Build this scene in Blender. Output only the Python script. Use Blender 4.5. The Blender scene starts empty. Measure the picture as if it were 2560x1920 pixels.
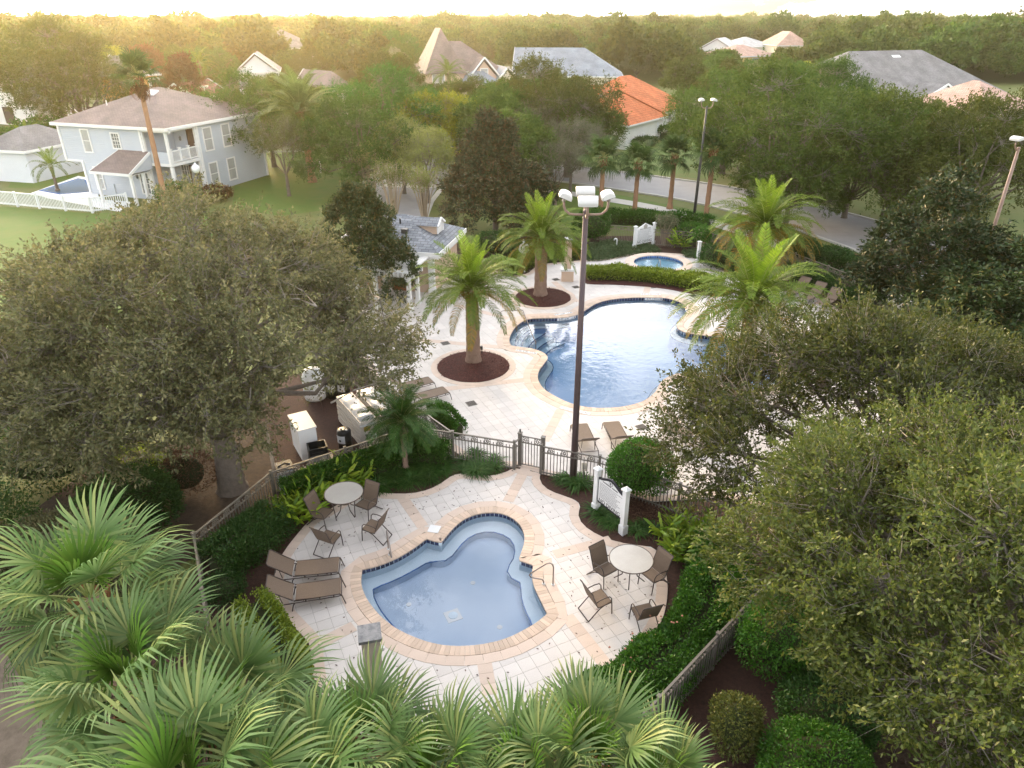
import bpy, math, random
import numpy as np
from mathutils import Vector, Matrix
from mathutils.geometry import tessellate_polygon

# ---------------------------------------------------------------- camera, sky, sun, exposure
scene = bpy.context.scene
COL = scene.collection
R = math.radians

cam = bpy.data.cameras.new('camera')
cam.sensor_width = 36.0
cam.lens = 25.06
cam.clip_start = 0.1
cam.clip_end = 6000
cam_ob = bpy.data.objects.new('camera', cam)
COL.objects.link(cam_ob)
cam_ob.location = (0, 0, 14.0)
cam_ob.rotation_euler = (R(90 - 27.3), 0, 0)
scene.camera = cam_ob

SUN_AZ = -24.0      # degrees from +Y, negative = left of the view
SUN_EL = 13.0
world = bpy.data.worlds.new('World')
scene.world = world
world.use_nodes = True
wn, wl = world.node_tree.nodes, world.node_tree.links
wn.clear()
w_out = wn.new('ShaderNodeOutputWorld')
w_bg = wn.new('ShaderNodeBackground')
w_bg.inputs[1].default_value = 0.13
sky = wn.new('ShaderNodeTexSky')
sky.sky_type = 'NISHITA'
sky.sun_disc = False
sky.sun_elevation = R(SUN_EL)
sky.sun_rotation = R(SUN_AZ)
sky.altitude = 20
sky.air_density = 1.0
sky.dust_density = 2.2
sky.ozone_density = 1.0
# broken cloud over the whole sky
w_tc = wn.new('ShaderNodeTexCoord')
w_map = wn.new('ShaderNodeMapping')
w_map.inputs['Scale'].default_value = (1, 1, 2.2)
w_map.inputs['Rotation'].default_value = (0, 0, 3.5)
w_ns = wn.new('ShaderNodeTexNoise')
w_ns.inputs['Scale'].default_value = 5.0
w_ns.inputs['Detail'].default_value = 8
w_ns.inputs['Roughness'].default_value = 0.58
w_rp = wn.new('ShaderNodeValToRGB')
w_rp.color_ramp.elements[0].position = 0.43
w_rp.color_ramp.elements[1].position = 0.56
w_rp.color_ramp.elements[0].color = (.04, .04, .04, 1)
w_mix = wn.new('ShaderNodeMix')
w_mix.data_type = 'RGBA'
w_mix.inputs[7].default_value = (9.0, 9.0, 9.4, 1)
wl.new(w_tc.outputs['Generated'], w_map.inputs[0])
wl.new(w_map.outputs[0], w_ns.inputs[0])
wl.new(w_ns.outputs[0], w_rp.inputs[0])
wl.new(w_rp.outputs[0], w_mix.inputs[0])
wl.new(sky.outputs[0], w_mix.inputs[6])
w_bw = wn.new('ShaderNodeRGBToBW')
w_cl = wn.new('ShaderNodeMix'); w_cl.data_type = 'RGBA'; w_cl.blend_type = 'ADD'; w_cl.inputs[0].default_value = 1.0
w_sc = wn.new('ShaderNodeMath'); w_sc.operation = 'MULTIPLY'; w_sc.inputs[1].default_value = 3.4
wl.new(sky.outputs[0], w_bw.inputs[0])
wl.new(w_bw.outputs[0], w_sc.inputs[0])
wl.new(w_sc.outputs[0], w_cl.inputs[6])
w_cl.inputs[7].default_value = (4.0, 4.0, 4.2, 1)
wl.new(w_cl.outputs[2], w_mix.inputs[7])
wl.new(w_mix.outputs[2], w_bg.inputs[0])
wl.new(w_bg.outputs[0], w_out.inputs[0])

sun = bpy.data.lights.new('sun', 'SUN')
sun.energy = 2.3
sun.angle = R(16)
sun.color = (1.0, 0.58, 0.10)
sun_ob = bpy.data.objects.new('sun', sun)
COL.objects.link(sun_ob)
_a, _e = R(SUN_AZ), R(SUN_EL)
_d = Vector((math.sin(_a) * math.cos(_e), math.cos(_a) * math.cos(_e), math.sin(_e)))
sun_ob.rotation_euler = (-_d).to_track_quat('-Z', 'Y').to_euler()
sun_ob.location = (0, 0, 30)

scene.view_settings.view_transform = 'Standard'
scene.view_settings.look = 'None'
scene.view_settings.gamma = 1.0
scene.view_settings.exposure = 1.40
scene.view_settings.use_curve_mapping = False
scene.render.engine = 'CYCLES'
scene.cycles.max_bounces = 6
scene.cycles.diffuse_bounces = 3
scene.cycles.glossy_bounces = 3
scene.cycles.transmission_bounces = 4
scene.cycles.transparent_max_bounces = 8
scene.cycles.volume_bounces = 1
scene.cycles.caustics_reflective = False
scene.cycles.caustics_refractive = False
scene.cycles.use_denoising = True

random.seed(7)
RNG = np.random.default_rng(7)
TAU = math.tau

# ---------------------------------------------------------------- materials
MATS = {}


def mat(name, col, rough=0.7, col2=None, scale=3.0, detail=6, bump=0.0, bscale=60, metal=0.0,
        rnd=0.0, spec=0.35, w=0.5):
    """Principled surface: two tones mixed by noise, an optional per-piece shift and fine relief."""
    m = bpy.data.materials.new(name)
    MATS[name] = m
    m.use_nodes = True
    n, l = m.node_tree.nodes, m.node_tree.links
    b = n['Principled BSDF']
    b.inputs['Roughness'].default_value = rough
    b.inputs['Metallic'].default_value = metal
    b.inputs['Specular IOR Level'].default_value = spec
    tc = n.new('ShaderNodeTexCoord')
    if col2 is None:
        col2 = tuple(c * 0.8 for c in col)
    ns = n.new('ShaderNodeTexNoise')
    ns.inputs['Scale'].default_value = scale
    ns.inputs['Detail'].default_value = detail
    ns.inputs['Roughness'].default_value = 0.65
    l.new(tc.outputs['Object'], ns.inputs[0])
    rp = n.new('ShaderNodeMapRange')
    rp.inputs[1].default_value = 0.5 - 0.22 * w / 0.5
    rp.inputs[2].default_value = 0.5 + 0.22 * w / 0.5
    l.new(ns.outputs[0], rp.inputs[0])
    mx = n.new('ShaderNodeMix')
    mx.data_type = 'RGBA'
    mx.inputs[6].default_value = (*col, 1)
    mx.inputs[7].default_value = (*col2, 1)
    l.new(rp.outputs[0], mx.inputs[0])
    out = mx.outputs[2]
    if rnd:
        g = n.new('ShaderNodeNewGeometry')
        oi = n.new('ShaderNodeObjectInfo')
        ad = n.new('ShaderNodeMath'); ad.operation = 'ADD'
        fr = n.new('ShaderNodeMath'); fr.operation = 'FRACT'
        l.new(g.outputs['Random Per Island'], ad.inputs[0])
        l.new(oi.outputs['Random'], ad.inputs[1])
        l.new(ad.outputs[0], fr.inputs[0])
        mr = n.new('ShaderNodeMapRange')
        mr.inputs[3].default_value = 1 - rnd
        mr.inputs[4].default_value = 1 + rnd
        l.new(fr.outputs[0], mr.inputs[0])
        hs = n.new('ShaderNodeHueSaturation')
        l.new(mr.outputs[0], hs.inputs['Value'])
        l.new(out, hs.inputs['Color'])
        out = hs.outputs[0]
    l.new(out, b.inputs['Base Color'])
    if bump:
        nb = n.new('ShaderNodeTexNoise')
        nb.inputs['Scale'].default_value = bscale
        nb.inputs['Detail'].default_value = 4
        l.new(tc.outputs['Object'], nb.inputs[0])
        bp = n.new('ShaderNodeBump')
        bp.inputs['Strength'].default_value = bump
        bp.inputs['Distance'].default_value = 0.02
        l.new(nb.outputs[0], bp.inputs['Height'])
        l.new(bp.outputs[0], b.inputs['Normal'])
    return m


def leaf_mat(name, cols, trans=0.35, gloss=0.05, hue=0.0, rough=0.45):
    """Foliage: every leaf takes its own tone from a ramp; part of the light passes through."""
    m = bpy.data.materials.new(name)
    MATS[name] = m
    m.use_nodes = True
    n, l = m.node_tree.nodes, m.node_tree.links
    n.clear()
    o = n.new('ShaderNodeOutputMaterial')
    g = n.new('ShaderNodeNewGeometry')
    oi = n.new('ShaderNodeObjectInfo')
    rp = n.new('ShaderNodeValToRGB')
    el = rp.color_ramp.elements
    while len(el) < len(cols):
        el.new(0.5)
    for i, c in enumerate(cols):
        el[i].position = i / (len(cols) - 1)
        el[i].color = (*c, 1)
    l.new(g.outputs['Random Per Island'], rp.inputs[0])
    hs = n.new('ShaderNodeHueSaturation')
    mr = n.new('ShaderNodeMapRange')
    mr.inputs[3].default_value = 0.74
    mr.inputs[4].default_value = 1.26
    l.new(oi.outputs['Random'], mr.inputs[0])
    l.new(mr.outputs[0], hs.inputs['Value'])
    mh = n.new('ShaderNodeMapRange')
    mh.inputs[3].default_value = 0.5 - hue
    mh.inputs[4].default_value = 0.5 + hue
    l.new(oi.outputs['Random'], mh.inputs[0])
    l.new(mh.outputs[0], hs.inputs['Hue'])
    l.new(rp.outputs[0], hs.inputs['Color'])
    d = n.new('ShaderNodeBsdfDiffuse')
    t = n.new('ShaderNodeBsdfTranslucent')
    l.new(hs.outputs[0], d.inputs[0])
    l.new(hs.outputs[0], t.inputs[0])
    mx = n.new('ShaderNodeMixShader')
    mx.inputs[0].default_value = trans
    l.new(d.outputs[0], mx.inputs[1])
    l.new(t.outputs[0], mx.inputs[2])
    gl = n.new('ShaderNodeBsdfGlossy')
    gl.inputs['Roughness'].default_value = rough
    gl.inputs['Color'].default_value = (1, 1, 1, 1)
    m2 = n.new('ShaderNodeMixShader')
    m2.inputs[0].default_value = gloss
    l.new(mx.outputs[0], m2.inputs[1])
    l.new(gl.outputs[0], m2.inputs[2])
    l.new(m2.outputs[0], o.inputs[0])
    return m


def water_mat(name, tint, wave, wscale, ior=1.4):
    m = bpy.data.materials.new(name)
    MATS[name] = m
    m.use_nodes = True
    n, l = m.node_tree.nodes, m.node_tree.links
    n.clear()
    o = n.new('ShaderNodeOutputMaterial')
    tr = n.new('ShaderNodeBsdfTransparent')
    tr.inputs[0].default_value = (*tint, 1)
    gl = n.new('ShaderNodeBsdfGlossy')
    gl.inputs['Roughness'].default_value = 0.02
    fr = n.new('ShaderNodeFresnel')
    fr.inputs['IOR'].default_value = ior
    tc = n.new('ShaderNodeTexCoord')
    ns = n.new('ShaderNodeTexNoise')
    ns.inputs['Scale'].default_value = wscale
    ns.inputs['Detail'].default_value = 3
    ns.inputs['Distortion'].default_value = 0.6
    l.new(tc.outputs['Object'], ns.inputs[0])
    bp = n.new('ShaderNodeBump')
    bp.inputs['Strength'].default_value = wave
    bp.inputs['Distance'].default_value = 0.05
    l.new(ns.outputs[0], bp.inputs['Height'])
    l.new(bp.outputs[0], gl.inputs['Normal'])
    l.new(bp.outputs[0], fr.inputs['Normal'])
    mx = n.new('ShaderNodeMixShader')
    l.new(fr.outputs[0], mx.inputs[0])
    l.new(tr.outputs[0], mx.inputs[1])
    l.new(gl.outputs[0], mx.inputs[2])
    l.new(mx.outputs[0], o.inputs[0])
    return m


def shingle_mat(name, col, col2, sx=0.30, sy=0.14, contrast=0.5, curved=0.0):
    """Roof covering laid in courses: x runs along the eave, y up the slope (UV in metres)."""
    m = bpy.data.materials.new(name)
    MATS[name] = m
    m.use_nodes = True
    n, l = m.node_tree.nodes, m.node_tree.links
    b = n['Principled BSDF']
    b.inputs['Roughness'].default_value = 0.85
    b.inputs['Specular IOR Level'].default_value = 0.2
    uv = n.new('ShaderNodeUVMap')
    br = n.new('ShaderNodeTexBrick')
    br.inputs['Scale'].default_value = 1.0
    br.inputs['Brick Width'].default_value = sx
    br.inputs['Row Height'].default_value = sy
    br.inputs['Mortar Size'].default_value = sy * 0.06
    br.inputs['Mortar Smooth'].default_value = 0.3
    br.inputs['Color1'].default_value = (*col, 1)
    br.inputs['Color2'].default_value = (*col2, 1)
    br.inputs['Mortar'].default_value = (*[c * contrast for c in col], 1)
    l.new(uv.outputs[0], br.inputs[0])
    ns = n.new('ShaderNodeTexNoise')
    ns.inputs['Scale'].default_value = 0.5
    ns.inputs['Detail'].default_value = 7
    l.new(uv.outputs[0], ns.inputs[0])
    mr = n.new('ShaderNodeMapRange')
    mr.inputs[1].default_value = 0.3
    mr.inputs[2].default_value = 0.7
    mr.inputs[3].default_value = 0.8
    mr.inputs[4].default_value = 1.2
    l.new(ns.outputs[0], mr.inputs[0])
    hs = n.new('ShaderNodeHueSaturation')
    l.new(mr.outputs[0], hs.inputs['Value'])
    l.new(br.outputs[0], hs.inputs['Color'])
    l.new(hs.outputs[0], b.inputs['Base Color'])
    bp = n.new('ShaderNodeBump')
    bp.inputs['Strength'].default_value = 0.6
    bp.inputs['Distance'].default_value = 0.03
    bp.invert = True
    l.new(br.outputs['Fac'], bp.inputs['Height'])
    if curved:
        wv = n.new('ShaderNodeTexWave')
        wv.bands_direction = 'X'
        wv.inputs['Scale'].default_value = TAU / sx / 20.0 * 1.0
        wv.inputs['Distortion'].default_value = 0
        l.new(uv.outputs[0], wv.inputs[0])
        b2 = n.new('ShaderNodeBump')
        b2.inputs['Strength'].default_value = curved
        b2.inputs['Distance'].default_value = 0.08
        l.new(wv.outputs[0], b2.inputs['Height'])
        l.new(bp.outputs[0], b2.inputs['Normal'])
        l.new(b2.outputs[0], b.inputs['Normal'])
    else:
        l.new(bp.outputs[0], b.inputs['Normal'])
    return m


def siding_mat(name, col, pitch=0.16):
    m = mat(name, col, 0.6, tuple(c * 0.92 for c in col), 0.6)
    n, l = m.node_tree.nodes, m.node_tree.links
    tc = n.new('ShaderNodeTexCoord')
    sp = n.new('ShaderNodeSeparateXYZ')
    l.new(tc.outputs['Object'], sp.inputs[0])
    dv = n.new('ShaderNodeMath'); dv.operation = 'DIVIDE'; dv.inputs[1].default_value = pitch
    fr = n.new('ShaderNodeMath'); fr.operation = 'FRACT'
    l.new(sp.outputs[2], dv.inputs[0])
    l.new(dv.outputs[0], fr.inputs[0])
    bp = n.new('ShaderNodeBump')
    bp.invert = True
    bp.inputs['Strength'].default_value = 1.0
    bp.inputs['Distance'].default_value = 0.03
    l.new(fr.outputs[0], bp.inputs['Height'])
    l.new(bp.outputs[0], n['Principled BSDF'].inputs['Normal'])
    return m


def glass_mat(name, col, rough=0.08):
    m = mat(name, col, rough, tuple(c * 1.3 for c in col), 1.5, spec=0.6)
    return m


mat('grass', (0.085, 0.125, 0.026), 0.9, (0.15, 0.145, 0.045), 0.35, 9, bump=1.0, bscale=9)
mat('lawn', (0.060, 0.135, 0.010), 0.9, (0.11, 0.14, 0.025), 0.6, 9, bump=1.0, bscale=12)
mat('mulch', (0.075, 0.034, 0.024), 0.95, (0.03, 0.016, 0.012), 9, 10, bump=1.0, bscale=26)
mat('red_mulch', (0.10, 0.032, 0.028), 0.95, (0.04, 0.015, 0.013), 14, 10, bump=1.0, bscale=30)
mat('leaf_litter', (0.10, 0.065, 0.04), 0.95, (0.045, 0.03, 0.02), 6, 10, bump=1.0, bscale=20)
mat('soil', (0.20, 0.155, 0.115), 0.95, (0.11, 0.085, 0.06), 2.5, 10, bump=0.8, bscale=20)
mat('asphalt', (0.34, 0.335, 0.34), 0.9, (0.27, 0.265, 0.27), 0.5, 9, bump=0.3, bscale=40)
mat('concrete', (0.55, 0.53, 0.49), 0.85, (0.43, 0.41, 0.37), 0.8, 9, bump=0.2, bscale=30)
mat('paver', (0.66, 0.61, 0.575), 0.7, (0.58, 0.535, 0.50), 0.8, 10, rnd=0.055, bump=0.15, bscale=50)
mat('grout', (0.33, 0.305, 0.28), 0.95)
mat('band', (0.64, 0.51, 0.425), 0.75, (0.58, 0.46, 0.38), 2.0, 8, rnd=0.06, bump=0.15, bscale=50)
mat('coping', (0.62, 0.485, 0.385), 0.75, (0.55, 0.41, 0.315), 3.0, 8, rnd=0.14, bump=0.2, bscale=50)
mat('tile_navy', (0.012, 0.018, 0.05), 0.15, (0.02, 0.028, 0.09), 6, rnd=0.4, spec=0.6)
mat('tile_blue', (0.05, 0.13, 0.34), 0.2, (0.06, 0.16, 0.40), 9, rnd=0.4, spec=0.6)
mat('tile_mixed', (0.03, 0.045, 0.13), 0.25, (0.20, 0.085, 0.06), 4, rnd=0.5, spec=0.6)
mat('plaster_pale', (0.74, 0.84, 0.91), 0.8, (0.70, 0.81, 0.89), 1.0)
mat('plaster_floor', (0.60, 0.70, 0.83), 0.8, (0.53, 0.63, 0.77), 0.5, 8)
mat('plaster_blue', (0.44, 0.69, 1.0), 0.8, (0.40, 0.65, 0.98), 0.5, 6)
mat('plaster_step', (0.62, 0.82, 0.97), 0.8)
mat('plaster_bench', (0.78, 0.88, 0.96), 0.8)
water_mat('water_still', (0.92, 0.96, 1.0), 0.035, 2.0, 1.45)
water_mat('water_pool', (0.84, 0.94, 1.0), 0.14, 3.2, 1.70)
water_mat('water_spa', (0.75, 0.92, 0.98), 0.12, 4.0, 1.45)
mat('white_paint', (0.80, 0.80, 0.80), 0.5, (0.74, 0.74, 0.745), 1.2)
mat('white_trim', (0.78, 0.77, 0.75), 0.6, (0.72, 0.71, 0.69), 1.0)
mat('white_vinyl', (0.80, 0.80, 0.80), 0.4)
mat('stucco_white', (0.76, 0.75, 0.73), 0.85, (0.68, 0.67, 0.65), 0.5, 8, bump=0.2, bscale=30)
mat('stucco_peach', (0.60, 0.44, 0.335), 0.85, (0.55, 0.40, 0.30), 0.6, 8, bump=0.2, bscale=30)
mat('stucco_orange', (0.60, 0.34, 0.13), 0.85, (0.55, 0.30, 0.11), 0.6)
mat('stucco_cream', (0.62, 0.56, 0.46), 0.85, (0.56, 0.50, 0.41), 0.6)
mat('stucco_yellow', (0.62, 0.47, 0.20), 0.85, (0.57, 0.43, 0.18), 0.6)
siding_mat('siding_blue', (0.50, 0.535, 0.58))
siding_mat('siding_white', (0.66, 0.68, 0.71))
shingle_mat('roof_brown', (0.215, 0.17, 0.155), (0.255, 0.20, 0.185))
shingle_mat('roof_slate', (0.155, 0.17, 0.195), (0.27, 0.285, 0.31), 0.42, 0.20, 0.45)
shingle_mat('roof_grey', (0.20, 0.19, 0.19), (0.245, 0.235, 0.23))
shingle_mat('roof_bluegrey', (0.24, 0.27, 0.31), (0.28, 0.31, 0.35))
shingle_mat('roof_terracotta', (0.52, 0.15, 0.06), (0.60, 0.20, 0.085), 0.30, 0.36, 0.55, 0.6)
shingle_mat('roof_pink', (0.46, 0.29, 0.235), (0.52, 0.36, 0.30), 0.30, 0.36, 0.6, 0.6)
shingle_mat('roof_pale', (0.46, 0.46, 0.46), (0.50, 0.50, 0.50))
shingle_mat('roof_redbrown', (0.26, 0.115, 0.09), (0.30, 0.14, 0.11))
glass_mat('pane', (0.16, 0.17, 0.17))
glass_mat('pane_blind', (0.34, 0.34, 0.33), 0.2)
glass_mat('pane_dark', (0.035, 0.035, 0.04))
mat('door_brown', (0.09, 0.045, 0.03), 0.4)
mat('door_dark', (0.05, 0.035, 0.03), 0.5)
mat('wood_red', (0.30, 0.10, 0.03), 0.5, (0.22, 0.07, 0.02), 5)
mat('bronze', (0.052, 0.036, 0.030), 0.45, (0.075, 0.05, 0.042), 4, spec=0.5)
mat('sling', (0.20, 0.145, 0.105), 0.75, (0.16, 0.113, 0.082), 40, 3, bump=0.4, bscale=220)
mat('fence_metal', (0.115, 0.105, 0.095), 0.5, (0.165, 0.145, 0.12), 2.5, spec=0.45)
mat('fence_metal_light', (0.19, 0.165, 0.13), 0.55, (0.145, 0.125, 0.10), 2.5)
mat('pole_rust', (0.105, 0.066, 0.062), 0.65, (0.066, 0.052, 0.058), 1.2, 8)
mat('pole_arm', (0.20, 0.12, 0.09), 0.5, (0.27, 0.19, 0.15), 3)
mat('lamp_shell', (0.56, 0.55, 0.53), 0.4, (0.47, 0.46, 0.44), 2)
mat('lamp_glass', (0.10, 0.085, 0.075), 0.15, spec=0.6)
mat('steel', (0.36, 0.31, 0.28), 0.3, (0.28, 0.24, 0.22), 4, metal=0.7)
mat('table_glass', (0.40, 0.385, 0.36), 0.22, (0.33, 0.315, 0.295), 1.6, 4, spec=0.55)
mat('black_plastic', (0.014, 0.014, 0.015), 0.35, (0.02, 0.02, 0.02), 3)
mat('dark_metal', (0.05, 0.05, 0.052), 0.5, (0.07, 0.068, 0.065), 4)
mat('grate', (0.11, 0.095, 0.085), 0.8, (0.05, 0.045, 0.04), 40)
mat('white_wrap', (0.60, 0.595, 0.585), 0.35, (0.44, 0.44, 0.45), 2.2, 10, bump=0.6, bscale=5, spec=0.5)
mat('beige_panel', (0.60, 0.55, 0.49), 0.5, (0.54, 0.49, 0.44), 1.5)
mat('label_white', (0.72, 0.73, 0.76), 0.5)
mat('label_amber', (0.50, 0.30, 0.06), 0.5)
mat('print_black', (0.015, 0.015, 0.022), 0.6)
mat('print_grey', (0.20, 0.20, 0.22), 0.7)
mat('emblem_grey', (0.42, 0.41, 0.37), 0.7, (0.30, 0.29, 0.26), 60)
mat('stone_cap', (0.13, 0.13, 0.14), 0.9, (0.34, 0.33, 0.32), 9, 10, bump=0.5, bscale=60)
mat('column_render', (0.62, 0.55, 0.46), 0.85, (0.54, 0.47, 0.39), 1.5, 8)
mat('bark', (0.19, 0.155, 0.125), 0.95, (0.105, 0.085, 0.07), 6, 10, bump=1.0, bscale=18)
mat('twig', (0.25, 0.22, 0.185), 0.9, (0.16, 0.14, 0.115), 8)
mat('palm_trunk', (0.30, 0.20, 0.15), 0.95, (0.19, 0.12, 0.09), 5, 9, bump=1.0, bscale=14)
mat('palm_boot', (0.26, 0.115, 0.045), 0.95, (0.16, 0.07, 0.03), 9, 9)
mat('trunk_orange', (0.40, 0.215, 0.12), 0.95, (0.28, 0.16, 0.10), 4, 9, bump=0.6, bscale=14)
mat('pale_bark', (0.42, 0.335, 0.25), 0.9, (0.33, 0.255, 0.19), 5)
mat('chrome_white', (0.75, 0.75, 0.75), 0.3)
mat('skin_terracotta', (0.45, 0.20, 0.13), 0.8)

leaf_mat('leaf_oak', [(0.068, 0.074, 0.032), (0.105, 0.106, 0.045), (0.155, 0.145, 0.062), (0.082, 0.094, 0.036), (0.22, 0.19, 0.09)], 0.30, 0.018)
leaf_mat('leaf_oak_right', [(0.042, 0.060, 0.012), (0.075, 0.094, 0.018), (0.115, 0.125, 0.026), (0.058, 0.080, 0.015), (0.16, 0.155, 0.036)], 0.32, 0.018)
leaf_mat('leaf_oak_near', [(0.048, 0.074, 0.014), (0.080, 0.108, 0.020), (0.120, 0.142, 0.028), (0.064, 0.092, 0.016), (0.165, 0.172, 0.036)], 0.35, 0.018)
leaf_mat('leaf_bg', [(0.037, 0.066, 0.009), (0.063, 0.097, 0.012), (0.092, 0.126, 0.015), (0.052, 0.087, 0.011), (0.118, 0.145, 0.022)], 0.32, 0.018, 0.035)
leaf_mat('leaf_bg_green', [(0.022, 0.073, 0.006), (0.040, 0.106, 0.009), (0.066, 0.136, 0.012), (0.034, 0.087, 0.007)], 0.30, 0.018, 0.02)
leaf_mat('leaf_yellow', [(0.132, 0.176, 0.013), (0.229, 0.264, 0.017), (0.334, 0.341, 0.025), (0.176, 0.231, 0.017)], 0.4, 0.018)
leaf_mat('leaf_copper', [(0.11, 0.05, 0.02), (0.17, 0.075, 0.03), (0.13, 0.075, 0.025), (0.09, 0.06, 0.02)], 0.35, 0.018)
leaf_mat('leaf_grey', [(0.106, 0.121, 0.060), (0.150, 0.165, 0.085), (0.194, 0.209, 0.111), (0.088, 0.110, 0.051)], 0.3, 0.018)
leaf_mat('leaf_pale', [(0.150, 0.187, 0.043), (0.211, 0.242, 0.060), (0.264, 0.286, 0.085), (0.167, 0.187, 0.060)], 0.4, 0.018)
leaf_mat('leaf_magnolia', [(0.020, 0.036, 0.012), (0.036, 0.054, 0.018), (0.026, 0.046, 0.013), (0.060, 0.070, 0.026), (0.085, 0.060, 0.024), (0.13, 0.075, 0.028)], 0.15, 0.025, 0.0, 0.4)
leaf_mat('leaf_magnolia_green', [(0.016, 0.034, 0.009), (0.030, 0.055, 0.014), (0.024, 0.046, 0.011), (0.055, 0.075, 0.022), (0.040, 0.062, 0.016), (0.12, 0.085, 0.022)], 0.15, 0.025, 0.0, 0.4)
leaf_mat('leaf_hedge', [(0.022, 0.075, 0.007), (0.042, 0.125, 0.011), (0.07, 0.18, 0.016), (0.03, 0.095, 0.009)], 0.3, 0.018)
leaf_mat('leaf_hedge_dark', [(0.020, 0.060, 0.010), (0.036, 0.092, 0.016), (0.055, 0.125, 0.022), (0.027, 0.072, 0.012)], 0.28, 0.018)
leaf_mat('leaf_hedge_lime', [(0.106, 0.165, 0.012), (0.176, 0.242, 0.017), (0.255, 0.319, 0.030), (0.079, 0.132, 0.010)], 0.35, 0.018)
leaf_mat('leaf_juniper', [(0.062, 0.110, 0.043), (0.097, 0.154, 0.060), (0.132, 0.198, 0.081), (0.075, 0.127, 0.047)], 0.2, 0.018)
leaf_mat('leaf_liriope', [(0.019, 0.061, 0.010), (0.035, 0.094, 0.015), (0.062, 0.132, 0.025), (0.026, 0.072, 0.012)], 0.25, 0.018)
leaf_mat('leaf_ginger', [(0.088, 0.187, 0.012), (0.167, 0.275, 0.017), (0.282, 0.363, 0.025), (0.114, 0.209, 0.014)], 0.35, 0.018)
leaf_mat('leaf_brown', [(0.075, 0.035, 0.02), (0.11, 0.055, 0.03), (0.05, 0.03, 0.018), (0.09, 0.06, 0.03)], 0.2, 0.018)
leaf_mat('leaf_date', [(0.060, 0.115, 0.010), (0.10, 0.16, 0.014), (0.15, 0.20, 0.022), (0.075, 0.125, 0.012)], 0.3, 0.018)
leaf_mat('leaf_date_young', [(0.10, 0.175, 0.012), (0.15, 0.235, 0.016), (0.19, 0.27, 0.024), (0.115, 0.19, 0.012)], 0.38, 0.018)
leaf_mat('leaf_date_old', [(0.10, 0.115, 0.018), (0.17, 0.145, 0.02), (0.33, 0.18, 0.02), (0.12, 0.12, 0.02)], 0.3, 0.018)
leaf_mat('leaf_date_silver', [(0.088, 0.138, 0.034), (0.141, 0.198, 0.051), (0.185, 0.242, 0.068), (0.097, 0.143, 0.034)], 0.3, 0.018)
leaf_mat('leaf_sabal', [(0.085, 0.155, 0.042), (0.13, 0.205, 0.062), (0.18, 0.255, 0.090), (0.26, 0.29, 0.090), (0.10, 0.17, 0.048)], 0.32, 0.018)
leaf_mat('leaf_sabal_young', [(0.075, 0.165, 0.020), (0.115, 0.215, 0.026), (0.155, 0.25, 0.042), (0.09, 0.18, 0.02)], 0.38, 0.018)
leaf_mat('leaf_sabal_dark', [(0.031, 0.072, 0.015), (0.053, 0.099, 0.022), (0.079, 0.132, 0.034), (0.040, 0.077, 0.017)], 0.3, 0.018)
mat('petiole', (0.20, 0.25, 0.06), 0.6, (0.26, 0.28, 0.09), 3)


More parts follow.
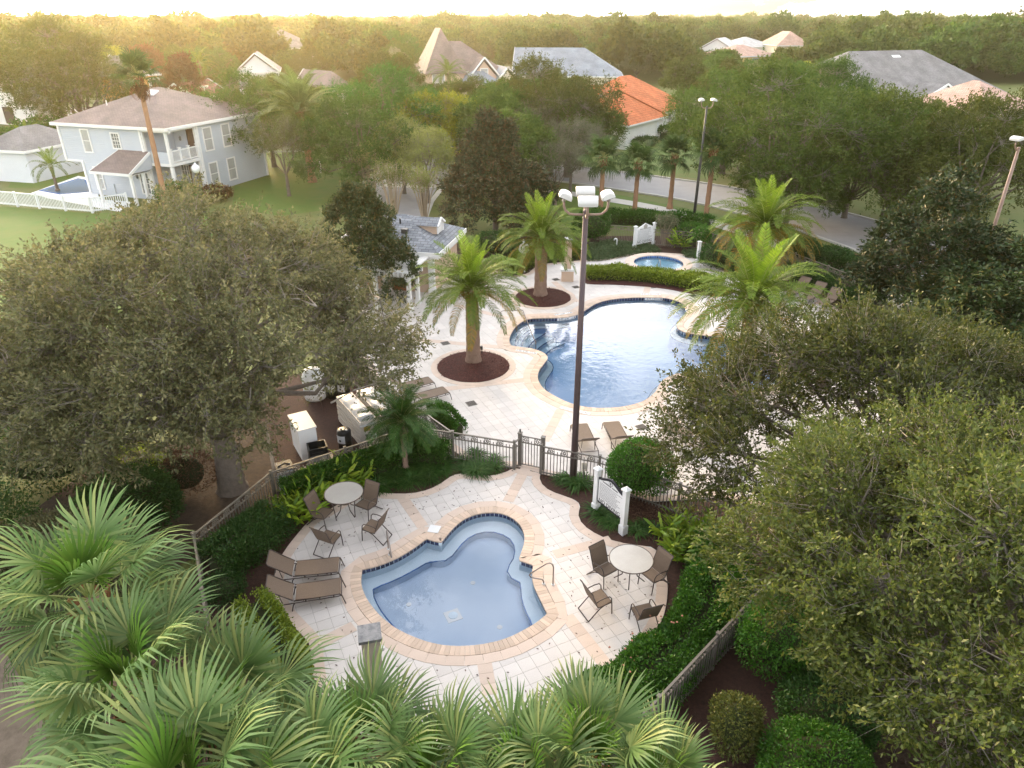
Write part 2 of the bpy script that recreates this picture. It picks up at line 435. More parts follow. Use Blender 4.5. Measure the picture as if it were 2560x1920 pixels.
# ---------------------------------------------------------------- mesh helpers
class MB:
    """Collects simple solids and links them as one mesh."""

    def __init__(s):
        s.v, s.f, s.mi, s.cur = [], [], [], 0

    def add(s, vs, fs):
        b = len(s.v)
        s.v += [tuple(p) for p in vs]
        s.f += [tuple(i + b for i in q) for q in fs]
        s.mi += [s.cur] * len(fs)
        return s

    def box(s, c, d, rz=0.0, M=None):
        x, y, z = d[0] / 2, d[1] / 2, d[2] / 2
        vs = [Vector((i * x, j * y, k * z)) for k in (-1, 1) for j in (-1, 1) for i in (-1, 1)]
        rot = Matrix.Rotation(rz, 3, 'Z') if M is None else M
        vs = [rot @ p + Vector(c) for p in vs]
        return s.add(vs, [(0, 2, 3, 1), (4, 5, 7, 6), (0, 1, 5, 4), (2, 6, 7, 3), (0, 4, 6, 2), (1, 3, 7, 5)])

    def span(s, a, b):
        return s.box([(a[i] + b[i]) / 2 for i in range(3)], [abs(b[i] - a[i]) for i in range(3)])

    def beam(s, p, q, w, h=None, up=(0, 0, 1)):
        p, q = Vector(p), Vector(q)
        h = w if h is None else h
        d = (q - p).normalized()
        u = Vector(up)
        if abs(d.dot(u)) > 0.98:
            u = Vector((0, 1, 0))
        a = d.cross(u).normalized() * w / 2
        b = a.cross(d).normalized() * h / 2
        vs = [e + i * a + j * b for e in (p, q) for j in (-1, 1) for i in (-1, 1)]
        return s.add(vs, [(0, 1, 3, 2), (4, 6, 7, 5), (0, 4, 5, 1), (2, 3, 7, 6), (0, 2, 6, 4), (1, 5, 7, 3)])

    def tube(s, pts, r, n=6, cap=True):
        pts = [Vector(p) for p in pts]
        rs = r if isinstance(r, (list, tuple)) else [r] * len(pts)
        b = len(s.v)
        vs, fs = [], []
        a = None
        for i, p in enumerate(pts):
            d = (pts[min(i + 1, len(pts) - 1)] - pts[max(i - 1, 0)]).normalized()
            if a is None:
                a = d.orthogonal().normalized()
            else:
                a = (a - d * a.dot(d)).normalized()
            c = d.cross(a)
            for k in range(n):
                t = TAU * k / n
                vs.append(p + (a * math.cos(t) + c * math.sin(t)) * rs[i])
        for i in range(len(pts) - 1):
            for k in range(n):
                k2 = (k + 1) % n
                fs.append((i * n + k, i * n + k2, (i + 1) * n + k2, (i + 1) * n + k))
        if cap:
            fs.append(tuple(range(n))[::-1])
            fs.append(tuple((len(pts) - 1) * n + k for k in range(n)))
        return s.add(vs, fs)

    def lathe(s, prof, n=16, c=(0, 0, 0)):
        vs, fs = [], []
        for r, z in prof:
            for k in range(n):
                t = TAU * k / n
                vs.append((c[0] + r * math.cos(t), c[1] + r * math.sin(t), c[2] + z))
        for i in range(len(prof) - 1):
            for k in range(n):
                k2 = (k + 1) % n
                fs.append((i * n + k, i * n + k2, (i + 1) * n + k2, (i + 1) * n + k))
        fs.append(tuple(range(n))[::-1])
        fs.append(tuple((len(prof) - 1) * n + k for k in range(n)))
        return s.add(vs, fs)

    def prism(s, poly, z0, z1, bottom=False):
        n = len(poly)
        if area(poly) < 0:
            poly = poly[::-1]
        vs = [(p[0], p[1], z1) for p in poly] + [(p[0], p[1], z0) for p in poly]
        fs = [tuple(range(n))] + [(i, n + i, n + (i + 1) % n, (i + 1) % n) for i in range(n)]
        if bottom:
            fs.append(tuple(range(2 * n - 1, n - 1, -1)))
        return s.add(vs, fs)

    def sheet(s, rings, z):
        """Flat sheet of an outline with holes."""
        pts = [p for r in rings for p in r]
        tris = tessellate_polygon([[Vector((p[0], p[1], 0)) for p in r] for r in rings])
        fs = []
        for t in tris:
            a, b, c = (pts[i] for i in t)
            cr = (b[0] - a[0]) * (c[1] - a[1]) - (b[1] - a[1]) * (c[0] - a[0])
            if abs(cr) < 1e-9:
                continue
            fs.append(tuple(t) if cr > 0 else tuple(t)[::-1])
        return s.add([(p[0], p[1], z) for p in pts], fs)

    def wall(s, poly, z0, z1, closed=True):
        n = len(poly)
        vs = [(p[0], p[1], z0) for p in poly] + [(p[0], p[1], z1) for p in poly]
        fs = [(i, (i + 1) % n, n + (i + 1) % n, n + i) for i in range(n if closed else n - 1)]
        return s.add(vs, fs)

    def quad(s, *p):
        return s.add(p, [tuple(range(len(p)))])

    def mesh(s, name, mats, smooth=False):
        me = bpy.data.meshes.new(name)
        me.from_pydata(s.v, [], s.f)
        if not isinstance(mats, (list, tuple)):
            mats = [mats]
        for m in mats:
            me.materials.append(MATS[m])
        if len(mats) > 1:
            me.polygons.foreach_set('material_index', s.mi)
        if smooth:
            me.polygons.foreach_set('use_smooth', [True] * len(me.polygons))
        me.update()
        return me

    def build(s, name, mats, parent=None, smooth=False, loc=None):
        return link(name, s.mesh(name, mats, smooth), parent, loc)


def link(name, data, parent=None, loc=None, rot=None, scale=None):
    o = bpy.data.objects.new(name, data)
    COL.objects.link(o)
    if parent is not None:
        o.parent = parent
    if loc is not None:
        o.location = loc
    if rot is not None:
        o.rotation_euler = rot
    if scale is not None:
        o.scale = scale if isinstance(scale, (tuple, list)) else (scale,) * 3
    return o


def tag(o, label, cat, group=None):
    o['label'] = label
    o['category'] = cat
    if group:
        o['group'] = group
    return o


def thing(name, label, cat, loc=(0, 0, 0), rz=0.0, group=None, scale=None):
    o = link(name, None, None, (loc[0], loc[1], loc[2] if len(loc) > 2 else 0.0), (0, 0, rz), scale)
    o.empty_display_size = 0.2
    return tag(o, label, cat, group)


def kind(o, k):
    o['kind'] = k
    return o


def structure(name, mb, mats, smooth=False):
    return kind(mb.build(name, mats, None, smooth), 'structure')


def dup(root, loc, rz, label, scale=None, group=None):
    """A copy of a thing with copies of its parts and sub-parts."""
    r = root.copy()
    COL.objects.link(r)
    r.location = (loc[0], loc[1], loc[2] if len(loc) > 2 else root.location[2])
    r.rotation_euler = (0, 0, rz)
    if scale is not None:
        r.scale = scale if isinstance(scale, (tuple, list)) else (scale,) * 3
    r['label'] = label
    if group:
        r['group'] = group

    def rec(src, dst):
        for ch in src.children:
            c = ch.copy()
            COL.objects.link(c)
            c.parent = dst
            rec(ch, c)
    rec(root, r)
    return r


def area(poly):
    return 0.5 * sum(poly[i][0] * poly[(i + 1) % len(poly)][1] - poly[(i + 1) % len(poly)][0] * poly[i][1]
                     for i in range(len(poly)))


def inside(p, poly):
    x, y = p
    c = False
    j = len(poly) - 1
    for i in range(len(poly)):
        xi, yi = poly[i]
        xj, yj = poly[j]
        if (yi > y) != (yj > y) and x < (xj - xi) * (y - yi) / (yj - yi) + xi:
            c = not c
        j = i
    return c


def smooth_ring(pts, corners=(), n=8):
    """Closed Catmull-Rom curve through pts; indices in corners stay sharp."""
    N = len(pts)
    out = []
    for i in range(N):
        p0, p1, p2, p3 = (np.array(pts[(i + k) % N], float) for k in (-1, 0, 1, 2))
        if i in corners:
            p0 = p1
        if (i + 1) % N in corners:
            p3 = p2
        for k in range(n):
            t = k / n
            q = 0.5 * ((2 * p1) + (-p0 + p2) * t + (2 * p0 - 5 * p1 + 4 * p2 - p3) * t * t + (-p0 + 3 * p1 - 3 * p2 + p3) * t ** 3)
            out.append((float(q[0]), float(q[1])))
    return out


def resample(pts, step, closed=True):
    P = [np.array(p, float) for p in pts]
    if closed:
        P.append(P[0])
    seg = [np.linalg.norm(P[i + 1] - P[i]) for i in range(len(P) - 1)]
    L = sum(seg)
    n = max(3, int(round(L / step)))
    out, i, acc = [], 0, 0.0
    for k in range(n if closed else n + 1):
        d = L * k / n
        while i < len(seg) - 1 and acc + seg[i] < d:
            acc += seg[i]
            i += 1
        t = (d - acc) / max(seg[i], 1e-9)
        q = P[i] + (P[i + 1] - P[i]) * min(t, 1)
        out.append((float(q[0]), float(q[1])))
    return out


def offset_ring(pts, d, closed=True):
    """Move each point along its outward normal (ring is counter-clockwise)."""
    n = len(pts)
    out = []
    for i in range(n):
        if closed:
            a, b = pts[i - 1], pts[(i + 1) % n]
        else:
            a, b = pts[max(i - 1, 0)], pts[min(i + 1, n - 1)]
        tx, ty = b[0] - a[0], b[1] - a[1]
        L = math.hypot(tx, ty) or 1
        out.append((pts[i][0] + ty / L * d, pts[i][1] - tx / L * d))
    return out


def relax(pts, it=2):
    n = len(pts)
    for _ in range(it):
        pts = [((pts[i - 1][0] + 2 * pts[i][0] + pts[(i + 1) % n][0]) / 4,
                (pts[i - 1][1] + 2 * pts[i][1] + pts[(i + 1) % n][1]) / 4) for i in range(n)]
    return pts


def ccw(p):
    return p if area(p) > 0 else p[::-1]


def dist_ring(p, ring):
    a = np.array(ring)
    return float(np.min(np.hypot(a[:, 0] - p[0], a[:, 1] - p[1])))


def clip_convex(subj, win):
    """Sutherland-Hodgman: subj (any polygon) clipped by the convex ccw window win."""
    out = list(subj)
    for i in range(len(win)):
        ax, ay = win[i]
        bx, by = win[(i + 1) % len(win)]
        src, out = out, []
        if not src:
            return []
        s = src[-1]
        ds = (bx - ax) * (s[1] - ay) - (by - ay) * (s[0] - ax)
        for e in src:
            de = (bx - ax) * (e[1] - ay) - (by - ay) * (e[0] - ax)
            if (de >= 0) != (ds >= 0):
                t = ds / (ds - de)
                out.append((s[0] + (e[0] - s[0]) * t, s[1] + (e[1] - s[1]) * t))
            if de >= 0:
                out.append(e)
            s, ds = e, de
    return out


def text_mesh(name, body, size, matname, parent, loc, rot, align='CENTER', bold=0.0):
    cu = bpy.data.curves.new(name, 'FONT')
    cu.body = body
    cu.size = size
    cu.align_x = align
    cu.align_y = 'CENTER'
    cu.extrude = 0.0015
    cu.offset = bold
    tmp = bpy.data.objects.new('tmp', cu)
    me = bpy.data.meshes.new_from_object(tmp)
    bpy.data.objects.remove(tmp)
    me.materials.clear()
    me.materials.append(MATS[matname])
    return link(name, me, parent, loc, rot)

# ---------------------------------------------------------------- outlines in metres (x right, y away, ground z = 0)
WADING = ccw([(-4.27,15.57),(-3.78,15.77),(-3.26,16.13),(-2.85,16.57),(-2.58,16.93),(-2.35,16.83),(-2.12,16.76),(-1.84,17.37),(-1.56,17.79),(-1.26,18.04),(-0.89,18.18),(-0.44,18.18),(-0.06,17.99),(0.24,17.61),(0.38,17.18),(0.39,16.76),(0.31,16.36),(0.21,15.96),(0.43,15.86),(0.63,15.76),(0.59,15.39),(0.61,14.99),(0.74,14.53),(0.95,13.88),(0.73,13.63),(0.36,13.33),(-0.1,13.04),(-0.65,12.85),(-1.3,12.77),(-1.9,12.84),(-2.48,13.06),(-3.03,13.39),(-3.52,13.85),(-3.94,14.42),(-4.19,14.99)])
WADING_IN = ccw([(-3.92,15.22),(-3.4,15.51),(-2.89,15.92),(-2.42,16.36),(-2.08,16.32),(-1.81,16.53),(-1.52,17.14),(-1.23,17.51),(-0.87,17.68),(-0.5,17.66),(-0.12,17.42),(0.06,17.04),(0.06,16.53),(-0.12,16.05),(-0.09,15.71),(0.25,15.43),(0.26,14.87),(0.37,14.34),(0.58,13.79),(0.21,13.41),(-0.41,13.09),(-1.06,12.95),(-1.82,13),(-2.45,13.25),(-3.02,13.69),(-3.52,14.31),(-3.83,14.87)])
MAIN = ccw([(8.05,37.6),(8.69,37.45),(9.24,36.88),(9.44,36.01),(9.24,35.14),(8.7,34.3),(8.37,33.5),(8.45,32.88),(8.82,32.53),(9.46,32.28),(10.18,32.03),(11.44,31.31),(12.03,30.17),(12,28.69),(11.45,27.31),(10.73,26.66),(10.04,26.61),(9.33,27.09),(8.61,27.66),(7.99,28.01),(7.39,28.04),(6.79,27.69),(6.35,27.09),(6.03,26.36),(5.49,25.62),(4.76,25.15),(3.93,24.94),(3.13,24.97),(2.43,25.27),(1.82,25.87),(1.35,26.54),(1.12,27.35),(1.15,28.24),(1.43,29.06),(1.62,29.69),(1.42,30.26),(0.94,30.67),(0.38,30.85),(-0.08,31.03),(-0.15,31.79),(0,32.78),(0.31,33.69),(0.85,34.41),(1.77,34.55),(2.71,34.63),(3.46,35.05),(3.97,35.77),(4.6,36.67),(5.43,37.26),(6.59,37.57)])


def near_corner(ring, pts):
    return {min(range(len(ring)), key=lambda i: math.hypot(ring[i][0] - p[0], ring[i][1] - p[1])) for p in pts}


WAD = smooth_ring(WADING, near_corner(WADING, [(-4.27,15.57),(-2.58,16.93),(-2.12,16.76),(0.21,15.96),(0.63,15.76),(0.95,13.88)]), 6)
WIN = smooth_ring(WADING_IN, near_corner(WADING_IN, [(-3.92,15.22),(-2.42,16.36),(0.25,15.43),(0.58,13.79)]), 6)
MAINR = smooth_ring(MAIN, near_corner(MAIN, [(-0.08,31.03)]), 5)

DECK_A = ccw(smooth_ring([(0.07,20.68),(-0.31,20.37),(-0.89,20.19),(-1.51,20.35),(-2.02,20.25),(-2.39,19.75),(-2.85,19.36),(-3.42,19.18),(-4.22,19.22),(-4.89,19.28),(-5.45,18.78),(-5.9,18.21),(-6.26,17.87),(-6.47,17.27),(-6.67,16.44),(-6.73,15.76),(-6.61,14.87),(-6.23,14.12),(-5.87,13.7),(-5.47,13.29),(-5.05,12.84),(-4.86,12.22),(-4.58,11.53),(-4.05,10.83),(-3.24,10.33),(-2.15,10.04),(-0.9,10.04),(0.26,10.33),(1.37,11.15),(2.31,11.84),(2.83,12.31),(3.29,12.77),(3.75,13.39),(4.09,14.12),(4.31,15.03),(4.34,15.97),(4.18,16.53),(3.69,16.62),(3.17,16.76),(2.66,17.04),(2.23,17.51),(2.08,18.05),(2.19,18.57),(1.96,18.91),(1.45,19.2),(1.1,19.53),(0.94,19.96),(0.98,20.37)], (0, 36, 47), 3))
YARD_A = (-2.07,21.23,1.15)
YARD_C = (-3.54,21.61,1.15)
YARD_B = (-5.55,25.53,1.15)
GATE_L = (0.2,20.79)
GATE_R = (1,20.35)
DECK_B = ccw([GATE_L, (GATE_L[0] - 1.6, GATE_L[1] + .12), (YARD_A[0] + .15, YARD_A[1] + .35), (YARD_B[0] + .2, YARD_B[1] + .1)] +
  [(-6.65,29.31),(-7.5,30.4),(-8.92,34.36),(-9.01,37.92),(-7.58,40.3),(-5.82,41.4),(-3.69,42.16),(-0.99,42.16),(0.24,41.4),(0.93,41.7),(1.37,42.78),(1.77,43.59),(4.64,44.42),(6.22,44.76),(7.36,45.45),(8.55,46.35),(11.11,45.81),(12.62,44.42),(13.13,42.47),(13.61,40.66),(14.83,39.25),(16.78,38.25),(17.49,36.07),(16.93,31.79),(16.27,27.12),(14.85,23.16),(12.72,20.49),(10.11,19.11),(8.29,18.36),(6.8,19)] + [(4.6, 18.75), GATE_R])

HOLES = [WAD, MAINR]

# ---------------------------------------------------------------- ground, beds, lawns, roads
big = [(-1600, -60), (1600, -60), (1600, 2600), (-1600, 2600)]
structure('ground', MB().sheet([big] + HOLES, 0.0), 'grass')
bed = ccw([(-9.6, 8.5), (-8.8, 17.0), (-7.65,18.81,1.15), (YARD_B[0] - 1.5, YARD_B[1] + 1.0)] + [(-9.54,34.36),(-10.27,40.66),(-8.39,43.75),(-2.81,49.22),(0.59,52.41),(6.02,50.24),(12.04,50.24),(14.64,49.22),(18.3,43.75),(20.71,37.92),(20.89,29.52),(17.8,22.03),(12.46,17.27),(8.79,15.67)]
          + [(8.6, 11.8), (5.5, 9.6), (2.2, 6.2), (-3, 5.2), (-7, 5.6)])
structure('planting_bed', MB().sheet([bed] + HOLES, 0.008), 'mulch')
yard = ccw([(-7.65,18.81,1.15), YARD_C, YARD_A, YARD_B, (-6.83,29.31), (-9.81,27.89), (-11.05,25.35), (-9.87,20.25)])
structure('equipment_yard', MB().sheet([yard], 0.012), 'mulch')
structure('litter_ground', MB().sheet([ccw([(-8.9, 16.4), (-14.5, 11), (-16, 15), (-14.5, 21.5), (-9.5, 24), (-7.65,18.81,1.15)])], 0.02), 'leaf_litter')
structure('dirt_path', MB().sheet([ccw([(-14.51,13.56),(-12.41,12.52),(-10.47,10.73),(-9.25,8.9),(-11.58,8.9)])], 0.016), 'soil')
structure('side_ground', MB().sheet([ccw([(3.2, 5.8), (6.0, 9.0), (9.2, 12.2), (12.5, 9.5), (9.0, 4.0), (4, 2.5)])], 0.012), 'leaf_litter')

structure('lawn', MB().sheet([ccw([(4.03,66.29),(7.92,64.95),(17.48,55.37),(21.74,47.27),(24.34,39.25),(23.64,34.36),(20.78,40.66),(18.65,45.45),(14.46,50.77),(6.3,52.98),(1.82,53.56),(0.32,57.28)])], 0.004), 'lawn')
structure('lawn', MB().sheet([ccw([(-51.89,58.63),(-42.39,59.18),(-38.43,58.08),(-33.18,56.76),(-28.24,58.63),(-20.61,53.56),(-18.63,40.66),(-17.96,29.52),(-23.46,29.52),(-36.91,34.36)])], 0.004), 'lawn')
structure('lawn', MB().sheet([ccw([(-31.53,85.76),(-18.16,88.58),(-13.28,75.97),(-12.54,64.62),(-14.12,58.63),(-18.28,55.99),(-22.99,58.63)])], 0.004), 'lawn')
structure('lawn', MB().sheet([ccw([(6.61,81.09),(13.06,86.31),(21.71,96.44),(27.19,101.81),(24.96,80.59),(19.61,69.88),(13.57,72.81),(8.19,74.89)])], 0.004), 'lawn')
structure('lawn', MB().sheet([ccw([(-50.77,74.89),(-47.72,78.22),(-42.56,71.81),(-43.26,66.29),(-46.19,66.29)])], 0.004), 'lawn')
structure('lawn', MB().sheet([ccw([(-65.79,101.81),(-68.54,114.4),(-57.09,101.81),(-50.75,91.58),(-53.43,80.59)])], 0.004), 'lawn')

road_c = [(-11.47,74.89),(-4.06,74.25),(2.04,74.68),(6.89,72.2),(12.04,68.22),(17.44,64.13),(21.78,57.95),(25.39,51.31),(28.11,43.1),(29.45,34.36)]
def strip(line, half, z, name, m, shift=0.0):
    ln = [(float(p[0]), float(p[1])) for p in line]
    ln = resample(ln, 3.0, False)
    ln = [ln[0]] + [((ln[i-1][0] + ln[i][0] + ln[i+1][0]) / 3, (ln[i-1][1] + ln[i][1] + ln[i+1][1]) / 3) for i in range(1, len(ln) - 1)] + [ln[-1]]
    a = offset_ring(ln, shift + half, False)
    b = offset_ring(ln, shift - half, False)
    mb = MB()
    n = len(ln)
    mb.add([(p[0], p[1], z) for p in a] + [(p[0], p[1], z) for p in b], [(i, i + 1, n + i + 1, n + i) for i in range(n - 1)])
    return structure(name, mb, m), ln
_, RL = strip(road_c, 3.6, 0.02, 'road', 'asphalt')
for sh in (3.75, -3.75):
    e = offset_ring(RL, sh, False)
    mb = MB()
    for i in range(len(e) - 1):
        mb.beam((*e[i], .06), (*e[i + 1], .06), 0.22, 0.12)
    structure('kerb', mb, 'concrete')
strip(road_c, 0.75, 0.03, 'sidewalk', 'concrete', 7.6)
structure('road', MB().sheet([ccw([(-14.24,68.95),(-13.28,75.97),(-8.66,81.83),(-6.7,71.81),(-7.02,61.49),(-7.07,55),(-8.47,54.51),(-11.26,57.28)])], 0.016), 'asphalt')
structure('sidewalk', MB().sheet([ccw([(-7.07,55),(-7.02,61.49),(-6.46,68.95),(-6.05,67.68),(-6.61,60.75),(-6.55,54.75)])], 0.03), 'concrete')
structure('road', MB().sheet([ccw([(-69.2,106.52),(-84.54,135.24),(-75.4,131.49),(-62.43,124.55),(-55.48,109.89),(-66.72,114.4),(-66.93,106.52)])], 0.02), 'asphalt')
structure('driveway', MB().sheet([ccw([(-52.44,78.68),(-52.24,86.31),(-49.88,82.08),(-49.96,74.89)])], 0.02), 'concrete')

# ---------------------------------------------------------------- decks of square pavers
TILE = 0.375
TA = R(25.7)
TX, TY = (math.cos(TA), math.sin(TA)), (-math.sin(TA), math.cos(TA))


def tiles_for(ring, skip):
    g = TILE / 2 - 0.0032
    us = [p[0] * TX[0] + p[1] * TX[1] for p in ring]
    vs = [p[0] * TY[0] + p[1] * TY[1] for p in ring]
    arr = np.array(ring)
    out = []
    for i in range(int(min(us) / TILE) - 1, int(max(us) / TILE) + 2):
        for j in range(int(min(vs) / TILE) - 1, int(max(vs) / TILE) + 2):
            u, v = i * TILE, j * TILE + (i % 2) * 0.0
            c = (u * TX[0] + v * TY[0], u * TX[1] + v * TY[1])
            d = float(np.min(np.hypot(arr[:, 0] - c[0], arr[:, 1] - c[1])))
            ins = inside(c, ring)
            if (not ins and d > 0.45) or skip(c):
                continue
            q = [(c[0] + a * TX[0] * g + b * TY[0] * g, c[1] + a * TX[1] * g + b * TY[1] * g)
                 for a, b in ((-1, -1), (1, -1), (1, 1), (-1, 1))]
            if ins and d > 0.55:
                out.append((c, q, True))
            else:
                p = clip_convex(ring, q)
                if len(p) >= 3 and abs(area(p)) > 0.012:
                    out.append((c, p, False))
    return out


def pieces(parent, polys, z0, z1, name, m, limit, jit=0.0015, stuffname=None):
    """The first `limit` polygons as single objects, the rest joined as one part."""
    rest = MB()
    for k, p in enumerate(polys):
        if area(p) < 0:
            p = p[::-1]
        top = z1 + random.uniform(-jit, jit)
        if k < limit:
            cx = sum(q[0] for q in p) / len(p)
            cy = sum(q[1] for q in p) / len(p)
            MB().prism([(q[0] - cx, q[1] - cy) for q in p], z0, top).build(name, m, parent, loc=(cx, cy, 0))
        else:
            rest.prism(p, z0, top)
    if rest.f:
        kind(rest.build(stuffname or name, m, parent), 'stuff')


WAD_OUT = relax(offset_ring(resample(WAD, 0.15), 0.58), 3)
MAIN_OUT = relax(offset_ring(resample(MAINR, 0.2), 0.62), 3)
PALM_DISC = [((-1.73,28.79), 1.62), ((1.73,37.6), 1.55)]
HEDGE_BED = ccw(smooth_ring([(4.21,40.52),(4.46,39.81),(6.2,39.67),(8.55,39.12),(10.39,38.05),(11.56,37.8),(12.33,38.05),(12.75,38.85),(11.93,39.67),(10.89,40.23),(9.13,40.95),(7.81,41.7),(6.18,42.31),(4.68,42.16)], (), 3))
ARR_WO, ARR_MO = np.array(WAD_OUT), np.array(MAIN_OUT)


def skip_near(c):
    return inside(c, WAD_OUT) and float(np.min(np.hypot(*(ARR_WO - c).T))) > 0.2


def skip_main(c):
    if inside(c, MAIN_OUT) and float(np.min(np.hypot(*(ARR_MO - c).T))) > 0.2:
        return True
    if any(math.hypot(c[0] - p[0], c[1] - p[1]) < r - 0.3 for p, r in PALM_DISC):
        return True
    return inside(c, HEDGE_BED) and dist_ring(c, HEDGE_BED) > 0.35


def make_deck(ring, hole, skip, limit, name):
    ring = resample(ring, .2)
    d = structure(name, MB().sheet([ring, hole], 0.022), 'grout')
    tl = tiles_for(ring, skip)
    tl.sort(key=lambda t: (not t[2], abs(t[0][1] - 14.5) + 0.5 * abs(t[0][0])))
    pieces(d, [t[1] for t in tl], 0.018, 0.038, 'paver', 'paver', limit, 0.0008)
    inner = offset_ring(resample(ring, 0.32), -0.30)
    outer = resample(ring, 0.32)
    n = len(outer)
    ps = []
    for i in range(n):
        k = (i + 1) % n
        a, b, c, e = outer[i], outer[k], inner[k], inner[i]
        m = [(sum(q[0] for q in (a, b, c, e)) / 4), (sum(q[1] for q in (a, b, c, e)) / 4)]
        ps.append([(m[0] + (q[0] - m[0]) * .985, m[1] + (q[1] - m[1]) * .985) for q in (a, b, c, e)])
    ps.sort(key=lambda p: p[0][1])
    pieces(d, ps, 0.022, 0.046, 'border_paver', 'band', 140 if limit > 200 else 60)
    return d


def band(d, a, b, w=0.36, name='band_paver', limit=99):
    a, b = Vector(a), Vector(b)
    t = (b - a)
    n = max(1, round(t.length / 0.36))
    t.normalize()
    s = Vector((-t.y, t.x)) * (w / 2 - .003)
    st = (b - a).length / n
    ps = []
    for i in range(n):
        p, q = a + t * (i * st + .003), a + t * ((i + 1) * st - .003)
        ps.append([tuple(p - s), tuple(q - s), tuple(q + s), tuple(p + s)])
    pieces(d, ps, 0.022, 0.043, name, 'band', limit)


deck_a = make_deck(DECK_A, WAD, skip_near, 290, 'wading_pool_deck')
for ln in ([(-3.62,19.05),(-2.74,17.48)], [(0.58,20.99),(-0.13,18.76)], [(2.97,16.88),(1.23,16.2)], [(2.3,12.16),(1.44,13.81)], [(-4.82,12.87),(-4.07,13.46)], [(-0.51,11.36),(-0.67,12.28)]):
    band(deck_a, *ln)
deck_b = make_deck(DECK_B, MAINR, skip_main, 60, 'main_pool_deck')
for ln in ([(1.2,22.45),(1.96,24.86)], [(6,25.27),(6.53,23.6)], [(-4.86,31.79),(-0.47,30.85)], [(-3.03,26.54),(0.61,27.46)], [(2.48,40.23),(3.58,36.91)], [(7.91,39.42),(7.61,38.31)], [(-3.04,36.37),(-0.21,34.5)]):
    band(deck_b, *ln, limit=0)
for k, (p, r) in enumerate(PALM_DISC):
    ring = [(p[0] + (r + .28) * math.cos(TAU * i / 40), p[1] + (r + .28) * math.sin(TAU * i / 40)) for i in range(40)]
    inn = [(p[0] + r * math.cos(TAU * i / 40), p[1] + r * math.sin(TAU * i / 40)) for i in range(40)]
    pieces(deck_b, [[ring[i], ring[(i + 1) % 40], inn[(i + 1) % 40], inn[i]] for i in range(40)], .022, .05, 'border_paver', 'band', 0)
    wob = [(p[0] + (r + .03 + RNG.normal() * .02) * math.cos(TAU * i / 60), p[1] + (r + .03 + RNG.normal() * .02) * math.sin(TAU * i / 60)) for i in range(60)]
    mb = MB()
    mb.add([(p[0], p[1], .16)] + [(q[0], q[1], .045) for q in wob] + [(p[0] + (q[0] - p[0]) * .6, p[1] + (q[1] - p[1]) * .6, .12) for q in wob],
           [(1 + i, 1 + (i + 1) % 60, 61 + (i + 1) % 60, 61 + i) for i in range(60)] + [(61 + i, 61 + (i + 1) % 60, 0) for i in range(60)])
    structure('mulch_ring', mb, 'red_mulch', True)
hb = resample(HEDGE_BED, 0.4)
structure('mulch_bed', MB().prism(hb, .03, .075), 'red_mulch')


def paver_ring(parent, ring, d0, d1, step, z0, z1, name, m, limit, over=0.0, tuck=0.985):
    base = resample(ring, step)
    a, b = offset_ring(base, d0 - over), offset_ring(base, d1)
    n = len(base)
    ps = []
    for i in range(n):
        k = (i + 1) % n
        q4 = (a[i], a[k], b[k], b[i])
        mx, my = sum(q[0] for q in q4) / 4, sum(q[1] for q in q4) / 4
        ps.append([(mx + (q[0] - mx) * tuck, my + (q[1] - my) * tuck) for q in q4])
    ps.sort(key=lambda p: p[0][1])
    pieces(parent, ps, z0, z1, name, m, limit, 0.002)


def waterline(parent, ring, z0, z1, m, step=0.15, inset=0.004):
    base = resample(ring, step)
    ins = offset_ring(base, -inset)
    mb = MB()
    n = len(ins)
    for i in range(n):
        p, q = Vector(ins[i]), Vector(ins[(i + 1) % n])
        p2, q2 = p.lerp(q, .04), p.lerp(q, .96)
        mb.quad((*p2, z0), (*q2, z0), (*q2, z1), (*p2, z1))
    kind(mb.build('waterline_tile', m, parent), 'stuff')


# ---------------------------------------------------------------- wading pool
wp = thing('wading_pool', 'small pale wading pool with lobed outline in the near deck', 'pool')
MB().wall(WAD, -.36, .03).build('basin_wall', 'plaster_pale', wp)
MB().sheet([WAD, WIN], -.34).build('shelf', 'plaster_pale', wp)
mb = MB()
mb.wall(WIN, -.56, -.34)
mb.sheet([WIN], -.56)
mb.build('basin_floor', 'plaster_floor', wp)
mb = MB()
rr = resample(WIN, .3)
for i in range(len(rr)):
    mb.beam((*rr[i], -.338), (*rr[(i + 1) % len(rr)], -.338), 0.03, 0.02)
mb.build('step_edge_tile', 'tile_blue', wp)
waterline(wp, WAD, -.125, .022, 'tile_navy', .14)
MB().sheet([offset_ring(WAD, -.006)], -.115).build('water', 'water_still', wp)
paver_ring(wp, WAD, 0, .29, .118, .012, .052, 'coping_brick', 'coping', 300, .03, .955)
paver_ring(wp, WAD, .295, .59, .40, .02, .048, 'coping_paver', 'band', 300)
dp = (-1.61,14.4)
mb = MB().box((dp[0], dp[1], -.553), (.42, .42, .012), TA)
mb.build('main_drain', 'white_paint', wp)
MB().lathe([(.13, 0), (.13, .012), (.05, .016)], 16, (dp[0], dp[1], -.546)).build('drain_cover', 'plaster_bench', wp)
for q in ((-1.13,15.67), (-2.87,14.82), (-0.33,13.99)):
    MB().lathe([(.075, 0), (.075, .01), (.03, .014)], 14, (q[0], q[1], -.558)).build('floor_inlet', 'white_paint', wp)
q = (-2.38,17.35)
MB().box((q[0], q[1], .057), (.34, .34, .012), R(-12)).build('skimmer_lid', 'white_paint', wp)

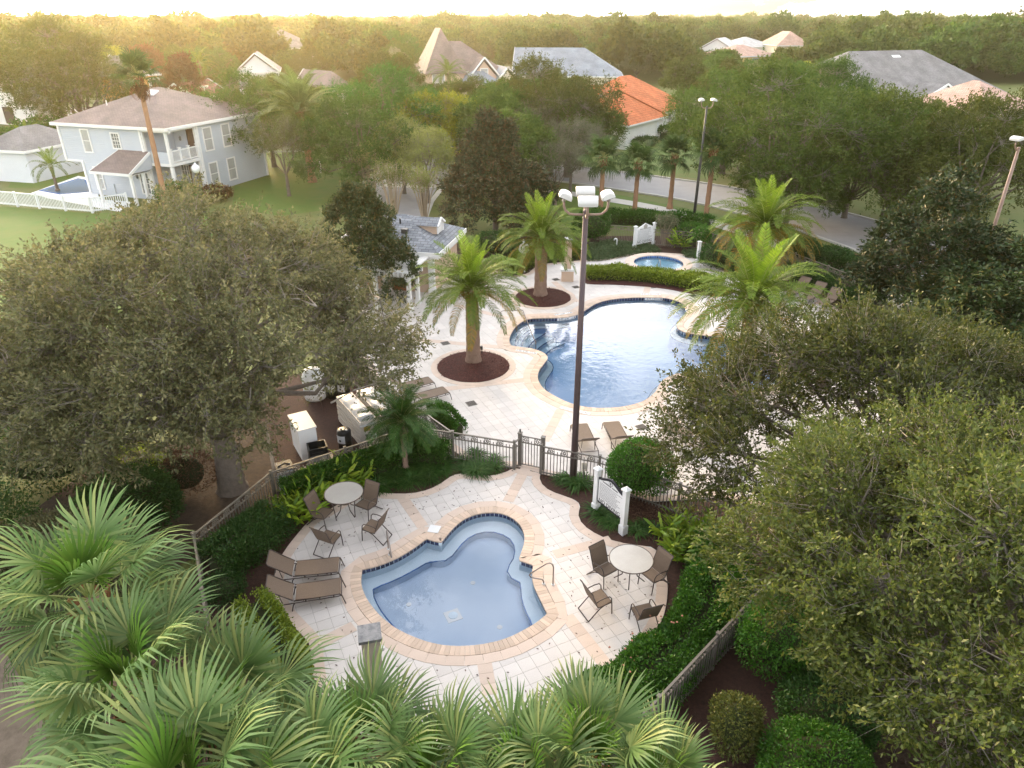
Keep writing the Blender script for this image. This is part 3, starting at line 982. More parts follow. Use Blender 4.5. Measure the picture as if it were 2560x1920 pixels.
# ---------------------------------------------------------------- main pool
mp = thing('main_pool', 'large blue lobed swimming pool reflecting white clouds', 'pool')
MBENCH = relax(offset_ring(resample(MAINR, .25), -.34), 2)
MB().wall(MAINR, -1.3, .03).build('basin_wall', 'plaster_bench', mp)
MB().sheet([MAINR, MBENCH], -.42).build('bench', 'plaster_bench', mp)
mb = MB()
mb.wall(MBENCH, -1.3, -.42)
mb.sheet([MBENCH], -1.25)
mb.build('basin_floor', 'plaster_blue', mp)
mb = MB()
for i in range(len(MBENCH)):
    mb.beam((*MBENCH[i], -.418), (*MBENCH[(i + 1) % len(MBENCH)], -.418), 0.035, 0.02)
mb.build('step_edge_tile', 'tile_blue', mp)
steps = [[(0.78,34.3),(0.3,33.29),(0.16,32.03),(0.19,30.9)], [(1.22,34.3),(0.62,33.16),(0.43,31.91),(0.44,30.8)], [(1.76,34.25),(1,33.03),(0.74,31.79),(0.68,30.71)],
         [(2.27,34.14),(1.4,32.91),(1.02,31.67),(0.94,30.62)], [(2.71,33.82),(1.9,32.91),(1.31,31.55),(1.18,30.49)]]
west = [(-0.19,30.9),(-0.2,32.28),(0.31,34.36)]
for k, s in enumerate(steps[::-1]):
    ln = resample(smooth_ring(s + [s[-1]], (0, 3, 4), 6)[:18] + [s[-1]], .2, False)
    z = -1.1 + .2 * k
    MB().prism([p for p in ln if True] + [west[0], west[1], west[2]], -1.25, z).build('pool_step', 'plaster_step', mp)
    mb = MB()
    for i in range(len(ln) - 1):
        mb.beam((*ln[i], z + .004), (*ln[i + 1], z + .004), .05, .03)
    mb.build('step_edge_tile', 'tile_blue', mp)
waterline(mp, MAINR, -.16, .022, 'tile_navy', .16)
MB().sheet([offset_ring(MAINR, -.006)], -.12).build('water', 'water_pool', mp)
paver_ring(mp, MAINR, 0, .30, .15, .012, .052, 'coping_brick', 'coping', 220, .03, .955)
paver_ring(mp, MAINR, .305, .62, .42, .02, .048, 'coping_paver', 'band', 60)


def depth_sign(parent, p, ang, txt, w, z=.056, vertical=False):
    if vertical:
        o = MB().box((0, 0, 0), (w, .012, .13)).build('depth_marker', 'white_paint', parent, loc=(*p, z))
        o.rotation_euler = (0, 0, ang)
        text_mesh('lettering', txt, .13, 'print_black', o, (0, -.0085, 0), (R(90), 0, 0), bold=.002)
    else:
        o = MB().box((0, 0, 0), (w, .16, .012)).build('depth_marker', 'white_paint', parent, loc=(*p, z))
        o.rotation_euler = (0, 0, ang)
        text_mesh('lettering', txt, .14, 'print_black', o, (0, 0, .0065), (0, 0, 0), bold=.002)


def on_ring(ring, p, d):
    i = min(range(len(ring)), key=lambda k: math.hypot(ring[k][0] - p[0], ring[k][1] - p[1]))
    a, b = ring[i - 1], ring[(i + 1) % len(ring)]
    ang = math.atan2(b[1] - a[1], b[0] - a[0])
    return (ring[i][0] + math.sin(ang) * d, ring[i][1] - math.cos(ang) * d), ang


for px, t, w in (((7.73,37.6), '4 FT. 4 IN', .75), ((8.24,37.57), '1.3 M', .36), ((2.77,34.69), '3 FT. 6 IN', .75), ((3.24,34.91), '1.1 M', .36)):
    p, a = on_ring(MAINR, px, -.012)
    depth_sign(mp, p, a + math.pi, t, w, -.055, True)
for px, t, w, fl in (((0.7,30.46), '3 FT. 6 IN  1.1 M', 1.05, 0), ((2.64,24.82), '3 FT. 10 IN  1.2 M', 1.25, 0), ((6.5,26.85), '4 FT. 0 IN', .8, 0), ((7.8,37.99), '4 FT. 4 IN  1.3 M', 1.1, 1), ((2.84,34.91), '3 FT. 6 IN  1.1 M', 1.0, 1)):
    p, a = on_ring(MAINR, px, .45)
    depth_sign(mp, p, a + (math.pi if fl else 0), t, w)

# hand rail going down the steps of the main pool
hr = thing('pool_handrail', 'long slanting steel handrail over the main pool steps', 'handrail')
a, b = (-0.56,33.29), (1.16,31.67)
a = (a[0], a[1], .04)
t1 = (-0.37,32.72,0.9)
t2 = (0.34,32.46,0.9)
MB().tube([a, (a[0], a[1], .86), (a[0] + .1, a[1] + .03, .92), (a[0] + 1.1, a[1] + .1, .92), (b[0] - .1, b[1] + .05, .10), (b[0], b[1], -.05), (b[0], b[1], -.7)], .024, 8).build('rail', 'steel', hr, True)

# grab rails of the wading pool
def grab(p, rz, label):
    g = thing('grab_rail', label, 'handrail', (*p, .05), rz)
    MB().tube([(0, 0, 0), (0, 0, .62), (.03, 0, .72), (.10, 0, .76), (.20, 0, .72), (.62, 0, .33), (.66, 0, .26), (.62, 0, .20), (.52, 0, .17), (.34, 0, .16), (.28, 0, .13), (.26, 0, .07), (.26, 0, 0)], .021, 8).build('rail', 'steel', g, True)
    for x in (0, .26):
        MB().lathe([(.05, 0), (.05, .015), (.025, .02)], 12, (x, 0, .002)).build('escutcheon', 'chrome_white', g)
grab((1.13,14.95), R(172), 'curved steel grab rail on the right edge of the wading pool')
grab((-3.64,16.43), R(-72), 'curved steel grab rail on the left edge of the wading pool')

# ---------------------------------------------------------------- raised spa
sc0 = (9.1,42.78)
spa = thing('spa', 'round raised spa with peach rim beside the rules sign', 'spa', sc0)
SR = 2.0
SW = 1.52
def circ(r, n=48):
    return [(r * math.cos(TAU * i / n), r * math.sin(TAU * i / n)) for i in range(n)]
mb = MB()
mb.wall(circ(SR), .02, .36)
mb.build('outer_wall', 'grout', spa)
mb = MB()
for row in range(2):
    for i in range(84):
        t0, t1 = TAU * (i + .5 * row) / 84 + .003, TAU * (i + .5 * row + 1) / 84 - .003
        z0 = .04 + row * .16
        r = SR + .006
        mb.quad((r * math.cos(t0), r * math.sin(t0), z0), (r * math.cos(t1), r * math.sin(t1), z0), (r * math.cos(t1), r * math.sin(t1), z0 + .15), (r * math.cos(t0), r * math.sin(t0), z0 + .15))
kind(mb.build('wall_tile', 'tile_mixed', spa), 'stuff')
for i in range(44):
    t0, t1 = TAU * i / 44 + .002, TAU * (i + 1) / 44 - .002
    MB().prism([(SW * math.cos(t0), SW * math.sin(t0)), ((SR + .05) * math.cos(t0), (SR + .05) * math.sin(t0)), ((SR + .05) * math.cos(t1), (SR + .05) * math.sin(t1)), (SW * math.cos(t1), SW * math.sin(t1))],
               .35, .41 + random.uniform(-.002, .002)).build('rim_paver', 'band', spa)
mb = MB()
mb.wall(circ(SW + .01), .1, .36)
mb.sheet([circ(SW + .01)], .12)
mb.build('basin', 'plaster_step', spa)
waterline(spa, circ(SW + .008), .2, .35, 'tile_blue', .15)
MB().sheet([circ(SW)], .27).build('water', 'water_spa', spa)
mb = MB()
mb.prism([(-1.95, -.85), (-1.35, -1.45), (-1.75, -1.85), (-2.35, -1.25)], .02, .24)
mb.build('step', 'band', spa)
mb = MB()
mb.prism([(-1.96, -.84), (-1.34, -1.46), (-1.76, -1.86), (-2.36, -1.24)], .03, .2)
mb.build('step_tile', 'tile_mixed', spa)
MB().tube([(-.35, -2.2, .02), (-.35, -2.2, .95), (-.33, -2.0, 1.12), (-.3, -1.6, 1.1), (-.25, -1.0, .7), (-.25, -.95, .3)], .02, 8).build('grab_rail', 'steel', spa, True)

# drain grates let into the decks
for k, (p, lb) in enumerate((((-3.2,31.31), 'square drain grate beside the band left of the front palm'), ((-1.65,25.32), 'square drain grate in front of the left loungers'),
        ((4.95,23.44), 'square drain grate behind the round shrub'), ((2.62,40.63), 'small drain grate beside the far palm trunk'),
        ((3.71,39.29), 'small drain grate left of the tall lamp pole top bed'), ((10.17,37.86), 'small drain grate between hedge bed and main pool'))):
    g = thing('drain_grate', lb, 'drain', (*p, .04), TA, 'square drain grates in the main deck')
    MB().box((0, 0, .004), (.40, .40, .008)).build('frame', 'grout', g)
    mb = MB()
    for i in range(9):
        mb.box((-.16 + .04 * i, 0, .012), (.022, .36, .012))
    mb.build('grille', 'grate', g)

# fallen leaves on the near deck
rngl = np.random.default_rng(77)
lp = []
while len(lp) < 260:
    q = (rngl.uniform(-6.5, 5.2), rngl.uniform(10.5, 20.5))
    if inside(q, DECK_A) and not inside(q, WAD_OUT):
        lp.append(q)
while len(lp) < 420:
    q = (rngl.uniform(-6, 16), rngl.uniform(19, 42))
    if inside(q, DECK_B) and not inside(q, MAIN_OUT):
        lp.append(q)
LITTER = np.c_[np.array(lp), np.full(len(lp), .05)]

# ---------------------------------------------------------------- ornamental metal fence
def star_mesh(sz, m):
    mb = MB()
    h, c, t = sz / 2, sz * .17, .019
    for a in range(4):
        rot = Matrix.Rotation(a * math.pi / 2, 3, 'Y')
        def T(x, z):
            return rot @ Vector((x, 0, z))
        mb.beam(T(-c, c), T(c, c), t, t, (0, 1, 0))
        mb.beam(T(0, c), T(0, h), t, t, (0, 1, 0))
        mb.beam(T(c, c), T(h, h), t, t, (0, 1, 0))
        mb.beam(T(-h, h - .006), T(h, h - .006), t * .9, t * .9, (0, 1, 0))
    return mb.mesh('star_panel', m)


PICKET = {}
STAR = {}
FH = 1.15


def fence(label, a, b, m='fence_metal', single=True, post_gap=2.4, ends=(True, True), z=0.0, group='ornamental metal fences round the pools', starry=True):
    a, b = Vector((a[0], a[1])), Vector((b[0], b[1]))
    L = (b - a).length
    ang = math.atan2(b.y - a.y, b.x - a.x)
    f = thing('metal_fence', label, 'fence', (a.x, a.y, z), ang, group)
    if m not in PICKET:
        PICKET[m] = MB().box((0, 0, FH / 2 - .06), (.024, .024, FH - .14)).mesh('picket', m)
        STAR[m] = star_mesh(.215, m)
    n = max(1, round(L / post_gap))
    pm = MB()
    pm.box((0, 0, FH / 2 + .02), (.075, .075, FH + .04))
    pm.box((0, 0, FH + .055), (.10, .10, .03))
    pme = pm.mesh('post', m)
    for i in range(n + 1):
        if (i == 0 and not ends[0]) or (i == n and not ends[1]):
            continue
        link('post', pme, f, (L * i / n, 0, 0))
    mb = MB().box((L / 2, 0, FH - .012), (L, .055, .038))
    mb.build('top_rail', m, f)
    MB().box((L / 2, 0, FH - .24), (L, .042, .034)).build('middle_rail', m, f)
    MB().box((L / 2, 0, .11), (L, .042, .034)).build('bottom_rail', m, f)
    joined = MB()
    k, step = 0, .115
    x = step
    while x < L - .04:
        if single:
            link('picket', PICKET[m], f, (x, 0, 0))
        else:
            joined.box((x, 0, FH / 2 - .06), (.024, .024, FH - .14))
        x += step
    if joined.f:
        kind(joined.build('picket', m, f), 'stuff')
    x = .30
    while starry and x < L - .2:
        link('star_panel', STAR[m], f, (x + step * .5, 0, FH - .127))
        x += step * 4
    return f


C0, C1 = (-8.89,15.75,1.15), (-7.65,18.81,1.15)
fence('grey fence behind the dark shrubs left of the near loungers', C0, C1, 'fence_metal_light')
e0 = (-7.31,12.52,1.15)
fence('grey fence running toward the fan palms at the left', C0, (e0[0] + .55, e0[1] - 1.1), 'fence_metal_light', ends=(False, True))
fence('fence between the clipped dark hedge and the pool equipment', C1, YARD_C, ends=(False, True))
fence('short fence leg behind the right end of the clipped hedge', YARD_C, YARD_A, ends=(False, True))
fence('fence between the pool equipment and the main deck loungers', YARD_A, (YARD_B[0] - 1.3, YARD_B[1] + 1.6), ends=(False, True))
gl, gbl, gbr, gr = (0.08,20.59,1.15), (0.28,20.87,1.27), (1.06,20.59,1.27), (0.98,20.35,1.15)
fence('fence left of the gate above the grassy clumps', YARD_A, gl, ends=(False, True))
fence('short fence return left of the pool gate', gl, gbl, ends=(False, False))
fence('short fence return right of the pool gate', gr, gbr, ends=(True, False))
fs, ft, ft2 = (2.89,19.69,1.15), (6.45,17.14,1.15), (7.51,16.57,1.15)
fence('fence right of the gate behind the lamp pole', gr, fs, ends=(False, True))
fence('fence under the right oak beyond the round shrub', fs, ft2, ends=(False, True))
r1, r4 = (6.61,13.94,1.15), (1.97,9.22,1.15)
dx = ((r1[0] - r4[0]), (r1[1] - r4[1]))
fence('dark fence slanting along the right edge of the near deck', (r4[0] - dx[0] * .12, r4[1] - dx[1] * .12), (r1[0] + dx[0] * .35, r1[1] + dx[1] * .35))
ff = [(5.95,49.16,1.15), (13.35,46.6,1.15), (17.27,42.21,1.15), (19.32,37.25,1.15)]
fence('far fence behind the spa rules sign', ff[0], ff[1], 'fence_metal_light', False)
fence('far fence behind the yellowing date palm', ff[1], ff[2], 'fence_metal_light', False, ends=(False, True))
fence('far fence behind the row of loungers at right', ff[2], ff[3], 'fence_metal_light', False, ends=(False, True))

# gate
gv = Vector((gbr[0] - gbl[0], gbr[1] - gbl[1]))
GL = gv.length
gate = thing('pool_gate', 'metal gate between its two thick posts', 'gate', (gbl[0], gbl[1], 0), math.atan2(gv.y, gv.x))
for x in (0, GL):
    MB().box((x, 0, .67), (.12, .12, 1.34)).box((x, 0, 1.355), (.15, .15, .03)).build('gate_post', 'fence_metal', gate)
MB().tube([(0, 0, 1.37), (0, 0, 1.49)], [.02, .035], 8).build('latch', 'black_plastic', gate)
for zz, nm in ((1.24, 'top_rail'), (.99, 'middle_rail'), (.10, 'bottom_rail')):
    MB().box((GL / 2, 0, zz), (GL - .13, .036, .034)).build(nm, 'fence_metal', gate)
for i in range(1, 8):
    link('picket', PICKET['fence_metal'], gate, (GL * i / 8, 0, .07))
for i in (2, 6):
    link('star_panel', STAR['fence_metal'], gate, (GL * i / 8, 0, 1.115))

# ---------------------------------------------------------------- patio tables and chairs
def make_table(label, p):
    t = thing('patio_table', label, 'table', (*p, .045), random.uniform(0, 1))
    r = .565
    MB().lathe([(r - .012, .70), (r - .012, .714)], 48).build('glass_top', 'table_glass', t)
    pts = [(r * math.cos(TAU * i / 40), r * math.sin(TAU * i / 40), .706) for i in range(41)]
    MB().tube(pts, .016, 6, False).build('rim', 'bronze', t, True)
    for k in range(4):
        a = TAU * k / 4 + .4
        c, s = math.cos(a), math.sin(a)
        MB().tube([(.44 * c, .44 * s, .69), (.26 * c, .26 * s, .62), (.13 * c, .13 * s, .42), (.20 * c, .20 * s, .16), (.40 * c, .40 * s, 0)], .016, 6).build('leg', 'bronze', t, True)
    MB().lathe([(.16, .36), (.16, .385)], 20).build('brace_ring', 'bronze', t)
    return t


CH = None


def make_chair():
    t = thing('patio_chair', 'x', 'chair')
    W = .265
    def sling(path, name):
        mb = MB()
        for (y0, z0), (y1, z1) in zip(path[:-1], path[1:]):
            n = Vector((0, -(z1 - z0), y1 - y0)).normalized() * .008
            a = [Vector((-W + .01, y0, z0)), Vector((W - .01, y0, z0)), Vector((W - .01, y1, z1)), Vector((-W + .01, y1, z1))]
            mb.add([q + n for q in a] + [q - n for q in a], [(0, 1, 2, 3), (7, 6, 5, 4), (0, 4, 5, 1), (2, 6, 7, 3), (1, 5, 6, 2), (0, 3, 7, 4)])
        mb.build(name, 'sling', t)
    sling([(.25, .415), (.22, .435), (.10, .41), (-.06, .385), (-.18, .385)], 'seat')
    sling([(-.185, .40), (-.23, .52), (-.30, .72), (-.37, .92), (-.42, .99)], 'backrest')
    for s in (-1, 1):
        x = s * W
        MB().tube([(x, .27, 0), (x, .25, .30), (x, .22, .56), (x, .16, .635), (x, .02, .645), (x, -.14, .62), (x, -.26, .57)], .0155, 6).build('armrest', 'bronze', t, True)
        MB().tube([(x, .24, .42), (x, .1, .40), (x, -.18, .385), (x, -.23, .52), (x, -.37, .92), (x, -.43, 1.0)], .0155, 6).build('side_frame', 'bronze', t, True)
        MB().tube([(x, .02, .395), (x, -.12, .33), (x, -.44, .015)], .0155, 6).build('leg', 'bronze', t, True)
    MB().tube([(-W, -.44, .016), (W, -.44, .016)], .0155, 6).build('rear_bar', 'bronze', t)
    MB().tube([(-W, -.43, 1.0), (W, -.43, 1.0)], .0155, 6).build('top_bar', 'bronze', t)
    MB().tube([(-W, .24, .42), (W, .24, .42)], .0155, 6).build('front_bar', 'bronze', t)
    return t


def put_chair(p, c, label):
    global CH
    rz = math.atan2(c[1] - p[1], c[0] - p[0]) - math.pi / 2
    if CH is None:
        CH = make_chair()
        CH.location = (p[0], p[1], .047)
        CH.rotation_euler = (0, 0, rz)
        CH['label'] = label
        CH['group'] = 'sling chairs round the patio tables'
    else:
        dup(CH, (p[0], p[1], .047), rz, label)


t1c, t2c = (-4.98,17.28,0.75), (3.1,14.39,0.75)
make_table('round glass patio table by the yellow-green ginger plants', t1c)
make_table('round glass patio table at the right rim of the near deck', t2c)


def around(c, ang, r=.92):
    return (c[0] + r * math.cos(ang), c[1] + r * math.sin(ang))


for ang, lb in ((R(62), 'brown sling chair at the left table nearest the grassy clumps'), (R(158), 'brown sling chair between the left table and the ginger leaves'),
                (R(-115), 'brown sling chair of the left table with its back to the loungers'), (R(-20), 'brown sling chair of the left table facing away from the wading pool')):
    put_chair(around(t1c, ang, .9), t1c, lb)
for ang, lb in ((R(125), 'brown sling chair of the right table nearest the rules sign'), (R(35), 'brown sling chair of the right table beside the mulch edge'),
                (R(205), 'brown sling chair of the right table nearest the wading pool rail'), (R(-72), 'brown sling chair of the right table nearest the red-flowered hedge')):
    put_chair(around(t2c, ang, .92), t2c, lb)

# ---------------------------------------------------------------- sun loungers
LO = None


def make_lounger():
    t = thing('sun_lounger', 'x', 'lounger', group='brown sling sun loungers')
    W, HX, L, Z = .31, .70, 1.92, .35
    def slab(p0, p1, name):
        mb = MB()
        n = Vector((-(p1[1] - p0[1]), 0, p1[0] - p0[0])).normalized() * .008
        N = 6
        pts = [(p0[0] + (p1[0] - p0[0]) * i / N, p0[1] + (p1[1] - p0[1]) * i / N - .018 * math.sin(math.pi * i / N)) for i in range(N + 1)]
        for a, b in zip(pts[:-1], pts[1:]):
            q = [Vector((a[0], -W + .015, a[1])), Vector((b[0], -W + .015, b[1])), Vector((b[0], W - .015, b[1])), Vector((a[0], W - .015, a[1]))]
            mb.add([v + n for v in q] + [v - n for v in q], [(0, 1, 2, 3), (7, 6, 5, 4), (0, 4, 5, 1), (2, 6, 7, 3), (1, 5, 6, 2), (0, 3, 7, 4)])
        mb.build(name, 'sling', t)
    slab((HX + .04, Z + .02), (L - .02, Z + .02), 'seat')
    bx, bz = .06, .84
    slab((HX - .03, Z + .03), (bx, bz), 'backrest')
    for s in (-1, 1):
        y = s * W
        MB().tube([(HX - .55, y, Z - .09), (HX, y, Z - .075), (L - .12, y, Z - .06), (L, y, Z - .04)], .014, 6).build('lower_rail', 'bronze', t, True)
        MB().tube([(HX, y, Z), (L - .06, y, Z + .012), (L, y, Z - .02), (L + .08, y, .01)], .016, 6).build('side_rail', 'bronze', t, True)
        MB().tube([(HX - .02, y, Z + .02), (bx + .04, y, bz - .03), (bx, y * .9, bz + .01)], .016, 6).build('back_frame', 'bronze', t, True)
        MB().tube([(HX + .02, y, Z - .07), (HX - .03, y, Z - .14), (HX - .08, y, .01)], .016, 6).build('leg', 'bronze', t, True)
        MB().tube([(HX - .55, y, Z - .09), (HX - .62, y, .01)], .016, 6).build('leg', 'bronze', t, True)
        MB().tube([(HX - .36, y * .8, Z + .24), (HX - .30, y * .8, Z - .08)], .011, 5).build('back_strut', 'bronze', t, True)
        for k in range(3):
            x = HX + .3 + k * .36
            MB().box((x, y, Z - .03), (.03, .02, .07)).build('spacer', 'bronze', t)
    MB().tube([(bx, -W * .9, bz + .01), (bx, W * .9, bz + .01)], .016, 6).build('top_bar', 'bronze', t)
    MB().tube([(L, -W, Z - .02), (L, W, Z - .02)], .016, 6).build('foot_bar', 'bronze', t)
    MB().tube([(HX - .55, -W, Z - .09), (HX - .55, W, Z - .09)], .014, 6).build('rear_bar', 'bronze', t)
    for k in range(3):
        x = HX + .3 + k * .36
        MB().tube([(x, -W, Z - .03), (x, W, Z - .03)], .012, 5).build('cross_bar', 'bronze', t)
    return t


def put_lounger(p, rz, label):
    """p is the ground point under the hinge between seat and back."""
    global LO
    c, s = math.cos(rz), math.sin(rz)
    loc = (p[0] - .70 * c, p[1] - .70 * s, .047)
    if LO is None:
        LO = make_lounger()
        LO.location, LO.rotation_euler, LO['label'] = loc, (0, 0, rz), label
    else:
        dup(LO, loc, rz, label)


def along(a, b, label, side):
    """Near rail hinge a to foot b measured at rail height; side steps to the centre line."""
    v = Vector((b[0] - a[0], b[1] - a[1])).normalized()
    n = Vector((-v.y, v.x)) * .31 * side
    put_lounger((a[0] + n.x, a[1] + n.y), math.atan2(v.y, v.x), label)


along((-5.98,14.89,0.36), (-4.83,15.05,0.36), 'brown sling lounger behind the other at the near pool', 1)
along((-5.71,13.97,0.36), (-4.67,14.19,0.36), 'brown sling lounger nearest the lime shrub at the near pool', 1)
along((-4.3,25.89,0.36), (-3.34,26.43,0.36), 'brown lounger by the yard fence, the farther of the pair', 1)
along((-3.58,24.97,0.36), (-2.66,25.51,0.36), 'brown lounger by the yard fence, the nearer of the pair', 1)
put_lounger((2.68,21.87), R(98), 'brown lounger just behind the fence right of the lamp pole')
put_lounger((3.9,22.03), R(98), 'brown lounger mostly hidden behind the round shrub')
put_lounger((6.7,22.31), R(150), 'brown lounger at the left edge of the right oak crown')
put_lounger((12.26,21.37), R(140), 'brown lounger seen through the right oak branches')
put_lounger((15.48,39.12), R(222), 'brown lounger farthest left of the row by the far fence')
put_lounger((16.21,38.18), R(222), 'brown lounger second from left by the far fence')
put_lounger((16.74,37.29), R(222), 'brown lounger third from left by the far fence')
put_lounger((17.19,36.31), R(222), 'brown lounger farthest right of the row by the far fence')

# ---------------------------------------------------------------- lamp poles
def head_mesh():
    mb = MB()
    N = 12
    prof = []
    for i in range(N):
        a = math.pi * i / (N - 1)
        prof.append((-.19 * math.cos(a), .06 + .17 * math.sin(a) ** .55))
    rows = [(-.27, .80, .02), (-.25, .96, .005), (-.10, 1.0, 0), (.10, 1.0, 0), (.25, .96, .005), (.27, .80, .02)]
    vs, fs = [], []
    for x, k, dz in rows:
        for y, z in prof:
            vs.append((x, y * k, z * k + dz))
    for r in range(len(rows) - 1):
        for i in range(N - 1):
            fs.append((r * N + i, r * N + i + 1, (r + 1) * N + i + 1, (r + 1) * N + i))
    fs.append(tuple(range(N))[::-1])
    fs.append(tuple((len(rows) - 1) * N + i for i in range(N)))
    fs.append(tuple(r * N for r in range(len(rows))) + tuple(r * N + N - 1 for r in reversed(range(len(rows)))))
    mb.add(vs, fs)
    return mb


def lamp(label, p, h, heads, r0=.115, r1=.075, m='pole_rust', reach=.62):
    t = thing('lamp_pole', label, 'lamp pole', (*p, 0))
    MB().tube([(0, 0, 0), (0, 0, h * .5), (0, 0, h)], [r0, (r0 + r1) / 2, r1], 14).build('pole', m, t, True)
    MB().lathe([(r1 + .01, h - .02), (r1 + .01, h + .03), (.03, h + .06)], 12).build('pole_cap', m, t)
    hm = head_mesh().mesh('lamp_head', 'lamp_shell', False)
    for ang, tilt in heads:
        c, s = math.cos(ang), math.sin(ang)
        MB().tube([(0, 0, h - .08), (.30 * reach / .62 * c, .30 * reach / .62 * s, h - .08), ((reach - .16) * c, (reach - .16) * s, h - .06),
                   ((reach - .04) * c, (reach - .04) * s, h + .04), (reach * c, reach * s, h + .16), (reach * c, reach * s, h + .32)], .034, 8).build('arm', 'pole_arm', t, True)
        e = link('lamp_head', hm, t, (reach * c, reach * s, h + .34), (tilt, 0, ang + math.pi / 2))
        MB().box((0, -.004, .052), (.44, .30, .012)).build('lens', 'lamp_glass', e)
        MB().lathe([(.05, -.06), (.06, .05)], 10).build('knuckle', 'steel', e)
    return t


lamp('tall rusty lamp pole with four white lamp heads by the gate', (2.08,20.07), 9.1,
     [(R(178), R(-22)), (R(2), R(-18)), (R(-92), R(22)), (R(88), R(-22))])
lamp('slim dark lamp pole with two white heads near the street', (13.76,53.68), 8.3, [(R(178), R(10)), (R(2), R(10))], .12, .07, 'dark_metal', .42)
lamp('lamp pole cut off by the right edge of the picture', (24.6, 36.0), 8.3, [(R(200), R(10))], .11, .07, 'pole_arm', .3)

# ---------------------------------------------------------------- rules signs
def ogee(w, h, rise, n=24):
    top = []
    for i in range(n + 1):
        u = i / n
        top.append((w / 2 - w * u, h + rise * (0.5 - 0.5 * math.cos(TAU * u)) ** 1.0 - (.02 if i in (0, n) else 0)))
    return [(-w / 2, 0), (w / 2, 0)] + top


def plate(poly, y0, y1):
    mb = MB()
    n = len(poly)
    mb.add([(p[0], y0, p[1]) for p in poly] + [(p[0], y1, p[1]) for p in poly],
           [tuple(range(n)), tuple(range(2 * n - 1, n - 1, -1))] + [(i, n + i, n + (i + 1) % n, (i + 1) % n) for i in range(n)])
    return mb


def rules_sign(label, a, b, zpost, zb, ph, rise, peaked, emblem, top_text):
    v = Vector((b[0] - a[0], b[1] - a[1]))
    L = v.length
    t = thing('rules_sign', label, 'sign', (a[0], a[1], .01), math.atan2(v.y, v.x))
    pw = .155
    for x in (0, L):
        mb = MB().box((x, 0, zpost / 2), (pw, pw, zpost)).box((x, 0, .16), (pw + .05, pw + .05, .32)).box((x, 0, zpost + .02), (pw + .07, pw + .07, .04))
        h = pw / 2 + .035
        mb.add([(x - h, -h, zpost + .04), (x + h, -h, zpost + .04), (x + h, h, zpost + .04), (x - h, h, zpost + .04), (x, 0, zpost + .12)],
               [(0, 1, 4), (1, 2, 4), (2, 3, 4), (3, 0, 4)])
        mb.build('post', 'white_paint', t)
    w = L - pw - .004
    poly = ogee(w, ph, rise) if not peaked else [(-w / 2, 0), (w / 2, 0), (w / 2, ph), (w * .25, ph + rise * .45), (0, ph + rise), (-w * .25, ph + rise * .45), (-w / 2, ph)]
    def sh(p, dz=0):
        return [(q[0] + L / 2, q[1] + zb + dz) for q in p]
    bd = plate(sh(poly), -.028, .028)
    bd.build('board_edge', 'print_black' if not peaked else 'white_paint', t)
    cx, cz = 0, (ph + rise * .4) / 2
    inner = [(q[0] * (w - .07) / w, cz + (q[1] - cz) * (1 - .075 / (ph * .6))) for q in poly]
    face = plate(sh(inner), -.033, .033).build('board_face', 'white_paint', t)
    y = -.0355
    s = w / 1.0
    text_mesh('lettering', 'NO DIVING', .165 * s, 'print_black', face, (L / 2, y, zb + .13), (R(90), 0, 0), bold=.001)
    rnd = random.Random(4)
    mb = MB()
    zt = zb + ph - .06
    zz = zb + .26
    while zz < zt - .03:
        x = -w * .42
        end = w * rnd.uniform(.18, .42)
        while x < end:
            wl = rnd.uniform(.03, .09) * s
            mb.box((L / 2 + x + wl / 2, y, zz), (wl, .001, .016))
            x += wl + .014
        zz += .052
    mb.build('small_print', 'print_grey', face)
    mb = MB()
    x = -w * .30
    while x < w * .30:
        wl = rnd.uniform(.018, .03)
        mb.box((L / 2 + x, y, zt + .015), (wl, .001, rnd.uniform(.04, .052)))
        x += wl + (.05 if abs(x) < .02 else .012)
    mb.build('heading_print', 'print_black', face)
    er = .085 if not peaked else .17
    ez = zb + ph + rise * (.32 if not peaked else .30)
    ring = [(er * math.cos(TAU * i / 24), er * math.sin(TAU * i / 24)) for i in range(24)]
    em = plate([(q[0] + L / 2, q[1] + ez) for q in ring], y, y - .004).build('emblem', 'print_black' if not peaked else 'emblem_grey', face)
    if not peaked:
        plate([(q[0] * .84 + L / 2, q[1] * .84 + ez) for q in ring], y - .0045, y - .006).build('emblem_disc', 'white_paint', face)
        plate([(q[0] * .42 + L / 2, q[1] * .5 + ez - .005) for q in ring], y - .0065, y - .008).build('emblem_mark', 'print_grey', face)
        MB().box((L / 2 - .003, y - .009, ez + .02), (.03, .001, .06)).build('emblem_mark', 'print_black', face)
    return t


rules_sign('white no diving sign with black rim beside the round shrub', (2.65,18.28), (3.37,17.19), 1.6, .46, .92, .20, False, None, '')
rules_sign('white peaked no diving sign on posts beside the spa', (8.25,46.99), (9.68,47.94), 1.5, .28, 1.05, .32, True, None, '')

# ---------------------------------------------------------------- columns, life ring and small deck fittings
pc = (-2.98,10.86,2.5)
t = thing('square_column', 'square rendered column with dark stone cap among the fan palms', 'column', (pc[0], pc[1], .04), R(14))
MB().box((0, 0, 1.22), (.38, .38, 2.44)).build('shaft', 'column_render', t)
MB().box((0, 0, .2), (.56, .56, .4)).build('base', 'column_render', t)
MB().box((0, 0, 2.48), (.48, .48, .075)).build('cap', 'stone_cap', t)
MB().lathe([(.04, 0), (.05, .08)], 8, (.23, -.05, 2.0)).build('fitting', 'chrome_white', t)
pc = (3.29,40.52)
t = thing('shower_column', 'slim peach column on a white-capped pedestal by the hedge', 'column', (*pc, .04), R(-4))
MB().box((0, 0, .32), (.72, .60, .64)).build('pedestal', 'stucco_peach', t)
MB().box((0, 0, .70), (.84, .72, .12)).build('pedestal_cap', 'white_trim', t)
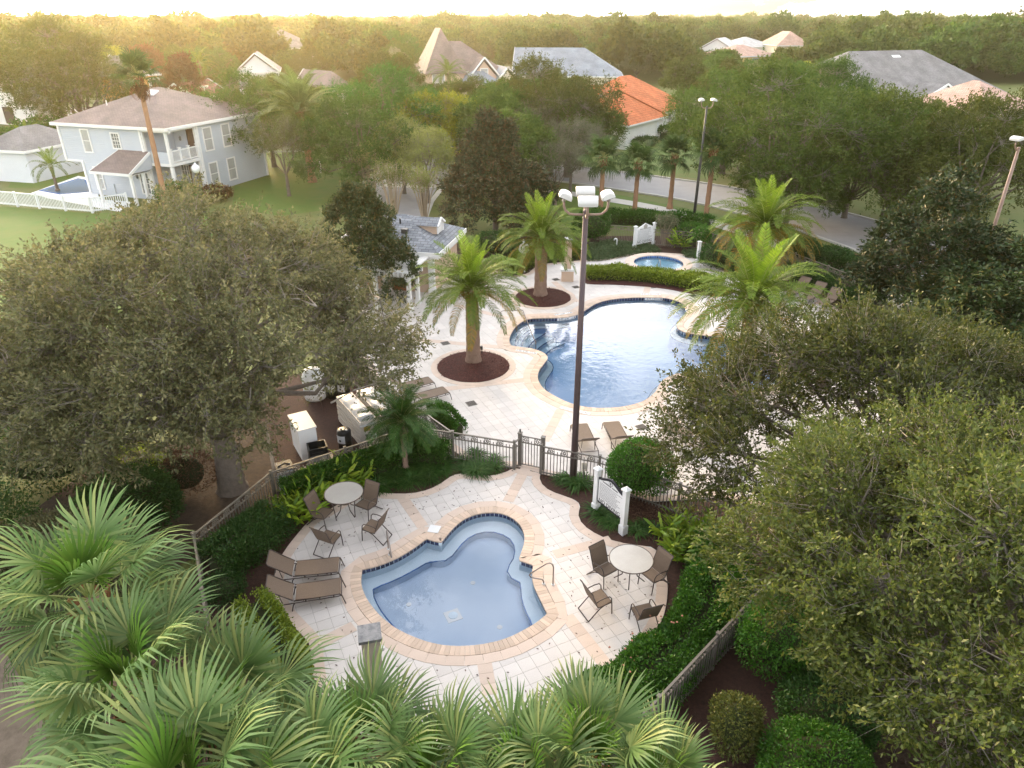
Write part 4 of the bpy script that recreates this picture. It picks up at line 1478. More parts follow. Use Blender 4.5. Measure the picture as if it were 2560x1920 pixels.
MB().box((0, 0, 1.62), (.40, .36, 1.74)).build('shaft', 'stucco_peach', t)
MB().box((0, 0, 2.52), (.46, .42, .07)).build('cap', 'white_trim', t)

pr = (0.71,42.16)
t = thing('life_ring_stand', 'white life ring hanging on a white post', 'life ring', (*pr, .01), R(8))
MB().box((0, 0, .95), (.15, .15, 1.9)).box((0, 0, .2), (.2, .2, .4)).build('post', 'white_paint', t)
mb = MB()
mb.add([(-.09, -.09, 1.9), (.09, -.09, 1.9), (.09, .09, 1.9), (-.09, .09, 1.9), (0, 0, 2.05)], [(0, 1, 4), (1, 2, 4), (2, 3, 4), (3, 0, 4)])
mb.build('finial', 'white_paint', t)
pts = [(.26 * math.cos(TAU * i / 28), -.12, 1.5 + .26 * math.sin(TAU * i / 28)) for i in range(29)]
MB().tube(pts, .072, 8, False).build('ring', 'white_vinyl', t, True)
pw = (11.59,43.1)
t = thing('bed_post', 'white wooden post half hidden under the yellowing palm fronds', 'post', (*pw, .01), R(20))
MB().box((0, 0, .8), (.16, .16, 1.6)).box((0, 0, .17), (.21, .21, .34)).build('shaft', 'white_paint', t)
MB().box((0, 0, 1.62), (.22, .22, .05)).build('cap', 'white_paint', t)
pv = (7.12,47.46)
t = thing('vent_pipe', 'small white hooked vent pipe in the grey ground cover', 'pipe', (*pv, 0))
MB().tube([(0, 0, 0), (0, 0, .5), (-.03, 0, .58), (-.1, 0, .6), (-.17, 0, .56), (-.18, 0, .48)], .05, 8).build('pipe', 'white_vinyl', t, True)
pm_ = (2.42,19.9)
t = thing('small_notice', 'small pale notice plate on a stake beside the lamp pole', 'sign', (*pm_, 0), R(-6))
MB().box((0, 0, .28), (.03, .03, .56)).build('stake', 'dark_metal', t)
MB().box((0, -.02, .62), (.2, .02, .32)).build('plate', 'stucco_cream', t)
MB().box((0, -.033, .62), (.12, .002, .02)).box((0, -.033, .57), (.12, .002, .02)).box((0, -.033, .67), (.12, .002, .02)).build('small_print', 'print_grey', t)
ps = (-1.39,30.06)
t = thing('spot_light', 'small black spot lamp at the foot of the front palm', 'lamp', (ps[0], ps[1] - .1, .12))
MB().tube([(0, 0, 0), (0, 0, .22)], .02, 6).build('stake', 'black_plastic', t)
MB().tube([(0, 0, .2), (-.03, .02, .38)], [.05, .07], 10).build('hood', 'black_plastic', t)

# ---------------------------------------------------------------- pool plant in the fenced yard
def heater(label, a, c, back, h=1.08):
    """Long cabinet under plastic film: front edge a-c, running away to back."""
    ax = Vector((c[0] - a[0], c[1] - a[1]))
    L = Vector((back[0] - a[0], back[1] - a[1])).length
    t = thing('pool_heater', label, 'heater', (*a, .02), math.atan2(ax.y, ax.x))
    w = ax.length
    MB().box((w / 2, L / 2, h / 2), (w, L, h)).build('cabinet', 'beige_panel', t)
    for i in range(4):
        MB().box((-.012, L / 2, .18 + i * .24), (.03, L * .98, .16)).build('side_panel', 'beige_panel', t)
    mb = MB()
    NX, NY = 7, 12
    rnd = random.Random(len(label))
    vs = [(w * (i / NX * 1.08 - .04), L * (j / NY * 1.03 - .015), h + (.03 + .09 * (1 - (2 * i / NX - 1) ** 2) * (.6 + .4 * math.sin(j * 1.7)) + rnd.uniform(-.012, .012) if 0 < i < NX and 0 < j < NY else -.16)) for j in range(NY + 1) for i in range(NX + 1)]
    mb.add(vs, [(j * (NX + 1) + i, j * (NX + 1) + i + 1, (j + 1) * (NX + 1) + i + 1, (j + 1) * (NX + 1) + i) for j in range(NY) for i in range(NX)])
    mb.build('plastic_wrap', 'white_wrap', t, True)
    MB().box((w * .35, -.02, .78), (.22, .04, .16)).build('warning_plate', 'label_amber', t)
    for i in range(3):
        MB().tube([(w * (.25 + .25 * i), -.02, .55), (w * (.25 + .25 * i), -.16, .5), (w * (.25 + .25 * i), -.16, .05)], .03, 6).build('pipe', 'white_vinyl' if i else 'dark_metal', t, True)
    return t


YZ = lambda p: p
heater('long white pool heater under plastic film, the left one', (-5.42, 21.95), (-4.88, 22.3), (-6.72, 23.95))
heater('long white pool heater under plastic film, the right one', (-4.76, 22.42), (-4.16, 22.8), (-6.06, 24.42))


def drum(label, p, sc=1.0, lab=True):
    t = thing('chemical_drum', label, 'drum', (*p, .02), R(random.uniform(-30, 10)))
    r, h = .25 * sc, .78 * sc
    MB().lathe([(r * .96, 0), (r, .03), (r, h * .48), (r * 1.03, h * .5), (r, h * .52), (r, h * .93), (r * .9, h)], 20).build('body', 'black_plastic', t, True)
    if lab:
        mb = MB()
        n = 10
        vs = []
        for i in range(n + 1):
            a = R(-130) + R(80) * i / n
            for z in (h * .42, h * .82):
                vs.append(((r * 1.04 + .003) * math.cos(a), (r * 1.04 + .003) * math.sin(a), z))
        mb.add(vs, [(2 * i, 2 * i + 2, 2 * i + 3, 2 * i + 1) for i in range(n)])
        mb.build('label_sheet', 'label_white', t)
        MB().box((.0, -r * 1.08, h * .58), (.07, .004, .07), M=Matrix.Rotation(R(45), 3, 'Y')).build('hazard_mark', 'print_black', t)
    for x in (-.12, .12):
        MB().lathe([(.04, 0), (.04, .04)], 8, (x * sc, 0, h)).build('bung', 'white_vinyl', t)


drum('black chemical drum with white label beside the left heater', (-6.05, 22.0))
drum('black chemical drum behind the heaters, the left one', (-7.42,25.97), 1.0)
drum('black chemical drum behind the heaters, the right one', (-6.92,25.97), 1.0)
t = thing('filter_tank', 'white boxy filter cabinet under the left oak branches', 'cabinet', (-7.45, 21.85, .02), R(30))
MB().box((0, 0, .6), (.62, 1.25, 1.2)).build('body', 'white_paint', t)
MB().box((0, 0, 1.22), (.68, 1.31, .05)).build('lid', 'white_paint', t)
t = thing('filter_tank', 'white cylindrical filter tank deeper under the left oak', 'tank', (-8.1, 25.9, .02))
MB().lathe([(.42, 0), (.45, .1), (.45, 1.0), (.35, 1.25), (.12, 1.35)], 20).build('body', 'white_paint', t, True)
t = thing('plastic_crate', 'open black crate behind the hedge fence', 'crate', (-6.75, 20.95, .02), R(24))
mb = MB()
for x, y, dx, dy in ((0, -.25, .62, .04), (0, .25, .62, .04), (-.3, 0, .04, .46), (.3, 0, .04, .46)):
    mb.box((x, y, .4), (dx, dy, .8))
mb.build('wall', 'black_plastic', t)
MB().box((0, 0, .3), (.56, .46, .04)).build('floor', 'dark_metal', t)
mb = MB()
for i in range(6):
    mb.box((-.05, -.272, .30 + i * .07), (.36, .006, .02))
mb.build('grille', 'dark_metal', t)
t = thing('storage_bin', 'low black bin with ribbed lid against the hedge fence', 'bin', (-6.45, 20.35, .02), R(24))
MB().box((0, 0, .28), (.72, .48, .56)).build('body', 'black_plastic', t)
mb = MB().box((0, 0, .60), (.78, .54, .05))
mb.build('lid', 'dark_metal', t)
MB().box((-.12, 0, .635), (.34, .34, .03)).build('lid_panel', 'dark_metal', t)
MB().box((.25, 0, .635), (.05, .3, .03)).build('lid_rib', 'black_plastic', t)
t = thing('water_tank', 'white intermediate tank with dark lid at the fence corner', 'tank', (-7.45, 19.45, .02), R(30))
MB().box((0, 0, .45), (.5, .5, .9)).build('body', 'white_paint', t)
MB().box((0, 0, .92), (.56, .56, .06)).build('lid', 'dark_metal', t)
MB().tube([(-.2, 0, .95), (0, 0, 1.02), (.2, 0, .95)], .03, 6).build('handle', 'black_plastic', t)
MB().box((0, -.255, .4), (.4, .01, .35)).build('label_sheet', 'label_white', t)
t = thing('utility_post', 'thin pale wooden post at the fence corner', 'post', (-7.75, 19.35, 0), 0)
MB().box((0, 0, 1.15), (.09, .09, 2.3)).build('shaft', 'pale_bark', t)

# ---------------------------------------------------------------- houses
def roof_build(name, faces, m, parent, thick=0.0):
    """Roof planes with UVs in metres: u along the eave, v up the slope."""
    vs, fs, uv = [], [], []
    for f in faces:
        f = [Vector(p) for p in f]
        n = (f[1] - f[0]).cross(f[2] - f[0]).normalized()
        if n.z < 0:
            f = f[::-1]
            n = -n
        h = Vector((0, 0, 1)).cross(n)
        h = Vector((1, 0, 0)) if h.length < 1e-4 else h.normalized()
        s = n.cross(h)
        b = len(vs)
        vs += [tuple(p) for p in f]
        fs.append(tuple(range(b, b + len(f))))
        uv += [(p.dot(h), p.dot(s)) for p in f]
    me = bpy.data.meshes.new(name)
    me.from_pydata(vs, [], fs)
    lay = me.uv_layers.new(name='UVMap')
    lay.data.foreach_set('uv', [c for p in uv for c in p])
    me.materials.append(MATS[m])
    me.update()
    return link(name, me, parent)


def hip_faces(x0, y0, x1, y1, ze, zr, ends='hh'):
    w, d = x1 - x0, y1 - y0
    if w >= d:
        k = d / 2
        a = (x0 + (k if ends[0] == 'h' else 0), (y0 + y1) / 2, zr)
        b = (x1 - (k if ends[1] == 'h' else 0), (y0 + y1) / 2, zr)
        f = [[(x0, y0, ze), (x1, y0, ze), b, a], [(x1, y1, ze), (x0, y1, ze), a, b]]
        if ends[0] == 'h':
            f.append([(x0, y1, ze), (x0, y0, ze), a])
        if ends[1] == 'h':
            f.append([(x1, y0, ze), (x1, y1, ze), b])
    else:
        k = w / 2
        a = ((x0 + x1) / 2, y0 + (k if ends[0] == 'h' else 0), zr)
        b = ((x0 + x1) / 2, y1 - (k if ends[1] == 'h' else 0), zr)
        f = [[(x0, y1, ze), (x0, y0, ze), a, b], [(x1, y0, ze), (x1, y1, ze), b, a]]
        if ends[0] == 'h':
            f.append([(x0, y0, ze), (x1, y0, ze), a])
        if ends[1] == 'h':
            f.append([(x1, y1, ze), (x0, y1, ze), b])
    return f


def fascia(parent, x0, y0, x1, y1, ze, h=.24, m='white_trim'):
    mb = MB()
    e = .03
    mb.box(((x0 + x1) / 2, y0 + e, ze - h / 2 + .02), (x1 - x0, .06, h)).box(((x0 + x1) / 2, y1 - e, ze - h / 2 + .02), (x1 - x0, .06, h))
    mb.box((x0 + e, (y0 + y1) / 2, ze - h / 2 + .02), (.06, y1 - y0 - .13, h)).box((x1 - e, (y0 + y1) / 2, ze - h / 2 + .02), (.06, y1 - y0 - .13, h))
    mb.box(((x0 + x1) / 2, (y0 + y1) / 2, ze - h + .04), (x1 - x0 - .13, y1 - y0 - .13, .03))
    mb.build('fascia', m, parent)


def opening(parent, face, u, z, w, h, plane, style='sash', pm='pane', trim='white_trim', name='window'):
    """A framed window or door. face: 'f' front (-y), 'r' right (+x), 'l' left (-x)."""
    rz = {'f': 0, 'r': math.pi / 2, 'l': -math.pi / 2}[face]
    loc = {'f': (u, plane, z), 'r': (plane, u, z), 'l': (plane, u, z)}[face]
    t = .11
    mb = MB()
    mb.box((-w / 2 - t / 2, -.03, 0), (t, .09, h + 2 * t)).box((w / 2 + t / 2, -.03, 0), (t, .09, h + 2 * t))
    mb.box((0, -.03, h / 2 + t / 2), (w, .09, t)).box((0, -.03, -h / 2 - t / 2), (w, .09, t))
    if style == 'sash':
        mb.box((0, -.02, 0), (w, .05, .05))
    if style == 'grid':
        mb.box((0, -.02, 0), (w, .05, .05))
        for k in (-1, 1):
            mb.box((k * w / 6, -.02, 0), (.025, .04, h))
            mb.box((0, -.02, k * h / 4), (w, .04, .025))
    o = mb.build(name, trim, parent, loc=loc)
    o.rotation_euler = (0, 0, rz)
    MB().box((0, -.003, 0), (w, .012, h)).build('pane' if name == 'window' else 'door_leaf', pm, o)
    if name == 'door':
        MB().box((w * .36, -.03, -.05), (.05, .06, .12)).build('handle', 'steel', o)
    return o


def house(label, A, B, depth, ze, rise, roof, wall, ends='hh', over=.45, wins=(), zb=0.0, name='house', floors=1, gable=None):
    v = Vector((B[0] - A[0], B[1] - A[1]))
    w = v.length
    t = thing(name, label, 'house', (A[0], A[1], 0), math.atan2(v.y, v.x))
    x0, y0, x1, y1 = over, over, w - over, depth - over
    MB().span((x0, y0, zb), (x1, y1, ze - .05)).build('wall', wall, t)
    roof_build('roof', hip_faces(0, 0, w, depth, ze, ze + rise, ends), roof, t)
    fascia(t, 0, 0, w, depth, ze)
    for k in (0, 1):
        if ends[k] == 'g':
            if w >= depth:
                xx = (x0 if k == 0 else x1)
                p = [(xx, y0, ze - .05), (xx, y1, ze - .05), (xx, depth / 2, ze + rise * (1 - over / (depth / 2)) - .03)]
                q = [(xx + (.01 if k == 0 else -.01), *c[1:]) for c in p]
            else:
                yy = (y0 if k == 0 else y1)
                p = [(x0, yy, ze - .05), (x1, yy, ze - .05), (w / 2, yy, ze + rise * (1 - over / (w / 2)) - .03)]
                q = [(c[0], yy + (.01 if k == 0 else -.01), c[2]) for c in p]
            MB().add(p + q, [(0, 1, 2), (5, 4, 3), (0, 3, 4, 1), (1, 4, 5, 2), (2, 5, 3, 0)]).build('gable', wall, t)
            mb = MB()
            if w >= depth:
                xe = 0 if k == 0 else w
                mb.beam((xe, 0, ze + .01), (xe, depth / 2, ze + rise + .01), .08, .2)
                mb.beam((xe, depth, ze + .01), (xe, depth / 2, ze + rise + .01), .08, .2)
            else:
                ye = 0 if k == 0 else depth
                mb.beam((0, ye, ze + .01), (w / 2, ye, ze + rise + .01), .08, .2)
                mb.beam((w, ye, ze + .01), (w / 2, ye, ze + rise + .01), .08, .2)
            mb.build('bargeboard', 'white_trim', t)
    for wn_ in wins:
        face, u, z, ww, hh = wn_[:5]
        st = wn_[5] if len(wn_) > 5 else 'sash'
        pm = wn_[6] if len(wn_) > 6 else 'pane'
        nm = wn_[7] if len(wn_) > 7 else 'window'
        plane = {'f': y0, 'r': x1, 'l': x0}[face]
        opening(t, face, u, z, ww, hh, plane, st, pm, name=nm)
    return t, w


# ---- blue two-storey house at the left
A1, B1 = (-39.47,64.2,5.95), (-27.92,60.21,5.95)
v = Vector((B1[0] - A1[0], B1[1] - A1[1]))
W1 = v.length
D1 = 13.0
h1 = thing('blue_house', 'blue two-storey house with brown hip roof and white balcony', 'house', (A1[0], A1[1], 0), math.atan2(v.y, v.x))
ZE = 5.95
xb = W1 - 3.0
mb = MB()
mb.span((.42, .42, 2.85), (xb, D1 - .42, ZE - .06)).span((2.2, .425, 0), (xb - .004, D1 - .43, 2.86))
mb.span((xb - .002, 4.0, 0), (W1 - .42, D1 - .425, ZE - .061))
mb.build('wall', 'siding_blue', h1)
for x, y, z0, z1 in ((.42, .42, 2.85, ZE - .2), (2.2, .42, 0, 2.85), (W1 - .42, 4.0, 0, ZE - .2), (W1 - .42, D1 - .42, 0, ZE - .2), (xb, .42, 0, ZE - .2)):
    MB().box((x, y, (z0 + z1) / 2), (.2, .2, z1 - z0)).build('corner_board', 'white_trim', h1)
MB().box((1.3, .40, 2.83), (1.9, .06, .16)).build('ledge_board', 'white_trim', h1)
roof_build('roof', hip_faces(0, 0, W1, D1, ZE, ZE + 2.45), 'roof_brown', h1)
fascia(h1, 0, 0, W1, D1, ZE)
MB().box((W1 * .55, 5.1, ZE + 2.12), (1.1, .8, .12), M=Matrix.Rotation(R(21), 3, 'X')).build('skylight', 'white_paint', h1)
MB().tube([(W1 * .30, 3.0, ZE + 1.0), (W1 * .30, 3.0, ZE + 1.6)], .05, 8).build('vent_pipe', 'white_vinyl', h1)
# balcony recess at the right corner
MB().box(((xb + W1 - .42) / 2, 2.2, 2.98), (W1 - .42 - xb, 3.55, .24)).build('balcony_floor', 'white_trim', h1)
mb = MB()
for x, y in ((W1 - .5, .5), (W1 - .5, 3.85), (xb + .1, .5)):
    mb.box((x, y, 4.5), (.2, .2, 2.8)).box((x, y, 1.4), (.24, .24, 2.85))
mb.box(((xb + W1) / 2, .5, 5.72), (3, .18, .35)).box((W1 - .5, 2.1, 5.72), (.18, 3.2, .35))
mb.build('porch_column', 'white_trim', h1)
MB().box(((xb + W1 - .5) / 2, .5, 3.55), (W1 - .7 - xb, .08, .9)).build('balcony_panel', 'siding_blue', h1)
mb = MB()
for z in (4.05, 3.22):
    mb.box((W1 - .5, 2.15, z), (.1, 3.2, .09))
for i in range(4):
    mb.box((W1 - .5, .7 + i * 1.02, 3.68), (.15, .15, 1.1)).box((W1 - .5, .7 + i * 1.02, 4.24), (.24, .24, .06))
rail = mb.build('balustrade', 'white_trim', h1)
for i in range(24):
    MB().box((W1 - .5, .85 + i * .125, 3.64), (.035, .035, .76)).build('baluster', 'white_trim', rail)
opening(h1, 'f', xb + 2.0, 4.35, .8, 2.3, 4.0, 'plain', 'door_brown', 'door_brown', 'door')
opening(h1, 'f', xb + 1.6, 1.15, .9, 2.2, 4.0, 'plain', 'pane_blind', 'door_brown', 'door')
opening(h1, 'f', xb + .6, 1.35, .8, 1.9, 4.0, 'grid', 'pane')
for x, z in ((xb + .75, 4.6), (xb + 2.5, 1.6)):
    o = MB().lathe([(.05, 0), (.1, .08), (.1, .3), (.03, .4)], 6).build('lantern', 'pane', h1, loc=(x, 3.92, z - .2))
    MB().box((0, .06, .2), (.1, .08, .3)).build('bracket', 'black_plastic', o)
# front openings
for u, z, w_, h_, st, pm in ((2.9 + .35, 4.55, .75, 1.75, 'sash', 'pane_blind'), (6.5, 4.7, .75, 1.15, 'grid', 'pane'), (3.6, 1.45, .75, 1.75, 'sash', 'pane_blind')):
    opening(h1, 'f', u, z, w_, h_, .42, st, pm)
for y in (5.2, 7.6):
    opening(h1, 'r', y, 4.45, .95, 1.8, W1 - .42, 'sash', 'pane_blind')
    opening(h1, 'r', y, 1.5, .95, 1.8, W1 - .42, 'sash', 'pane_blind')
# lower porch with its own roof on the front
px0, px1, py = 5.6, xb + .6, -2.2
pr_ = roof_build('porch_roof', [[(px0, py, 2.62), (px1, py, 2.62), (px1, .42, 4.0), (px0 + .9, .42, 4.0)]], 'roof_brown', h1)
mb = MB().box(((px0 + px1) / 2, py + .03, 2.54), (px1 - px0, .08, .2))
mb.beam((px1, py, 2.56), (px1, .4, 3.93), .08, .22)
mb.beam((px0, py, 2.56), (px0 + .9, .4, 3.93), .06, .16)
mb.box(((px0 + px1) / 2, -.95, 2.45), (px1 - px0 - .3, 2.4, .05))
mb.build('fascia', 'white_trim', pr_)
MB().add([(px1 - .06, py + .2, 2.6), (px1 - .06, .42, 2.6), (px1 - .06, .42, 3.88)], [(0, 1, 2)]).build('gable', 'siding_blue', pr_)
for x, y in ((px0 + .4, py + .3), (px1 - .25, py + .3), (px1 - .25, -.6)):
    MB().box((x, y, 1.25), (.2, .2, 2.45)).build('porch_post', 'white_trim', h1)
opening(h1, 'f', px1 - 1.2, 1.35, .85, 1.7, .43, 'grid', 'pane')
o = MB().lathe([(.05, 0), (.1, .08), (.1, .3), (.03, .4)], 6).build('lantern', 'pane', h1, loc=(px0 + 2.3, .34, 1.7))
MB().box((0, .06, .2), (.1, .08, .3)).build('bracket', 'black_plastic', o)
MB().box((2.95 + 2.0, .38, .6), (.3, .1, .9)).build('meter_box', 'siding_blue', h1)

# ---- neighbour's pool, terrace and white fences
tp = thing('garden_pool', 'small blue garden pool on a white terrace beside the blue house', 'pool')
gp = ccw([(-42.61,64.95),(-41.99,70.45),(-40.48,69.5),(-37.4,64.62),(-39.76,63.33)])
MB().prism(ccw([(-42.67,63.97),(-42.61,71.61),(-40.49,70.26),(-35.3,61.49),(-32.13,60.61),(-31.53,57.28),(-40.1,62.1)]), .0, .05).build('terrace', 'white_paint', tp)
MB().sheet([gp], .056).build('basin_edge', 'tile_blue', tp)
gi = offset_ring(gp, -.35)
MB().sheet([gi], .062).build('water_bed', 'plaster_blue', tp)
MB().sheet([gi], .07).build('water', 'water_pool', tp)


def white_fence(label, pts, h=1.15):
    f = thing('picket_fence', label, 'fence', (0, 0, 0), 0, 'white fences round the neighbouring houses')
    mb = MB()
    for a, b in zip(pts[:-1], pts[1:]):
        a, b = Vector((*a, 0)), Vector((*b, 0))
        L = (b - a).length
        n = max(1, round(L / 2.2))
        d = (b - a).normalized()
        ang = math.atan2(d.y, d.x)
        for i in range(n + 1):
            p = a.lerp(b, i / n)
            MB().box((0, 0, h / 2 + .06), (.14, .14, h + .12)).build('post', 'white_vinyl', f, loc=p).rotation_euler = (0, 0, ang)
        for z in (h, .2):
            MB().beam((a.x, a.y, z), (b.x, b.y, z), .06, .1).build('rail', 'white_vinyl', f)
        k = int(L / .15)
        for i in range(1, k):
            p = a.lerp(b, i / k)
            mb.box((p.x, p.y, h / 2 + .05), (.055, .03, h - .1), ang)
    kind(mb.build('picket', 'white_vinyl', f), 'stuff')


white_fence('white picket fence in front of the blue house garden pool', [(-45.13,60.32),(-38.59,58.35),(-33.51,56.89),(-31.46,58.63)])
white_fence('white picket fence behind the garden pool by the driveway', [(-51.05,76.41),(-45.59,74.25),(-43.11,75.1)])
white_fence('white picket fence across the lawn right of the blue house', [(-31.85,84.68),(-27.04,84.68),(-23.97,85.22)])
white_fence('white fence on the brick edged garden centre left', [(-22.08,88.01),(-18.17,87.44)])

# ---- other houses, left to right
A, B = (-78.24,110.6,6.4), (-66.77,106.19,6.4)
house('white two-storey house with dark garage doors at the left edge', A, B, 5, 6.4, 1.2, 'roof_pale', 'stucco_white', 'hh', .5,
      [('f', 1.6, 1.3, 2.4, 2.3, 'plain', 'door_dark', 'door'), ('f', 6.2, 1.3, 2.2, 2.3, 'plain', 'door_dark', 'door')])
A, B = (-50.6,69.46,2.95), (-44.78,67.91,2.95)
house('pale blue garage with grey roof at the left edge', A, B, 8, 2.95, 1.7, 'roof_grey', 'siding_white', 'hh', .4)
A, B = (-53.67,104.78,6.8), (-49.37,109.31,6.8)
house('orange walled house with white trim peeking over the blue house', A, B, 9, 6.8, 2.2, 'roof_grey', 'stucco_orange', 'hg', .5,
      [('f', 5.2, 5.3, 1.4, 1.8, 'sash', 'pane_blind'), ('f', 2.0, 5.3, 1.2, 1.6), ('r', 2.0, 5.3, 1.0, 2.0, 'plain', 'door_brown', 'door')])
A, B = (-46.1,99.26,4.6), (-40.51,98.25,4.6)
house('house with red-brown roof behind the blue house', A, B, 8, 4.6, 1.7, 'roof_redbrown', 'stucco_cream', 'gg', .5)
A, B = (-50.76,141.71,4.8), (-42.97,143.81,4.8)
house('pale gabled house behind the date palm', A, B, 15, 4.8, 3.2, 'roof_grey', 'siding_white', 'gh', .5, [('f', 7, 4.2, 1.2, 1.3)])
A, B = (-74,237.84,5), (-62.52,256.55,5)
house('hazy far house with grey roof in the golden light', A, B, 16, 5.0, 5.2, 'roof_grey', 'stucco_cream', 'hh', .5)
A, B = (-25.58,108.13,4.6), (-22.52,111.86,4.6)
house('house with tan roof and white eave behind the date palm', A, B, 9, 4.6, 2.4, 'roof_brown', 'stucco_white', 'hg', .5, [('f', 3.5, 3.4, 1.2, 1.4)])
A, B = (-15.79,134.43,5.4), (-1.28,138.52,5.4)
def wing(t, x0, y0, x1, y1, ze, rise, ends, roof, wall, wins=()):
    """A lower wing of a house, with its own roof and gable ends."""
    MB().span((x0 + .5, y0 + .5, 0), (x1 - .5, y1 - .5, ze - .04)).build('wing_wall', wall, t)
    rf = roof_build('wing_roof', hip_faces(x0, y0, x1, y1, ze, ze + rise, ends), roof, t)
    w, d = x1 - x0, y1 - y0
    if ends[0] == 'g' and d > w:
        MB().add([(x0 + .5, y0 + .5, ze - .04), (x1 - .5, y0 + .5, ze - .04), ((x0 + x1) / 2, y0 + .5, ze + rise * (1 - 1 / w) - .05)], [(0, 1, 2)]).build('gable', wall, rf)
        mb = MB().beam((x0, y0, ze), ((x0 + x1) / 2, y0, ze + rise + .02), .1, .26)
        mb.beam((x1, y0, ze), ((x0 + x1) / 2, y0, ze + rise + .02), .1, .26)
        mb.build('bargeboard', 'white_trim', rf)
    for f_, u, z, ww, hh in wins:
        opening(t, f_, u, z, ww, hh, y0 + .5 if f_ == 'f' else x1 - .5, 'sash', 'pane_blind')
bt, bw = house('big tan house with steep grey-brown roofs in the centre distance', A, B, 13, 5.4, 4.6, 'roof_brown', 'stucco_peach', 'hh', .5, [('f', 12.5, 3.6, 1.6, 1.6)])
wing(bt, .2, -3.0, 7.6, 9.5, 5.2, 7.0, 'hh', 'roof_brown', 'stucco_peach', [('f', 2.6, 3.9, 2.0, 2.4)])
wing(bt, bw * .52, -3.6, bw * .52 + 5.4, 7.0, 4.7, 3.0, 'gh', 'roof_brown', 'stucco_peach', [('f', bw * .52 + 2.7, 5.4, 1.2, 1.0)])
wing(bt, bw * .38, -6.0, bw * .38 + 7.5, 0.4, 3.6, 2.2, 'hh', 'roof_bluegrey', 'stucco_cream', [('f', bw * .38 + 3.5, 2.2, 1.6, 1.4)])
wing(bt, bw * .80, -5.0, bw * .80 + 4.6, 5.0, 3.8, 2.4, 'gh', 'roof_bluegrey', 'stucco_cream', [('f', bw * .80 + 2.3, 2.2, 1.2, 1.4)])
A, B = (-0.15,145.53,4), (20.76,143.54,4)
house('long house with plain blue-grey roof in the centre distance', A, B, 15, 4.0, 4.6, 'roof_bluegrey', 'stucco_cream', 'gh', .5, [('f', 4, 2.4, 1.4, 1.6), ('f', 18, 2.4, 1.4, 1.6)])
A, B = (20.16,261.12,4.6), (30.61,267.96,4.6)
house('far pale domed pavilion roof among the trees', A, B, 14, 4.6, 4.2, 'roof_pink', 'stucco_white', 'hh', .5)
A, B = (52.14,226.56,4.8), (63.86,221.52,4.8)
house('far white gabled house right of centre', A, B, 22, 4.8, 3.6, 'roof_pale', 'stucco_white', 'gh', .5, [('f', 6, 3.6, 1.4, 1.2)])
A, B = (59.67,207.95,4.4), (73.6,216.66,4.4)
house('far yellow house with pink tile roof', A, B, 14, 4.4, 2.6, 'roof_pink', 'stucco_yellow', 'hh', .5, [('f', 8, 2.9, 2.6, 1.8)])
A, B = (79.47,273.66,4.4), (94.83,281.01,4.4)
house('far white house behind the yellow house', A, B, 16, 4.4, 3.0, 'roof_pale', 'stucco_white', 'hh', .5)
A, B = (88.88,264.7,5.2), (100.97,264.7,5.2)
house('far house with brown tile roof, rightmost of the far group', A, B, 20, 5.2, 4.2, 'roof_pink', 'stucco_cream', 'hh', .5)
A, B = (55.68,88.25,3.2), (67.53,94,3.2)
house('house with pink tile roof at the right edge', A, B, 14, 3.2, 3.6, 'roof_pink', 'stucco_white', 'hh', .5)

# white house with the terracotta roof: corner near the street
C_ = (13.45,86.59,2.75)
E_ = (26.74,106.15,2.75)
tv = Vector((E_[0] - C_[0], E_[1] - C_[1]))
TL = tv.length
th = thing('terracotta_house', 'white house with orange terracotta tile roof', 'house', (C_[0], C_[1], 0), math.atan2(tv.y, tv.x))
MB().span((.5, .5, 0), (TL * .46, 14.5, 2.7)).span((TL * .46 - .01, 2.2, 0), (TL - .4, 14.6, 2.72)).build('wall', 'stucco_white', th)
k = 4.4
roof_build('roof', hip_faces(0, 0, TL * .48, 15, 2.75, 6.4) + hip_faces(TL * .30, 1.7, TL + .1, 15.1, 2.76, 6.9), 'roof_terracotta', th)
fascia(th, 0, 0, TL * .48, 15, 2.75, .2)
fascia(th, TL * .46, 1.7, TL + .1, 15.1, 2.745, .2)
mb = MB()
for f in hip_faces(0, 0, TL * .48, 15, 2.75, 6.4):
    if len(f) == 3:
        for q in f[:2]:
            mb.tube([Vector(q) + Vector((0, 0, .02)), Vector(f[2]) + Vector((0, 0, .02))], .11, 6)
mb.build('ridge_tile', 'roof_terracotta', th)
for u, w_, h_, z in ((TL * .55, .7, 1.5, 1.5), (TL * .72, .9, 1.7, 1.45), (TL * .88, .7, 1.6, 1.5)):
    opening(th, 'f', u, z, w_, h_, 2.2, 'grid', 'pane_dark')
opening(th, 'f', TL * .40, 1.1, .9, 2.1, .5, 'plain', 'white_paint', 'white_trim', 'door')
for u in (TL * .16, TL * .22):
    MB().box((u, .42, 1.0), (.4, .16, .7)).build('meter_box', 'white_paint', th)

